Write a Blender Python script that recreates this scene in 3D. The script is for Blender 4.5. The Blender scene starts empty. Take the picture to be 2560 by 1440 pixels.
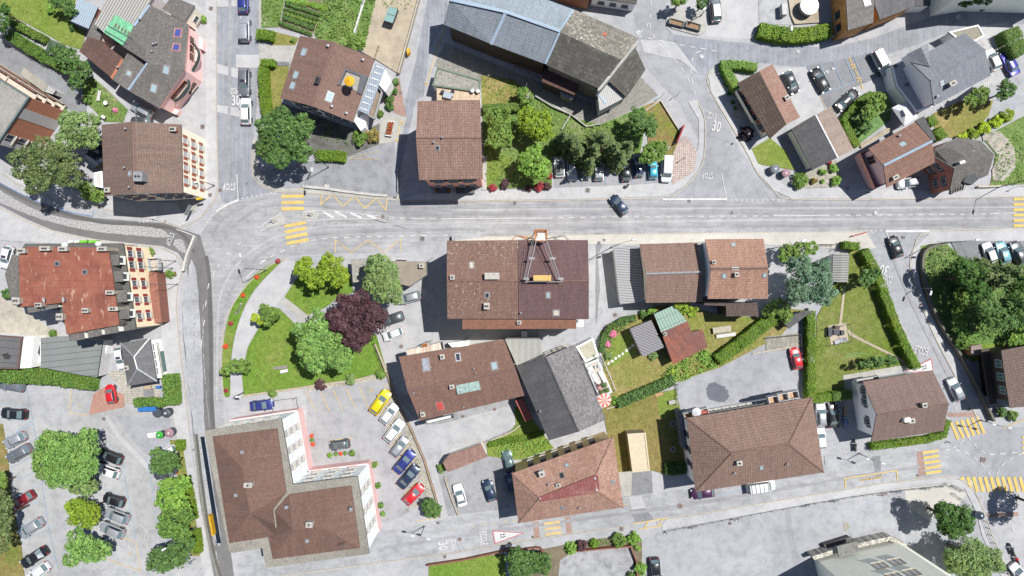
import bpy, math, random
import numpy as np
from mathutils import Vector, Matrix
SC=bpy.context.scene
COL=SC.collection
# ---------- camera, sky, sun, exposure ----------
H=114.0
PPM=15.0
cam_d=bpy.data.cameras.new('camera');cam=bpy.data.objects.new('camera', cam_d);COL.objects.link(cam)
cam.location=(0,0, H);cam.rotation_euler=(0,0,0)
cam_d.sensor_width=36.0
cam_d.lens=36.0*H/(2560/PPM)
cam_d.clip_end=2000;cam_d.clip_start=1
SC.camera=cam
SUN=Vector((0.42,0.232,1.0)).normalized()
ELEV=math.asin(SUN.z)
w=bpy.data.worlds.new("World");SC.world=w;w.use_nodes=True
nt=w.node_tree;nt.nodes.clear()
sky=nt.nodes.new('ShaderNodeTexSky');sky.sky_type='NISHITA';sky.sun_disc=False
sky.sun_elevation=ELEV;sky.sun_rotation=math.atan2(SUN.x, SUN.y)
sky.altitude=500;sky.air_density=1.0;sky.dust_density=1.0;sky.ozone_density=1.0
bg=nt.nodes.new('ShaderNodeBackground');bg.inputs[1].default_value=0.066
wo=nt.nodes.new('ShaderNodeOutputWorld')
nt.links.new(sky.outputs[0], bg.inputs[0]);nt.links.new(bg.outputs[0], wo.inputs[0])
sl=bpy.data.lights.new('sun', 'SUN');sl.energy=4.6;sl.angle=math.radians(0.5);sl.color=(1.0,0.965,0.91)
so=bpy.data.objects.new('sun', sl);COL.objects.link(so)
so.rotation_euler=(-SUN).to_track_quat('-Z', 'Y').to_euler()
so.location=SUN*200
SC.view_settings.view_transform='Standard';SC.view_settings.look='None'
SC.view_settings.exposure=0.67;SC.view_settings.gamma=1.0
SC.render.engine='CYCLES'
SC.cycles.max_bounces=5;SC.cycles.diffuse_bounces=3;SC.cycles.glossy_bounces=2
SC.cycles.transparent_max_bounces=4;SC.cycles.use_adaptive_sampling=True
rng=random.Random(7)
nr=np.random.default_rng(11)
# ---------- coordinates ----------
def P(px, py, z=0.0):
 """ground plan position (m) of a point seen at photo pixel px,py and standing z metres up"""
 k=(1-z/H)/PPM
 return Vector(((px-1280)*k,(720-py)*k, z))
def L(c):
 return tuple(((v/255/12.92) if v/255<=0.04045 else ((v/255+0.055)/1.055)**2.4) for v in c)
KEXP=1.85
def A(*c, k=KEXP):
 return tuple(min(0.85, v/k) for v in L(c))+(1.0, )
MATS={}
class NB:
 def __init__(s, name):
  s.m=bpy.data.materials.new(name);s.m.use_nodes=True
  s.t=s.m.node_tree;s.b=s.t.nodes['Principled BSDF']
 def n(s, typ, **kw):
  x=s.t.nodes.new(typ)
  for k, v in kw.items():setattr(x, k, v)
  return x
 def l(s, a, b):s.t.links.new(a, b)
 def coord(s, uv=False, scale=(1,1,1)):
  c=s.n('ShaderNodeTexCoord');mp=s.n('ShaderNodeMapping')
  mp.inputs['Scale'].default_value=scale
  s.l(c.outputs['UV' if uv else 'Object'], mp.inputs[0]); return mp.outputs[0]
 def noise(s, vec, scale, detail=3, rough=0.6):
  x=s.n('ShaderNodeTexNoise');x.inputs['Scale'].default_value=scale
  x.inputs['Detail'].default_value=detail;x.inputs['Roughness'].default_value=rough
  if vec is not None:s.l(vec, x.inputs['Vector'])
  return x.outputs['Fac']
 def ramp(s, fac, stops):
  r=s.n('ShaderNodeValToRGB');e=r.color_ramp.elements
  while len(e)>1:e.remove(e[-1])
  e[0].position=stops[0][0];c=stops[0][1];e[0].color=c if isinstance(c, tuple) else (c, c, c,1)
  for p, c in stops[1:]:
   q=e.new(p);q.color=c if isinstance(c, tuple) else (c, c, c,1)
  s.l(fac, r.inputs[0]); return r.outputs[0]
 def mix(s, a, b, fac, mode='MIX'):
  x=s.n('ShaderNodeMix', data_type='RGBA', blend_type=mode)
  for i, v in ((0, fac),(6, a),(7, b)):
   if isinstance(v,(float, int)):x.inputs[i].default_value=v
   elif isinstance(v, tuple):x.inputs[i].default_value=v
   else:s.l(v, x.inputs[i])
  return x.outputs[2]
 def bump(s, fac, strength=0.3, dist=0.05):
  x=s.n('ShaderNodeBump');x.inputs['Strength'].default_value=strength;x.inputs['Distance'].default_value=dist
  s.l(fac, x.inputs['Height']);s.l(x.outputs[0], s.b.inputs['Normal'])
 def col(s, c):
  if isinstance(c, tuple):s.b.inputs['Base Color'].default_value=c
  else:s.l(c, s.b.inputs['Base Color'])
 def set(s, rough=0.8, metal=0.0, spec=0.3):
  s.b.inputs['Roughness'].default_value=rough;s.b.inputs['Metallic'].default_value=metal
  s.b.inputs['Specular IOR Level'].default_value=spec
def memo(f):
 def g(name, *a, **k):
  if name in MATS: return MATS[name]
  MATS[name]=f(name, *a, **k); return MATS[name]
 return g
@memo
def m_plain(name, c, rough=0.7, metal=0.0, var=0.12, spec=0.3, scale=3.0):
 b=NB(name);v=b.coord()
 f=b.noise(v, scale,4)
 dk=tuple(x*(1-2.2*var) for x in c[:3])+(1, );lt=tuple(min(1, x*(1+1.6*var)) for x in c[:3])+(1, )
 b.col(b.ramp(f,[(0.3, dk),(0.7, lt)]));b.set(rough, metal, spec); return b.m
@memo
def m_ground(name, c, var=0.14, tint=None, stain=0.35, speck=0.16, crack=0.0, streak=None):
 b=NB(name);v=b.coord()
 big=b.noise(v,0.07,6,0.65);med=b.noise(v,0.6,6,0.7);fine=b.noise(v,7.0,3,0.7)
 t=tint or tuple(x*0.82 for x in c[:3])+(1, )
 x=b.mix(c, t, b.ramp(big,[(0.38,0.0),(0.62,1.0)]))
 x=b.mix(x, b.ramp(med,[(0.25,1-2.0*var),(0.5,1.0),(0.75,1+var)]),1.0, 'MULTIPLY')
 x=b.mix(x, b.ramp(fine,[(0.3,1-speck),(0.7,1+speck)]),1.0, 'MULTIPLY')
 st=b.noise(v,0.22,8,0.75);sp2=b.noise(v,1.5,7,.8)
 x=b.mix(x, tuple(q*0.5 for q in c[:3])+(1, ), b.ramp(sp2,[(0.66,0.0),(0.74,.45)]))
 x=b.mix(x, tuple(q*0.62 for q in c[:3])+(1, ), b.ramp(st,[(0.56,0.0),(0.72, stain)]))
 if streak:
  vv=b.coord(scale=streak)
  x=b.mix(x, b.ramp(b.noise(vv,1.0,4,0.6),[(0.3,0.84),(0.7,1.12)]),1.0, 'MULTIPLY')
 if crack:
  vo=b.n('ShaderNodeTexVoronoi', feature='DISTANCE_TO_EDGE');vo.inputs['Scale'].default_value=0.13
  wv=b.n('ShaderNodeMix', data_type='VECTOR');wv.inputs[0].default_value=0.12
  ns=b.n('ShaderNodeTexNoise');ns.inputs['Scale'].default_value=0.5;ns.inputs['Detail'].default_value=5
  b.l(v, ns.inputs[0]);mu=b.n('ShaderNodeVectorMath', operation='MULTIPLY_ADD')
  b.l(ns.outputs['Color'], mu.inputs[0]);mu.inputs[1].default_value=(3,3,3);b.l(v, mu.inputs[2])
  b.l(mu.outputs[0], vo.inputs['Vector'])
  x=b.mix(x, tuple(q*0.5 for q in c[:3])+(1, ), b.ramp(vo.outputs[0],[(0.0, crack),(0.012,0.0)]))
 b.col(x);b.set(0.92,0,0.15);b.bump(fine,0.25,0.02); return b.m
@memo
def m_grass(name, c1, c2, c3=None, dry=0.0, fine=5.0):
 b=NB(name);v=b.coord()
 big=b.noise(v,0.12,5,0.6);med=b.noise(v,1.1,5,0.7);fn=b.noise(v, fine,3,0.75)
 x=b.mix(c1, c2, b.ramp(big,[(0.35,0.0),(0.65,1.0)]))
 if c3:x=b.mix(x, c3, b.ramp(b.noise(v,0.2,6,0.7),[(0.62-0.3*dry,0.0),(0.76-0.25*dry,0.9)]))
 x=b.mix(x, b.ramp(med,[(0.25,0.72),(0.75,1.25)]),1.0, 'MULTIPLY')
 x=b.mix(x, b.ramp(fn,[(0.28,0.55),(0.72,1.4)]),1.0, 'MULTIPLY')
 b.col(x);b.set(0.95,0,0.1);b.bump(fn,0.7,0.08); return b.m
@memo
def m_tile(name, c1, c2, mortar=0.35, tw=0.33, th=0.36, spots=0.0, spotc=None, stain=0.4, stainc=None, grad=0.0, off=0.0, rough=0.85):
 b=NB(name);v=b.coord(uv=True)
 br=b.n('ShaderNodeTexBrick');b.l(v, br.inputs['Vector'])
 br.offset=off;br.inputs['Scale'].default_value=1.0
 br.inputs['Brick Width'].default_value=tw;br.inputs['Row Height'].default_value=th
 br.inputs['Mortar Size'].default_value=0.035;br.inputs['Mortar Smooth'].default_value=0.25
 br.inputs['Color1'].default_value=c1;br.inputs['Color2'].default_value=c2
 br.inputs['Mortar'].default_value=tuple(x*mortar for x in c1[:3])+(1, )
 big=b.noise(v,0.25,7,0.7);fn=b.noise(v,3.5,4,0.7)
 x=b.mix(br.outputs['Color'], stainc or tuple(q*0.6 for q in c1[:3])+(1, ), b.ramp(big,[(0.45,0.0),(0.72, stain)]))
 x=b.mix(x, b.ramp(fn,[(0.25,0.82),(0.75,1.36)]),1.0, 'MULTIPLY')
 x=b.mix(x, b.ramp(b.noise(b.coord(uv=True, scale=(1.3,.16,1)),1.0,5,.65),[(.3,.84),(.7,1.12)]),1.0, 'MULTIPLY')
 x=b.mix(x, b.ramp(b.noise(b.coord(uv=True, scale=(3.2,2.9,1)),1.0,1,.5),[(.3,.9),(.7,1.08)]),1.0, 'MULTIPLY')
 if spots:
  sp=b.noise(v,2.4,4,0.75);area=b.noise(v,0.13,3,0.5)
  mk=b.mix(b.ramp(sp,[(0.66-0.1*spots,0.0),(0.70-0.1*spots,1.0)]), b.ramp(area,[(0.42,0.1),(0.6,1.0)]),1.0, 'MULTIPLY')
  x=b.mix(x, spotc or A(190,185,165), mk)
 b.col(x);b.set(rough,0,0.2);b.bump(br.outputs['Fac'],-0.6,0.05); return b.m
@memo
def m_corr(name, c1, per=0.28, dark=0.55, metal=0.0, rough=0.6, stainc=None, stain=0.3, seam=0.0):
 b=NB(name);v=b.coord(uv=True)
 wv=b.n('ShaderNodeTexWave', wave_type='BANDS', bands_direction='X');b.l(v, wv.inputs[0])
 wv.inputs['Scale'].default_value=0.314/per;wv.inputs['Distortion'].default_value=0.0
 x=b.mix(tuple(q*dark for q in c1[:3])+(1, ), c1, b.ramp(wv.outputs['Fac'],[(0.15,0.0),(0.6,1.0)]))
 if seam:
  br=b.n('ShaderNodeTexBrick');b.l(v, br.inputs[0]);br.offset=0;br.inputs['Scale'].default_value=1
  br.inputs['Brick Width'].default_value=30;br.inputs['Row Height'].default_value=seam
  br.inputs['Mortar Size'].default_value=0.05
  x=b.mix(x, tuple(q*0.45 for q in c1[:3])+(1, ), br.outputs['Fac'])
 x=b.mix(x, stainc or tuple(q*0.6 for q in c1[:3])+(1, ), b.ramp(b.noise(v,0.5,7,0.7),[(0.5,0.0),(0.75, stain)]))
 x=b.mix(x, b.ramp(b.noise(v,4,3),[(0.3,0.85),(0.7,1.12)]),1.0, 'MULTIPLY')
 b.col(x);b.set(rough, metal,0.4);b.bump(wv.outputs['Fac'],0.5,0.05); return b.m
@memo
def m_leaf(name, c1, c2, c3=None, rough=0.6):
 b=NB(name);v=b.coord()
 at=b.n('ShaderNodeAttribute');at.attribute_name='rnd'
 x=b.mix(c1, c2, b.ramp(b.noise(v,0.9,4,0.6),[(0.35,0.0),(0.65,1.0)]))
 x=b.mix(x, b.ramp(at.outputs['Fac'],[(0.0,0.75),(1.0,2.3)]),1.0, 'MULTIPLY')
 x=b.mix(x, c3 or (c1[0]*1.9, c1[1]*1.3, c1[2]*.8,1), b.ramp(b.noise(v,0.35 if c3 else.22,4),[(0.5,0.0),(0.68,0.8 if c3 else.45)]))
 b.col(x);b.set(rough,0,0.25)
 b.b.inputs['Subsurface Weight'].default_value=0.0
 tr=b.n('ShaderNodeBsdfTranslucent');b.l(x if not isinstance(x, tuple) else x, tr.inputs[0])
 ms=b.n('ShaderNodeMixShader');ms.inputs[0].default_value=0.25
 out=b.t.nodes['Material Output'];b.l(b.b.outputs[0], ms.inputs[1]);b.l(tr.outputs[0], ms.inputs[2]);b.l(ms.outputs[0], out.inputs[0])
 return b.m
@memo
def m_paint(name, c, rough=0.28, metal=0.0, coat=0.6):
 b=NB(name);b.col(c);b.set(rough, metal,0.5)
 b.b.inputs['Coat Weight'].default_value=coat;b.b.inputs['Coat Roughness'].default_value=0.06
 v=b.coord();b.l(b.ramp(b.noise(v,5,3),[(0.3, rough*0.8),(0.7, rough*1.4)]), b.b.inputs['Roughness']); return b.m
@memo
def m_mark(name, c, wear=0.35):
 b=NB(name);v=b.coord()
 x=b.mix(c, A(185,186,190), b.ramp(b.noise(v,3.0,6,0.8),[(0.47,0.0),(0.6, wear+.1)]))
 x=b.mix(x, b.ramp(b.noise(v,0.8,4,0.6),[(0.3,0.86),(0.7,1.06)]),1.0, 'MULTIPLY')
 b.col(x);b.set(0.8,0,0.2); return b.m
def setp(o, label=None, cat=None, group=None, kind=None):
 if label:o['label']=label
 if cat:o['category']=cat
 if group:o['group']=group
 if kind:o['kind']=kind
 return o
def link(name, me, parent=None):
 o=bpy.data.objects.new(name, me);COL.objects.link(o)
 if parent is not None:o.parent=parent
 return o
def mesh(name, vs, fs, mats, mi=None, uvs=None, smooth=False):
 me=bpy.data.meshes.new(name);me.from_pydata([tuple(v) for v in vs],[], fs)
 for m in (mats if isinstance(mats,(list, tuple)) else [mats]):me.materials.append(m)
 if mi is not None:me.polygons.foreach_set('material_index', mi)
 if smooth:me.polygons.foreach_set('use_smooth',[True]*len(me.polygons))
 if uvs is not None:
  ul=me.uv_layers.new(name='UVMap');flat=[c for f in uvs for uv in f for c in uv]
  ul.data.foreach_set('uv', flat)
 me.update(); return me
def empty(name, loc, label=None, cat=None, group=None):
 o=bpy.data.objects.new(name, None);COL.objects.link(o);o.location=loc
 o.empty_display_size=0.3
 setp(o, label, cat, group); return o
class MB:
 """collects boxes, bars, prisms as one mesh"""
 def __init__(s):s.v=[];s.f=[];s.mi=[]
 def add(s, vs, fs, mi=0):
  n=len(s.v);s.v+=[tuple(v) for v in vs];s.f+=[[i+n for i in f] for f in fs];s.mi+=[mi]*len(fs)
 def box(s, c, d, rz=0.0, mi=0, taper=1.0):
  x, y, z=d[0]/2, d[1]/2, d[2]/2
  co, si=math.cos(rz), math.sin(rz);vs=[]
  for k, t in ((-z,1.0),(z, taper)):
   for a, b in ((-x,-y),(x,-y),(x, y),(-x, y)):
    a*=t;b*=t
    vs.append((c[0]+a*co-b*si, c[1]+a*si+b*co, c[2]+k))
  s.add(vs,[[3,2,1,0],[4,5,6,7],[0,1,5,4],[1,2,6,5],[2,3,7,6],[3,0,4,7]], mi)
 def bar(s, a, b, r, mi=0, n=6, r2=None):
  a=Vector(a);b=Vector(b);d=(b-a)
  if d.length<1e-6: return
  d.normalize();u=d.cross(Vector((0,0,1)))
  if u.length<1e-3:u=Vector((1,0,0))
  u.normalize();w_=d.cross(u);r2=r if r2 is None else r2
  vs=[]
  for p, rr in ((a, r),(b, r2)):
   for i in range(n):
    t=2*math.pi*i/n;vs.append(p+(u*math.cos(t)+w_*math.sin(t))*rr)
  fs=[[i,(i+1)%n, n+(i+1)%n, n+i] for i in range(n)]+[list(range(n))[::-1], list(range(n,2*n))]
  s.add(vs, fs, mi)
 def prism(s, pts, z0, z1, mi=0, cap=True):
  n=len(pts);a=sum(pts[i][0]*pts[(i+1)%n][1]-pts[(i+1)%n][0]*pts[i][1] for i in range(n))
  if a<0:pts=pts[::-1]
  vs=[(p[0], p[1], z0) for p in pts]+[(p[0], p[1], z1) for p in pts]
  fs=[[i,(i+1)%n, n+(i+1)%n, n+i] for i in range(n)]
  if cap:fs+=[list(range(n,2*n)), list(range(n))[::-1]]
  s.add(vs, fs, mi)
 def lathe(s, c, prof, n=16, mi=0):
  vs=[];fs=[]
  for r, z in prof:
   for i in range(n):
    t=2*math.pi*i/n;vs.append((c[0]+r*math.cos(t), c[1]+r*math.sin(t), c[2]+z))
  for j in range(len(prof)-1):
   for i in range(n):fs.append([j*n+i, j*n+(i+1)%n,(j+1)*n+(i+1)%n,(j+1)*n+i])
  fs.append([(len(prof)-1)*n+i for i in range(n)])
  s.add(vs, fs, mi)
 def build(s, name, mats, parent=None, smooth=False):
  uv=[[s.v[i][:2] for i in f] for f in s.f] if len(s.f)<1500 else None
  return link(name, mesh(name, s.v, s.f, mats, s.mi, uv, smooth), parent)
LAYERS=([],[])
def W(pts, z=0.0): return [P(p[0], p[1], z) for p in pts]
def sheet(name, pts, z, mat, label=None, kind='structure', thick=0.0):
 """flat ground sheet (or a low slab with real edges)"""
 m=MB();w_=[P(p[0], p[1]) for p in pts]
 n=len(w_);a=sum(w_[i][0]*w_[(i+1)%n][1]-w_[(i+1)%n][0]*w_[i][1] for i in range(n))
 if a<0:w_=w_[::-1]
 if thick:z+=len(LAYERS[1])*0.0007;LAYERS[1].append(name);m.prism([(p.x, p.y) for p in w_], z-thick, z)
 else:m.add([(p.x, p.y, z) for p in w_],[list(range(n))])
 o=m.build(name,[mat]);setp(o, label, None, None, kind)
 if not thick and z<.05:LAYERS[0].append((z, len(LAYERS[0]), o))
 elif not thick:o.location.z=.06+len(LAYERS[1])*.0003;LAYERS[1].append(name)
 return o
def relayer():
 for k,(z, i, o) in enumerate(sorted(LAYERS[0], key= lambda t:(t[0], t[1]))):o.location.z=k*0.0008-z
def strip(m, pts, wpx, z, mi=0, th=0.0, zs=False):
 """ribbon of width wpx (photo px) along a polyline of photo px"""
 w_=[P(p[0], p[1]) for p in pts];hw=wpx/PPM/2;lf=[];rt=[]
 for i, p in enumerate(w_):
  a=w_[max(0, i-1)];b=w_[min(len(w_)-1, i+1)];d1=(p-a).normalized();d2=(b-p).normalized();d=(d1+d2).normalized() if (d1+d2).length>.05 else (d2 if d2.length else d1);n=Vector((-d.y, d.x,0))
  c=1.0
  if 0<i<len(w_)-1:c=max(0.35, abs(d1.x*d.x+d1.y*d.y))
  lf.append(p+n*hw/c);rt.append(p-n*hw/c)
 for i in range(len(w_)-1):
  q=[rt[i], rt[i+1], lf[i+1], lf[i]]
  if th:m.prism([(p.x, p.y) for p in q], z-th, z, mi)
  else:m.add([(p.x, p.y, z) for p in q],[[0,1,2,3]], mi)
def smooth_poly(pts, n=4, closed=False):
 out=[];N=len(pts)
 rg=range(N if closed else N-1)
 for i in rg:
  g= lambda k:Vector(pts[k%N] if closed else pts[max(0, min(N-1, k))]).to_2d() if False else Vector((pts[(k%N) if closed else max(0, min(N-1, k))][0], pts[(k%N) if closed else max(0, min(N-1, k))][1]))
  p0, p1, p2, p3=g(i-1), g(i), g(i+1), g(i+2)
  for j in range(n):
   t=j/n
   out.append(tuple(0.5*((2*p1)+(p2-p0)*t+(2*p0-5*p1+4*p2-p3)*t*t+(3*p1-p0-3*p2+p3)*t**3)))
 if not closed:out.append(tuple(pts[-1]))
 return out
asph=m_ground('asphalt', A(190,190,193), streak=(0.25,2.2,1), crack=0.5)
asph_n=m_ground('asphalt_north', A(174,178,187), streak=(2.4,0.15,1), crack=0.4)
asph_j=m_ground('asphalt_junction', A(186,188,194), crack=0.4)
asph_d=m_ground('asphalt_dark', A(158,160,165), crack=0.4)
asph_s=m_ground('asphalt_south', A(194,196,200), streak=(0.4,1.2,1), crack=0.4)
asph_w=m_ground('asphalt_wet', A(137,136,137), var=0.08)
base_g=m_ground('old_tarmac', A(201,201,203), var=0.12, crack=0.35, tint=A(184,186,192))
pave=m_ground('pavement', A(211,211,212), var=0.1, tint=A(196,197,201))
pave_t=m_ground('pavement_sandy', A(222,218,210), var=0.08, tint=A(208,205,198))
cream_c=m_ground('cream_concrete', A(214,201,178), var=0.15, tint=A(190,178,158))
conc=m_ground('concrete', A(203,202,196), var=0.14)
cobble=m_tile('cobbles', A(176,174,166), A(150,148,142),0.6,0.3,0.22, off=0.5, stain=0.6)
kerbm=m_plain('kerb_stone', A(206,196,180), var=0.1)
kerbd=m_plain('kerb_joint', A(166,158,146), var=0.1)
gravel=m_ground('gravel', A(198,193,180), var=0.3, speck=0.5)
soil=m_ground('soil', A(138,128,108), var=0.25, speck=0.35)
brickp=m_tile('brick_paving', A(205,160,145), A(190,148,132),0.75,0.22,0.12, off=0.5, stain=0.3)
brickr=m_ground('red_rough_paving', A(190,160,148), speck=0.4)
lawn=m_grass('lawn', A(128,152,66), A(148,160,86), A(168,164,112),0.0)
lawn_b=m_grass('lawn_bright', A(112,152,58), A(136,158,74), A(158,158,96),0.25)
lawn_d=m_grass('lawn_dry', A(140,150,78), A(158,150,92), A(178,160,112),0.4)
lawn_br=m_grass('lawn_brown', A(160,140,95), A(140,140,78), A(112,135,60),0.3)
meadow=m_grass('meadow', A(112,146,76), A(134,156,92), A(176,172,140),0.3,3.0)
turf=m_grass('artificial_turf', A(122,158,98), A(130,162,104))
whitem=m_mark('white_paint', A(240,240,240));yellm=m_mark('yellow_paint', A(248,212,112),0.35)
yell2=m_mark('worn_yellow_paint', A(238,206,136),0.6);bluem=m_mark('blue_paint', A(158,192,222),0.5)
blue2=m_mark('fresh_blue_paint', A(70,140,205),0.3);redm=m_mark('red_paint', A(218,110,118),0.4)
white_w=m_mark('worn_white_paint', A(226,227,230),0.7)
# ---------- ground, roads, pavements ----------
S=sheet
S('ground',[(-6000,-6000),(8600,-6000),(8600,7400),(-6000,7400)],0, base_g, 'pale worn tarmac ground')
main_top=[(3400,484),(2560,492),(2240,499),(1980,499),(1815,499),(1660,497),(1500,500),(1280,503),(1000,503),(960,497),(760,480),(700,481),(655,488),(600,502),(560,517),(528,545),(500,588)]
main_bot=[(535,1080),(560,1080),(557,960),(557,860),(571,790),(600,738),(640,692),(690,657),(722,641),(760,636),(850,634),(1010,632),(1060,616),(1120,601),(1200,591),(1500,585),(1900,580),(2200,577),(2560,570),(3400,562)]
S('main_road', main_top+[(515,640),(528,700),(533,800),(534,1000)]+main_bot,0.004, asph, 'light grey asphalt main road curving south')
S('west_road',[(-900,40),(-300,300),(0,456),(85,502),(160,530),(235,545),(330,552),(410,558),(455,573),(500,588),(515,640),(528,700),(533,800),(534,1000),(541,1100),(585,1440),(650,1900),(600,1900),(535,1440),(500,1250),(482,1080),(470,950),(458,850),(455,760),(470,700),(466,665),(445,632),(405,615),(330,608),(240,598),(130,575),(60,545),(0,513),(-300,380),(-900,120)],0.008, asph_w, 'dark grey side road curving round the corner')
def grit():
 b=NB('dried_grit');v=b.coord()
 f=b.noise(v,4.5,7,0.85)
 b.col(b.mix(A(146,145,146), A(206,205,207), b.ramp(f,[(0.45,0.0),(0.53,1.0)])));b.set(0.95,0,0.1); return b.m
gritm=grit();MATS['dried_grit']=gritm
def ragged(pts, amp, n=10, seed=1):
 r=random.Random(seed);q=smooth_poly(pts, n, closed=True)
 return [(x+r.uniform(-amp, amp), y+r.uniform(-amp, amp)) for x, y in q]
S('grit_layer', ragged([(-60,440),(0,475),(70,515),(160,545),(260,556),(340,562),(400,573),(425,590),(400,594),(330,588),(230,578),(130,556),(60,532),(-60,478)],1.3,7,3),0.012, gritm, 'dusty white grit drying on the dark side road')
S('grit_layer', ragged([(478,650),(492,690),(497,760),(503,860),(508,960),(513,1070),(535,1230),(552,1350),(540,1352),(504,1230),(484,1075),(471,950),(461,850),(457,760),(468,700)],1.2,5,4),0.012, m_ground('dusty_asphalt', A(196,199,205), var=0.14, speck=0.3, stain=0.5), 'pale dusty lane of the side road')
def gritline(pts, wp, lb, sd):
 r=random.Random(sd);m=MB();q=smooth_poly(pts,8)
 for i in range(len(q)-1):
  if r.random()<.85:strip(m,[(q[i][0]+r.uniform(-1,1), q[i][1]),(q[i+1][0]+r.uniform(-1,1), q[i+1][1])], wp*r.uniform(.5,1.3),.06+i*.0002)
 setp(m.build('grit_layer',[gritm]), lb, None, None, 'structure')
gritline([(488,742),(485,860),(490,960),(498,1080)],3.2, 'thin speckled grit line along the lane',3);gritline([(508,760),(508,860),(514,960),(524,1075)],1.8, 'right hand speckled line beside the dark band',5);gritline([(497,1085),(512,1200),(530,1320),(548,1420)],3.0, 'speckled line along the stream edge',7)
S('grit_layer', ragged([(435,600),(455,600),(465,625),(460,632),(440,620)],2,8,6),0.012, gritm, 'small grit patch by the painted stop word')
S('north_street',[(543,-400),(650,-400),(650,120),(643,260),(634,350),(630,420),(650,455),(700,479),(655,487),(600,501),(575,511),(556,505),(547,480),(547,455),(543,300)],0.008, asph_n, 'blue grey asphalt of the north street')
S('village_road',[(1590,-400),(1685,-400),(1664,20),(1662,60),(1672,84),(1760,97),(1900,110),(2080,118),(2200,90),(2330,40),(2400,18),(3200,-140),(3200,-20),(2560,60),(2440,66),(2370,80),(2300,110),(2200,142),(2050,170),(1950,165),(1840,148),(1790,160),(1768,182),(1780,235),(1850,372),(1890,430),(1935,478),(1980,498),(1660,496),(1715,460),(1742,420),(1746,350),(1700,262),(1645,205),(1600,150),(1597,90),(1580,20)],0.008, asph_j, 'grey asphalt village road and fork')
S('asphalt_patch',[(1663,66),(1684,86),(1760,98),(1900,112),(2080,120),(2180,96),(2320,45),(2560,-5),(2560,60),(2440,66),(2350,88),(2200,142),(2050,168),(1950,162),(1840,148),(1790,160),(1764,186),(1748,186),(1725,160),(1690,110)],0.012, asph_n, 'darker newer asphalt of the village road')
S('asphalt_patch',[(1652,100),(1690,108),(1748,186),(1700,150),(1650,140),(1610,130),(1600,100)],0.014, pave, 'pale asphalt triangle in the fork')
S('lane_mouth',[(1762,-60),(1900,-60),(1890,100),(1765,92)],0.010, pave, 'pale forecourt beside the village road')
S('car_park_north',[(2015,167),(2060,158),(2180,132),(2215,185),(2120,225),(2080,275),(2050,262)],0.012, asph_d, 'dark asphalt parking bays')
S('driveway',[(1930,172),(2015,167),(2075,290),(2040,290),(1985,310),(2000,292)],0.012, pave, 'pale concrete driveway')
S('east_street',[(2195,577),(2325,577),(2290,608),(2272,650),(2285,720),(2330,830),(2385,940),(2430,1020),(2470,1060),(2620,1075),(2900,1060),(2900,1200),(2560,1215),(2450,1210),(2405,1195),(2365,1185),(2370,1100),(2375,1040),(2310,925),(2200,690),(2165,600)],0.006, asph_j, 'grey asphalt street running south east')
S('south_street',[(930,1335),(1090,1302),(1200,1283),(1290,1268),(1558,1240),(1600,1232),(1740,1222),(2060,1160),(2150,1142),(2300,1120),(2372,1098),(2372,1190),(2350,1190),(2210,1205),(1950,1247),(1700,1288),(1570,1314),(1330,1347),(1100,1385),(900,1412),(600,1450),(590,1400),(660,1370)],0.009, asph_s, 'light asphalt south street')
S('asphalt_patch',[(1572,1243),(1602,1238),(1615,1270),(1580,1278)],0.013, pave, 'pale square patch in the south street')
S('asphalt_patch',[(1573,1275),(1612,1270),(1635,1298),(1590,1308)],0.013, asph_d, 'dark patch in the south street')
S('asphalt_patch',[(2178,1132),(2200,1128),(2203,1190),(2190,1192)],0.013, asph_d, 'dark trench patch')
S('asphalt_patch',[(1488,582),(1510,582),(1512,600),(1494,640),(1500,720),(1490,820),(1488,720),(1490,640)],0.012, asph_d, 'narrow grey repair strip in the lane')
for q, lb in (([(543,160),(595,172),(595,196),(543,182)], 'upper pale patch across the north street'),([(543,262),(600,270),(600,293),(543,280)], 'lower pale patch across the north street'),([(590,137),(648,137),(648,170),(590,168)], 'pale patch beside the parked cars'),([(540,18),(592,16),(592,-10),(540,-10)], 'pale patch at the top of the north street')):
 S('asphalt_patch', q,0.013, pave, lb)
S('asphalt_patch',[(640,430),(690,420),(800,400),(860,395),(985,340),(992,500),(900,485),(760,472),(700,478),(655,465)],0.006, m_ground('asphalt_stop', A(172,174,180), var=0.2, stain=0.5), 'worn grey bus stop forecourt')
S('asphalt_patch',[(934,550),(940,550),(925,632),(1005,632),(1060,616),(1120,600),(1200,592),(1200,555)],0.012, m_ground('asphalt_light', A(198,199,203), streak=(0.25,2.2,1)), 'paler lane surface by the lower bus bay')
S('asphalt_patch',[(965,500),(1130,505),(1150,545),(970,540)],0.010, m_ground('asphalt_mid', A(178,180,185), streak=(0.25,2.2,1)), 'grey lane surface')
wt=m_ground('polished_lane', A(180,181,186), streak=(0.12,1.6,1), var=.1);wl=m_ground('pale_lane', A(203,203,205), streak=(0.12,1.6,1), var=.1)
def lane(pts, wp, mt, lb, z=.019):
 m=MB();strip(m, smooth_poly(pts,6), wp, z);o=m.build('wheel_track',[mt]);setp(o, lb, None, None, 'structure');LAYERS[0].append((z, len(LAYERS[0]), o))
lane([(3000,503),(2560,509),(2240,512),(1900,513),(1500,514),(1130,517),(800,500),(700,492),(640,501),(560,545),(530,590)],7, wt, 'darker wheel track of the upper lane, outer')
lane([(3000,520),(2560,526),(1900,530),(1400,533),(1130,534),(800,515),(700,510),(640,524),(580,570),(550,620)],7, wt, 'darker wheel track of the upper lane, inner')
lane([(3000,512),(2560,518),(1900,521),(1400,523),(1130,526)],5, wl, 'pale streak of the upper lane')
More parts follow.
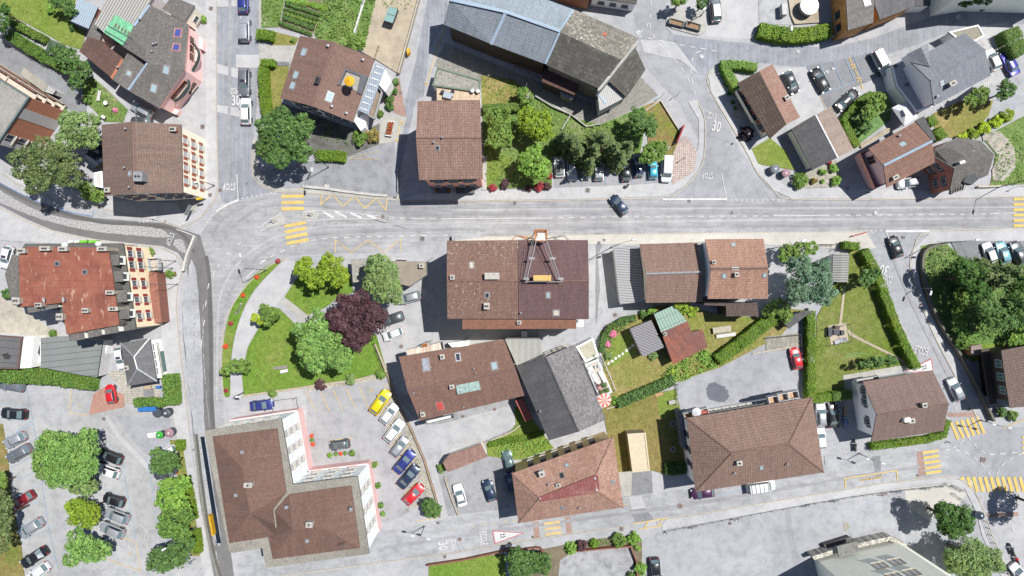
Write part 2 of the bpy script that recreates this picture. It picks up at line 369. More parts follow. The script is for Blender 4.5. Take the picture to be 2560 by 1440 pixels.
lane([(3000,540),(2560,546),(1900,551),(1400,557),(1100,560),(900,562),(780,570),(700,590),(640,620),(590,665),(555,730),(545,800),(543,1000)],6, wl, 'pale streak of the lower lane')
lane([(3000,552),(2560,560),(1900,564),(1400,570),(1100,574),(900,578),(780,586),(710,604),(655,634),(606,680),(572,740),(553,810)],7, wt, 'darker wheel track of the lower lane')
lane([(516,640),(524,700),(526,800),(528,900),(529,1000),(534,1075)],9, m_ground('dark_band', A(118,117,118), var=.08), 'dark resurfaced band down the side road')
lane([(0,462),(85,507),(235,552),(330,560),(415,568),(460,590),(485,630)],8, MATS['dark_band'], 'dark upper band of the side road')
lane([(2230,600),(2238,660),(2290,780),(2350,900),(2400,1000)],6, wt, 'darker wheel track of the east street');lane([(960,1370),(1150,1340),(1400,1305),(1700,1265),(2000,1215),(2300,1165)],8, wt, 'darker wheel track of the south street');lane([(575,-20),(575,150),(573,300),(572,450)],8, wt, 'darker wheel track of the north street')
# pavements as raised slabs with kerbs
pv=[('pavement_north',[(1000,500),(1045,483),(1205,478),(1385,470),(1590,462),(1690,455),(1735,400),(1747,360),(1747,300),(1720,255),(1740,250),(1760,300),(1758,390),(1745,425),(1710,465),(1665,490),(1500,497),(1280,500)], pave),('pavement_south',[(1120,603),(1210,593),(1500,588),(1900,583),(2165,581),(2190,620),(2160,625),(1920,612),(1600,612),(1117,607)], pave_t),('pavement_east',[(2325,580),(2560,573),(3000,566),(3000,600),(2560,604),(2340,604),(2300,625),(2290,660),(2302,720),(2345,830),(2402,935),(2420,1000),(2455,1060),(2440,1040),(2385,935),(2330,828),(2288,720),(2275,660),(2285,620)], pave),('pavement_north_east',[(1980,497),(2240,497),(2560,490),(3000,480),(3000,460),(2560,463),(2400,478),(2090,470),(1990,474),(1920,445),(1880,375),(1860,372),(1892,430),(1935,476)], pave),('pavement_fork',[(1783,170),(1800,162),(1812,200),(1845,262),(1830,290),(1880,375),(1862,372),(1778,230),(1770,190)], pave),('pavement_west',[(0,520),(60,552),(140,582),(250,602),(330,612),(400,620),(440,640),(455,675),(440,740),(447,860),(458,950),(472,1080),(500,1250),(545,1500),(520,1500),(480,1250),(440,1080),(425,950),(405,850),(402,700),(380,640),(310,618),(60,605),(0,600)], pave),('pavement_north_west',[(0,430),(70,470),(160,500),(260,520),(330,540),(400,552),(450,566),(500,545),(535,500),(545,460),(541,300),(541,-100),(515,-100),(515,300),(505,480),(490,510),(270,500),(60,440)], pave),('pavement_curve',[(640,340),(648,420),(668,452),(705,470),(760,473),(985,494),(990,500),(760,481),(700,479),(652,462),(632,425),(634,350)], conc),('pavement_south_street',[(900,1414),(1100,1388),(1330,1350),(1570,1316),(1590,1320),(1600,1335),(1460,1350),(1320,1375),(1290,1365),(1070,1405),(900,1440),(620,1470),(620,1452)], m_ground('pavement_grey', A(196,198,202), var=0.12)),('pavement_plaza',[(1665,1300),(1950,1252),(2210,1209),(2350,1194),(2400,1200),(2430,1225),(2450,1260),(2475,1330),(2545,1500),(2530,1500),(2455,1340),(2440,1280),(2410,1220),(2360,1206),(2210,1222),(1950,1272),(1670,1320),(1657,1328),(1655,1312)], pave),('pavement_south_east',[(2062,1163),(2150,1146),(2300,1124),(2350,1106),(2340,1100),(2180,1128),(2060,1140)], m_ground('pavement_grey', A(196,198,202))), ]
for nm, pts, mt in pv:S('pavement', pts,0.10, mt, 'raised '+nm.replace('_', ' ')+' slab', thick=0.12)
kb=[[(1000,503),(1280,502),(1500,499),(1665,492),(1712,466),(1747,425),(1760,390),(1762,300),(1740,250)],[(2560,491),(2240,498),(1980,498),(1935,477),(1892,430),(1862,372),(1778,230),(1770,190),(1785,168)],[(1210,592),(1500,587),(1900,582),(2165,580)],[(2560,573),(2325,580),(2285,620),(2275,660),(2288,720),(2330,828),(2385,935),(2440,1040)],[(541,-20),(541,300),(545,455),(536,500),(500,545),(450,567),(400,553),(260,521),(70,471),(0,431)],[(0,519),(60,551),(140,581),(250,601),(330,611),(400,619),(441,640),(457,675),(441,740),(448,860),(459,950),(473,1080)],[(1570,1315),(1330,1348),(1100,1386),(900,1413),(620,1451)],[(1657,1312),(1665,1299),(1950,1251),(2210,1208),(2350,1193),(2402,1199),(2432,1225),(2452,1260),(2477,1330),(2545,1490)],[(634,350),(631,425),(651,463),(700,480),(760,482),(985,500),(993,490),(996,420)],[(560,995),(553,900),(556,850),(570,788),(600,735),(640,690),(690,656),(720,648)],[(648,-20),(650,120),(644,260)]]
for k, pts in enumerate(kb):
 m=MB();strip(m, smooth_poly(pts,4),2.3,0.115,0,0.13)
 setp(m.build('kerb',[kerbm]), 'pale stone kerb', None, None, 'structure')
def G(pts, mt, lb, name='lawn', z=0.09): return S(name, pts, z, mt, lb, thick=z+0.02)
# park in the bend
G(smooth_poly([(706,649),(670,664),(632,692),(598,737),(572,792),(559,860),(556,920),(560,985),(575,988),(576,930),(584,855),(606,780),(640,720),(690,668)],3, True), lawn_b, 'narrow grass verge along the bend')
G([(697,770),(728,800),(752,824),(775,810),(860,800),(925,830),(942,840),(967,928),(900,945),(780,962),(610,988),(605,935),(620,868),(655,806)], lawn_b, 'big mown park lawn')
G([(712,742),(738,700),(765,680),(870,668),(884,730),(838,750),(815,768),(770,788)], lawn_b, 'upper park lawn under the lime trees')
S('park_path', smooth_poly([(722,650),(745,670),(705,745),(655,805),(618,868),(604,935),(606,992),(578,992),(578,930),(586,856),(608,782),(645,720),(690,668)],3, True),0.012, pave, 'pale curved path through the park')
S('park_path',[(700,748),(712,742),(775,788),(758,810)],0.016, conc, 'short concrete path between the lawns')
m=MB();strip(m,[(606,990),(780,965),(900,948),(962,935)],5,0.3,0,0.3);setp(m.build('garden_wall',[m_plain('stone_wall', A(196,184,160))]), 'low pale stone wall between park and car park', 'wall')
m=MB();strip(m,[(938,860),(967,930)],5,0.35,0,0.35);setp(m.build('garden_wall',[MATS['stone_wall']]), 'low stone wall between the lawn and the yellow car', 'wall')
G([(765,968),(900,950),(965,936),(968,945),(900,958),(770,978)], gravel, 'pebble strip behind the marked bays', 'gravel_strip',0.03)
# north west
G([(-200,-200),(190,-200),(190,0),(176,55),(215,78),(206,125),(160,112),(110,82),(50,50),(-200,-50)], lawn, 'light green lawn in the corner garden')
G([(205,205),(228,190),(270,225),(320,275),(308,306),(262,305),(240,280),(210,250)], meadow, 'rough garden lawn beside the pink house')
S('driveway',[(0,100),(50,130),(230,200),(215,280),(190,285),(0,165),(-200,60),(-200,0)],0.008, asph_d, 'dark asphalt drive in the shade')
# gardens at the top
G([(652,-100),(714,-100),(712,0),(698,68),(654,70)], meadow, 'rough green strip by the north street')
G([(680,78),(748,95),(738,113),(680,113)], lawn_d, 'small dry lawn by the path')
S('garden_path',[(655,113),(742,113),(732,155),(655,150)],0.012, conc, 'concrete garden path')
G([(718,-20),(815,-20),(812,5),(782,92),(700,70)], soil, 'bare soil of the vegetable plot', 'vegetable_bed',0.05)
G([(816,-60),(918,-60),(886,82),(880,120),(800,110),(786,88)], meadow, 'overgrown green garden')
G([(922,-60),(955,-60),(912,128),(884,120),(890,85)], meadow, 'narrow green bed by the cream yard')
G([(955,-60),(1065,-60),(1051,0),(1000,187),(938,148),(908,132)], cream_c, 'cream concrete yard', 'yard',0.25)
G([(668,167),(724,165),(703,262),(674,292)], lawn_d, 'dry lawn between hedge and white house')
S('garden_ground',[(700,255),(905,330),(985,290),(985,345),(870,392),(790,395),(680,300)],0.008, m_ground('dark_path', A(130,130,125), var=0.3), 'dark paved garden ground')
S('paved_area',[(998,192),(1008,250),(1016,292),(985,283),(978,240)],0.014, brickr, 'reddish paved triangle')
S('paved_area',[(950,285),(1018,292),(1000,352),(948,360)],0.012, conc, 'concrete apron by the planter')
# alley and cobbled court
S('cobbled_court',[(1112,108),(1250,165),(1480,258),(1600,190),(1645,238),(1608,262),(1500,312),(1440,292),(1350,240),(1200,200),(1085,165)],0.012, cobble, 'grey cobbled court behind the barn')
S('asphalt_patch',[(1068,0),(1128,0),(1110,60),(1075,120),(1060,240),(1040,250),(985,500),(975,500),(1000,300),(1040,150)],0.008, asph_n, 'grey lane beside the barn')
G([(1203,188),(1285,200),(1320,235),(1300,262),(1205,272)], lawn_d, 'dry weedy patch by the court')
G([(1205,268),(1350,245),(1440,295),(1500,312),(1610,265),(1610,330),(1600,385),(1380,392),(1380,470),(1212,472)], meadow, 'green garden ground under the trees')
G([(1608,265),(1648,252),(1702,332),(1680,365),(1620,360)], m_grass('lawn_rust', A(164,140,98), A(150,136,88), A(128,148,62),0.45), 'rusty brown grass corner plot')
S('paved_area',[(1712,340),(1742,380),(1735,430),(1680,462),(1678,395),(1690,365)],0.11, m_tile('lattice_paving', A(196,178,170), A(214,200,192),0.62,0.34,0.34), 'reddish lattice paving at the corner')
G([(1655,392),(1665,380),(1700,340),(1690,370),(1675,395)], lawn_br, 'tiny grass wedge by the red wall')
S('parking_strip',[(1385,392),(1678,392),(1676,462),(1385,470)],0.012, m_ground('asphalt_bays', A(180,181,186)), 'grey asphalt parking bays')
G([(1215,395),(1280,392),(1262,430),(1212,472)], lawn, 'small lawn beside the tiled roof')
S('garden_path',[(1207,390),(1217,390),(1217,476),(1205,476)],0.10, conc, 'narrow path along the house')
# north east gardens
G([(1790,165),(1805,160),(1850,240),(1860,300),(1830,290),(1812,210)], gravel, 'gravel bed with small shrubs', 'gravel_bed',0.05)
G([(1878,372),(1925,345),(1965,380),(1985,425),(1940,418),(1895,410)], lawn, 'triangular lawn by the brown roofed house')
G([(1995,440),(2035,425),(2090,400),(2100,432),(2095,468),(2000,470)], gravel, 'pale gravel bed with shrubs', 'gravel_bed',0.06)
S('terrace',[(1948,345),(1985,325),(2035,425),(1990,440)],0.08, m_tile('slab_terrace', A(165,168,175), A(150,152,160),0.7,0.5,0.5), 'grey slab terrace', thick=0.1)
G([(2110,300),(2160,240),(2215,230),(2230,262),(2225,300),(2145,362)], turf, 'artificial turf garden')
S('garden_path',[(2148,362),(2222,318),(2228,326),(2152,372)],0.11, cream_c, 'pale edging slabs by the turf garden')
G([(2330,285),(2420,245),(2482,252),(2470,290),(2440,322),(2385,345),(2340,340)], lawn_d, 'sunny lawn behind the grey roofed house')
G([(2455,345),(2560,290),(2800,200),(2800,440),(2560,460),(2475,465),(2488,385)], meadow, 'overgrown meadow slope')
S('gravel_patch', ragged([(2455,345),(2490,330),(2530,360),(2535,420),(2500,455),(2478,440),(2492,385)],4,6,9),0.10, gravel, 'pale gravel patch in the meadow')
G([(2290,200),(2300,245),(2240,262),(2218,215),(2240,205)], lawn, 'shaded lawn by the white house')
S('driveway',[(2440,66),(2520,55),(2545,190),(2480,215),(2462,124)],0.012, pave, 'pale drive with two parked cars')
# centre east gardens
G([(1500,830),(1560,800),(1640,765),(1700,762),(1815,790),(1900,792),(1960,770),(2010,775),(1950,840),(1800,918),(1690,955),(1600,985),(1540,1010),(1512,960)], lawn_d, 'garden lawn round the old sheds')
G([(1520,850),(1575,830),(1600,900),(1530,915)], lawn, 'greener lawn by the rose bushes', z=0.10)
S('garden_ground',[(1560,895),(1600,880),(1670,905),(1660,935),(1560,980),(1530,975),(1530,930)],0.105, lawn_d, 'mown garden lawn')
G([(1505,1020),(1600,985),(1690,975),(1700,1020),(1735,1180),(1680,1190),(1625,1175),(1545,1180),(1520,1095)], lawn_br, 'parched brown lawn')
G([(1640,985),(1690,972),(1698,1040),(1650,1045)], lawn, 'greener strip of the parched lawn', z=0.10)
S('yard',[(1690,960),(1790,915),(1955,845),(2000,860),(2018,995),(1700,1040)],0.012, m_ground('asphalt_yard', A(188,190,197)), 'smooth grey asphalt yard')
def sealm():
 return m_ground('wet_stain', A(130,134,145))
S('stain', ragged([(1770,962),(1790,955),(1815,972),(1822,992),(1808,1005),(1775,998),(1768,980)],2.5,6,12),0.016, sealm(), 'dark wet stain on the yard')
S('paved_area',[(1912,842),(2000,832),(2002,870),(1915,880)],0.05, m_tile('old_slabs', A(176,172,160), A(160,156,146),0.6,0.8,0.9), 'old stone slabs behind the red car')
G([(2035,1000),(2042,790),(2085,712),(2120,640),(2125,620),(2160,630),(2300,920),(2262,915),(2140,935),(2125,985)], m_grass('lawn_south', A(120,140,62), A(142,148,86), A(166,156,112),0.15), 'large mown garden lawn')
S('garden_path',[(2108,715),(2113,715),(2103,810),(2096,810)],0.105, cream_c, 'thin cream path to the patio')
S('garden_path',[(2116,822),(2122,838),(2228,890),(2265,912),(2268,905),(2225,882),(2150,845)],0.108, cream_c, 'diagonal cream path')
S('patio',[(2068,814),(2114,807),(2120,853),(2076,861)],0.13, cream_c, 'square cream patio')
S('terrace',[(2106,938),(2262,912),(2275,920),(2165,945),(2130,965),(2132,985),(2112,985)],0.11, conc, 'paved edge of the white house')
G([(2300,615),(2360,605),(2400,640),(2560,660),(2800,640),(2800,870),(2440,880),(2405,905),(2330,760)], meadow, 'shady garden under the big trees')
G([(2380,850),(2460,860),(2530,860),(2520,880),(2430,905)], lawn, 'small lawn by the dark chalet', z=0.10)
S('car_park_east',[(2375,603),(2900,600),(2900,660),(2400,650)],0.11, asph_d, 'small car park behind the pavement', thick=0.1)
# south west car park
S('car_park_west',[(-300,985),(230,985),(220,1038),(312,1022),(395,1035),(440,1030),(462,1080),(500,1240),(520,1440),(540,1600),(-300,1600)],0.006, m_ground('asphalt_carpark', A(197,198,200), var=0.14, stain=0.35, crack=0.3), 'pale worn car park tarmac')
S('asphalt_patch',[(268,1035),(300,1085),(375,1165),(370,1175),(335,1140),(285,1085),(262,1045)],0.012, pave, 'pale diagonal strip in the car park')
S('asphalt_patch',[(290,1040),(425,1045),(430,1095),(380,1150),(330,1100)],0.010, m_ground('asphalt_blue', A(186,188,196)), 'grey patch round the bins')
G([(-100,1050),(8,1060),(22,1150),(30,1250),(55,1370),(62,1440),(80,1600),(-100,1600)], lawn_br, 'dry earth strip along the bays')
S('paved_area',[(222,1037),(234,985),(260,968),(310,985),(312,1018)],0.015, brickp, 'pink brick paving under the red car')
S('paved_area',[(262,930),(330,925),(400,965),(400,1005),(330,1012),(310,1010),(300,965)],0.012, m_tile('crazy_slabs', A(205,200,190), A(190,185,172),0.5,0.45,0.4, off=0.4), 'broken pale flagstones')
G([(425,1100),(455,1100),(478,1240),(498,1340),(500,1390),(478,1390),(455,1250),(440,1170)], lawn_d, 'earth strip with trees by the pavement')
S('courtyard',[(-60,700),(45,765),(155,840),(120,845),(-60,840)],0.012, m_ground('old_concrete', A(206,200,186), var=0.2, crack=0.6), 'cracked beige concrete yard')
# central car park
S('car_park_central',[(765,982),(968,945),(1040,1150),(1070,1240),(1010,1290),(940,1310),(770,1180)],0.010, m_ground('asphalt_cp', A(190,190,194)), 'smooth grey apartment car park')
G([(968,950),(980,985),(1022,1070),(1050,1140),(1085,1240),(1060,1262),(1010,1280),(1060,1240),(1030,1130),(1005,1060),(975,985)], gravel, 'pebble verge along the parked cars', 'gravel_bed',0.04)
m=MB();strip(m,[(968,930),(985,985),(1030,1075),(1062,1150),(1092,1250),(1100,1292)],4,0.5,0,0.5);setp(m.build('garden_wall',[m_plain('brown_wall', A(172,148,124))]), 'long brown wall along the apartment car park', 'wall')
S('yard',[(985,985),(1050,1062),(1100,1060),(1310,1005),(1285,1070),(1215,1100),(1120,1140),(1095,1185),(1120,1290),(1300,1268),(1280,1150),(1360,1110),(1300,1000)],0.011, m_ground('asphalt_y2', A(176,177,180), var=0.2, stain=0.6), 'stained grey yard below the tiled house')
G([(1285,1015),(1330,1045),(1372,1105),(1385,1120),(1300,1150),(1220,1140),(1215,1105),(1270,1085),(1290,1060)], lawn, 'shaded grass behind the slate roof')
G([(1540,1178),(1560,1170),(1580,1180),(1578,1240),(1560,1240)], conc, 'concrete edge', 'yard',0.03)
S('driveway',[(1548,1172),(1628,1165),(1632,1232),(1560,1242)],0.013, asph_d, 'dark garage driveway')
G([(1072,1407),(1262,1384),(1268,1500),(1072,1500)], lawn_b, 'bright lawn at the lower edge')
G([(1285,1372),(1320,1380),(1420,1360),(1590,1330),(1605,1350),(1605,1500),(1590,1500),(1580,1365),(1440,1375),(1400,1400),(1390,1500),(1268,1500)], soil, 'soil border of the lower garden', 'flower_bed',0.06)
S('driveway',[(1390,1390),(1490,1368),(1575,1362),(1588,1500),(1390,1500)],0.012, m_ground('asphalt_mottle', A(186,187,190), var=0.28, stain=0.6), 'mottled grey garage court')
S('plaza',[(1608,1345),(1670,1322),(2360,1215),(2440,1290),(2540,1560),(1608,1560)],0.006, m_ground('asphalt_plaza', A(191,194,199), var=0.14, crack=0.25), 'wide pale school plaza')
for q in ([(1958,1268),(1972,1268),(2000,1420),(1985,1425)],[(2230,1230),(2262,1225),(2270,1310),(2240,1330)],[(2262,1335),(2330,1330),(2330,1400),(2270,1380)]):
 S('asphalt_patch', q,0.010, m_ground('plaza_strip', A(186,188,193), var=0.15), 'repair strip in the plaza')
S('stain', ragged([(2108,1310),(2120,1306),(2124,1318),(2112,1328)],1,4,2),0.012, m_plain('tan_stain', A(176,172,160)), 'tan stain on the plaza')
S('asphalt_patch',[(2230,1225),(2440,1200),(2400,1260),(2320,1300),(2240,1250)],0.0085, pave_t, 'sandy plaza corner')
for q in ([(1332,1304),(1347,1303),(1349,1343),(1336,1346)],[(1412,1292),(1426,1291),(1430,1331),(1417,1334)],[(2292,1129),(2305,1127),(2312,1188),(2298,1191)],[(2368,1032),(2436,1030),(2438,1042),(2370,1042)],[(2465,1284),(2545,1280),(2545,1290),(2470,1293)]):
 S('brick_strip', q,0.016, brickr, 'reddish brick strip across the street')
S('traffic_island', smooth_poly([(664,571),(684,548),(708,535),(713,560),(692,565)],3, True),0.12, conc, 'pointed traffic island', thick=0.13)
S('traffic_island',[(759,529),(783,527),(792,531),(795,538),(790,545),(761,548)],0.12, conc, 'rounded traffic island', thick=0.13)
S('traffic_island',[(1664,56),(1668,36),(1690,26),(1765,30),(1763,78),(1748,88),(1735,87),(1680,72)],0.13, conc, 'fountain island of pale paving', thick=0.14)
S('patio',[(1965,-30),(2047,-30),(2045,58),(1985,62),(1975,40)],0.3, cream_c, 'cream pool patio', thick=0.3)
S('garden_ground',[(1895,-40),(1965,-40),(1978,62),(1898,60)],0.02, m_ground('patio_grey', A(200,202,205), var=0.25), 'pale garden ground by the pool')
S('stream',[(501,1092),(511,1091),(553,1358),(542,1358)],0.018, m_plain('shaded_stream_water', A(34,46,62),.3, var=.1), 'stream channel with its shade painted dark beside the apartment block')  # flat strip; the shade inside the deep channel is put into its colour
# ---------- markings ----------
def mark(name, label, mat, fn, z=0.1):
 m=MB();fn(m, z); return setp(m.build(name,[mat]), label, None, None, 'structure')
MK=[0]
def lines(name, label, mat, segs, wpx=1.8, z=0.024):
 m=MB();MK[0]+=1;z=0.078+MK[0]*0.0004
 for sg in segs:strip(m, sg, wpx, z)
 return setp(m.build(name,[mat]), label, None, None, 'structure')
def dashes(pts, dash, gap, start=0):
 """split a polyline into dashes (photo px)"""
 out=[];pts=[Vector((p[0], p[1])) for p in pts];d=-start;cum=[0]
 for i in range(len(pts)-1):cum.append(cum[-1]+(pts[i+1]-pts[i]).length)
 def at(t):
  for i in range(len(pts)-1):
   if t<=cum[i+1]: return tuple(pts[i].lerp(pts[i+1],(t-cum[i])/max(1e-6, cum[i+1]-cum[i])))
  return tuple(pts[-1])
 t=start
 while t<cum[-1]:out.append([at(t), at(min(cum[-1], t+dash))]);t+=dash+gap
 return out
RM='road_marking'
lines(RM, 'long white centre line of the main road', whitem,[[(1027,546),(1062,547)],[(1074,547),(1090,547)],[(1104,547),(1381,545)],[(1933,539),(2073,539)],[(2473,534),(2498,533.5)],[(2507,533),(2540,532)]]+dashes([(1395,544),(1600,542),(1925,540)],13,14)+dashes([(2087,538.5),(2300,537),(2465,535)],13,13),1.9)
lines(RM, 'double white dashes by the manhole', whitem,[[(972,542),(987,543)],[(972,547),(986,547)],[(1000,544),(1014,544.5)],[(1000,548),(1014,548)]],1.6)
lines(RM, 'white dashed edge line of the lower bus bay', whitem, dashes(smooth_poly([(545,668),(558,647),(588,618),(622,590)],4),10,28)+[[(537,676),(533,690)],[(523,708),(520,722)],[(516,752),(514,766)]]+dashes([(652,655),(690,636),(725,618),(757,607),(790,599),(830,595),(900,592),(1000,590),(1128,588)],12.5,15),2.0)
lines(RM, 'white dashes and lane edge round the bend', whitem,[[(512,800),(509,815)],[(505,850),(503,870)],[(640,672),(615,696)],[(665,651),(650,660)]]+dashes([(533,538),(497,586)],5,5)+dashes([(604,497),(640,490),(700,478)],6,6),2.0)
lines(RM, 'white dashed line at the village road fork', whitem,[[(1629,3),(1627,16)],[(1626,34),(1625,44)],[(1621,56),(1617,66)],[(1625,58),(1626,70)],[(1595,81),(1608,76)],[(1594,90),(1605,92)],[(1631,86),(1637,97)],[(1646,108),(1656,118)],[(1665,129),(1675,139)],[(1685,149),(1694,159)],[(1702,171),(1710,181)],[(1717,193),(1724,205)],[(1734,225),(1739,237)]]+dashes([(1619,96),(1700,112),(1793,129)],13,14)+[[(1752,127),(1740,133)],[(1732,144),(1729,156)],[(1727,171),(1727,184)],[(1729,197),(1731,210)]],2.2)
lines(RM, 'broad white stop line at the village road', whitem,[[(1656,498.5),(1817,498)]],5)
lines(RM, 'thin white centre line before the stop line', whitem,[[(1804,434),(1816,498)]],1.8)
lines(RM, 'small white dashes across the village road mouth', whitem, dashes([(1825,500.5),(1970,500.5)],6,7),1.8)
lines(RM, 'broad white stop line of the north street', whitem,[smooth_poly([(597,500),(568,512),(541,529)],4)],5)
lines(RM, 'thin white line beside the stop word', whitem,[[(593,435),(594,470),(596,500)]],1.8)
lines(RM, 'white stop line of the dark side road', whitem,[[(441,573),(465,581),(491,592)]],2.0)
lines(RM, 'broad white stop line of the east street', whitem,[[(2214,578),(2323,578)]],6)
lines(RM, 'thin white line of the east street mouth', whitem,[[(2213,577),(2220,592)]],2)
lines(RM, 'small white dashes before the east street', whitem, dashes([(2136,576.5),(2212,576.5)],6,6.5),1.8)
lines(RM, 'white outline of the splitter island', whitem,[[(646,571),(675,550),(706,532)],[(650,577),(680,567),(718,558)],[(758,529),(783,526),(796,537),(790,546),(764,549),(758,543),(758,529)],[(785,526),(830,527),(890,534),(955,541)],[(768,552),(840,548),(952,546.5)]],1.6)
lines(RM, 'white hatching behind the splitter island', whitem,[[(808,529),(834,545)],[(838,529),(867,544)],[(877,533),(904,545)],[(918,538),(941,546)]],6)
lines('bus_stop_marking', 'yellow zigzag of the upper bus stop', yellm,[[(805,482),(802,511),(831,486),(857,516),(886,491),(912,521),(941,496),(965,526),(968,497)]],2.2)
lines('bus_stop_marking', 'worn yellow zigzag of the lower bus stop', yell2,[[(839,632),(838,600),(879,631),(920,600),(960,631),(1002,597),(1002,629)]],2.0)
ZC='zebra_crossing'
lines(ZC, 'yellow zebra crossing above the splitter island', yellm,[[(704,476+i*15.5),(760,474.5+i*15.5)] for i in range(4)],8)
lines(ZC, 'yellow zebra crossing below the splitter island', yellm,[[(711+i*2,566+i*14.3),(765+i*2,556+i*14.3)] for i in range(4)],8)
lines(ZC, 'yellow zebra crossing at the east end of the main road', yellm,[[(2533,498+i*13.3),(2600,497+i*13.3)] for i in range(6)],7)
lines(ZC, 'yellow zebra crossing with three bars on the south street', yell2,[[(1359+i*2,1310+i*13),(1400+i*2,1304+i*13)] for i in range(3)],7)
lines(ZC, 'yellow zebra crossing of five bars by the arrival bay', yellm,[[(2306+i*2,1132+i*12.8),(2345+i*2,1126+i*12.8)] for i in range(5)],6.5)
lines(ZC, 'long yellow zebra crossing of slanted bars', yellm,[[(2404+i*14.5,1192),(2414+i*14.5,1229)] for i in range(1,13)]+[[(2402,1193),(2408,1200)]],8)
lines(ZC, 'yellow zebra crossing near the white house', yellm,[[(2381+i*13-4,1056-i*3),(2381+i*13+14,1098-i*3)] for i in range(6)],7)
lines(ZC, 'yellow zebra crossing cut by the right edge', yellm,[[(2555,1093+i*13),(2600,1091+i*13)] for i in range(4)],6)
lines(RM, 'white guide dashes of the east junction', whitem,[[(2418,1088),(2424,1099)],[(2433,1108),(2441,1118)],[(2451,1125),(2461,1132)],[(2474,1135),(2487,1136)],[(2499,1134),(2513,1134)],[(2527,1131),(2541,1131)],[(2545,1137),(2560,1131)],[(2361,1125),(2374,1124)],[(2380,1120),(2391,1115)],[(2400,1108),(2411,1098)],[(2387,1124),(2399,1127)],[(2410,1129),(2422,1136)],[(2433,1142),(2442,1151)],[(2451,1158),(2461,1168)],[(2468,1178),(2475,1189)],[(2491,1185),(2497,1173)],[(2503,1164),(2513,1155)],[(2523,1148),(2534,1142)],[(2495,1240),(2502,1252)],[(2507,1264),(2512,1276)],[(2518,1295),(2524,1307)],[(2528,1319),(2534,1330)],[(2386,1017),(2390,1028)]],2.0)
lines(RM, 'yellow drop off bracket', yellm,[[(2114,1219),(2111,1196),(2241,1176),(2243,1199)]],2.4)
lines(RM, 'yellow hatched box by the plaza entrance', yellm,[[(1582,1309),(1669,1294)],[(1598,1323),(1658,1313)],[(1621,1303),(1611,1320)],[(1656,1297),(1645,1315)]],2.2)
lines(RM, 'yellow dashed lane line of the south street', yell2,[[(1120,1326),(1133,1324)],[(1175,1317),(1187,1315)],[(1202,1313),(1214,1311)],[(1229,1310),(1242,1308)],[(1255,1306),(1268,1304)],[(1280,1302),(1292,1300)],[(1560,1261),(1573,1259)]],1.6)
def xm(cx, cy, s=5): return [[(cx-s, cy-s*.7),(cx+s, cy+s*.7)],[(cx-s*.6, cy+s*1.1),(cx+s*.6, cy-s*1.1)]]
lines(RM, 'yellow no parking line with crosses beside the barn', yellm,[[(1112,65),(1100,105)],[(1093,123),(1070,200)]]+xm(1097,114)+xm(1066,209),1.8)
lines(RM, 'yellow no parking line with crosses by the planter', yellm,[[(1000,316),(995,340)]]+xm(1003,307)+xm(992,351),1.8)
lines(RM, 'yellow no parking line with crosses across the blue bays', yellm,[[(2122,143),(2129,158)],[(2137,175),(2144,190)],[(2150,208),(2157,222)]]+xm(2133,166,6)+xm(2147,199,6),2.4)
lines(RM, 'yellow bay lines of the apartment car park', yellm,[[(765,977),(791,1029)],[(802,981),(824,1027)],[(833,975),(857,1024)],[(865,971),(890,1022)],[(898,967),(922,1020)],[(967,961),(950,990)],[(982,993),(951,1040)],[(993,1034),(964,1082)],[(1003,1080),(978,1116)],[(1024,1107),(992,1155)],[(1037,1145),(1008,1187)],[(1042,1203),(1006,1242)]]+xm(928,976),1.5)
lines(RM, 'yellow line beside the dark off roader', yellm,[[(827,1105),(827,1101),(882,1094)]],1.6)
lines(RM, 'yellow line below the pebble corner', yellm,[[(1040,1302),(1090,1296)]],1.4)
lines(RM, 'pale yellow disabled bay lines in the west car park', yell2,[[(180,975),(174,1032),(220,1038)]],1.8)
lines(RM, 'pale yellow disabled bay lines near the silver cars', yell2,[[(300,1342),(341,1355),(352,1428),(267,1397)]],1.8)
def wheelchair(m, z, cx, cy, s, rot):
 co, si=math.cos(rot), math.sin(rot);T= lambda a, b:(cx+(a*co-b*si)*s, cy+(a*si+b*co)*s)
 strip(m,[T(0,-5), T(0,0), T(4,0), T(6,4)],1.1, z);strip(m,[T(5,4), T(7,3.5)],1.1, z)
 strip(m,[T(3*math.cos(t)+1,3*math.sin(t)+2) for t in [0.6+i*.5 for i in range(11)]],1.0, z)
 strip(m,[T(-.8,-6.6), T(.8,-6.6)],1.8*s, z)
mark(RM, 'yellow wheelchair symbol beside the brick paving', yell2, lambda m, z:wheelchair(m, z,198,1013,1.0,0))
mark(RM, 'yellow wheelchair symbol near the silver cars', yell2, lambda m, z:wheelchair(m, z,325,1384,1.0,-1.5))
lines(RM, 'pale blue bay lines of the west car park', bluem,[[(66,968),(75,1016),(88,1080),(105,1200),(120,1310),(145,1420)],[(0,1010),(72,1018)],[(20,1051),(78,1054)],[(80,1055),(40,1080)],[(55,980),(66,982)]]+[[(15+i*7,1095+i*36.5),(84+i*7,1060+i*36.5)] for i in range(0,10)],1.3)
lines(RM, 'pale blue bay lines beside the silver cars', bluem,[[(258,1110),(300,1130),(318,1225),(340,1350)]]+[[(262,1150+i*36),(316+i*3,1170+i*36)] for i in range(5)]+[[(365,1140),(382,1220),(395,1320),(403,1362)],[(380,1212),(420,1195)],[(403,1362),(430,1345)],[(375,1130),(428,1102)]],1.2)
lines(RM, 'worn white arrows on the car park lane', white_w,[[(366,1317),(362,1350),(374,1350),(366,1317)],[(368,1350),(370,1375)],[(225,1415),(245,1424)],[(240,1415),(270,1431),(238,1428)],[(240,1065),(288,1094)]],1.4)
lines(RM, 'blue parking lines on the dark side road', blue2,[[(-40,435),(0,459),(85,500),(157,527),(232,541),(234,529)],[(157,527),(160,517)]],1.6)
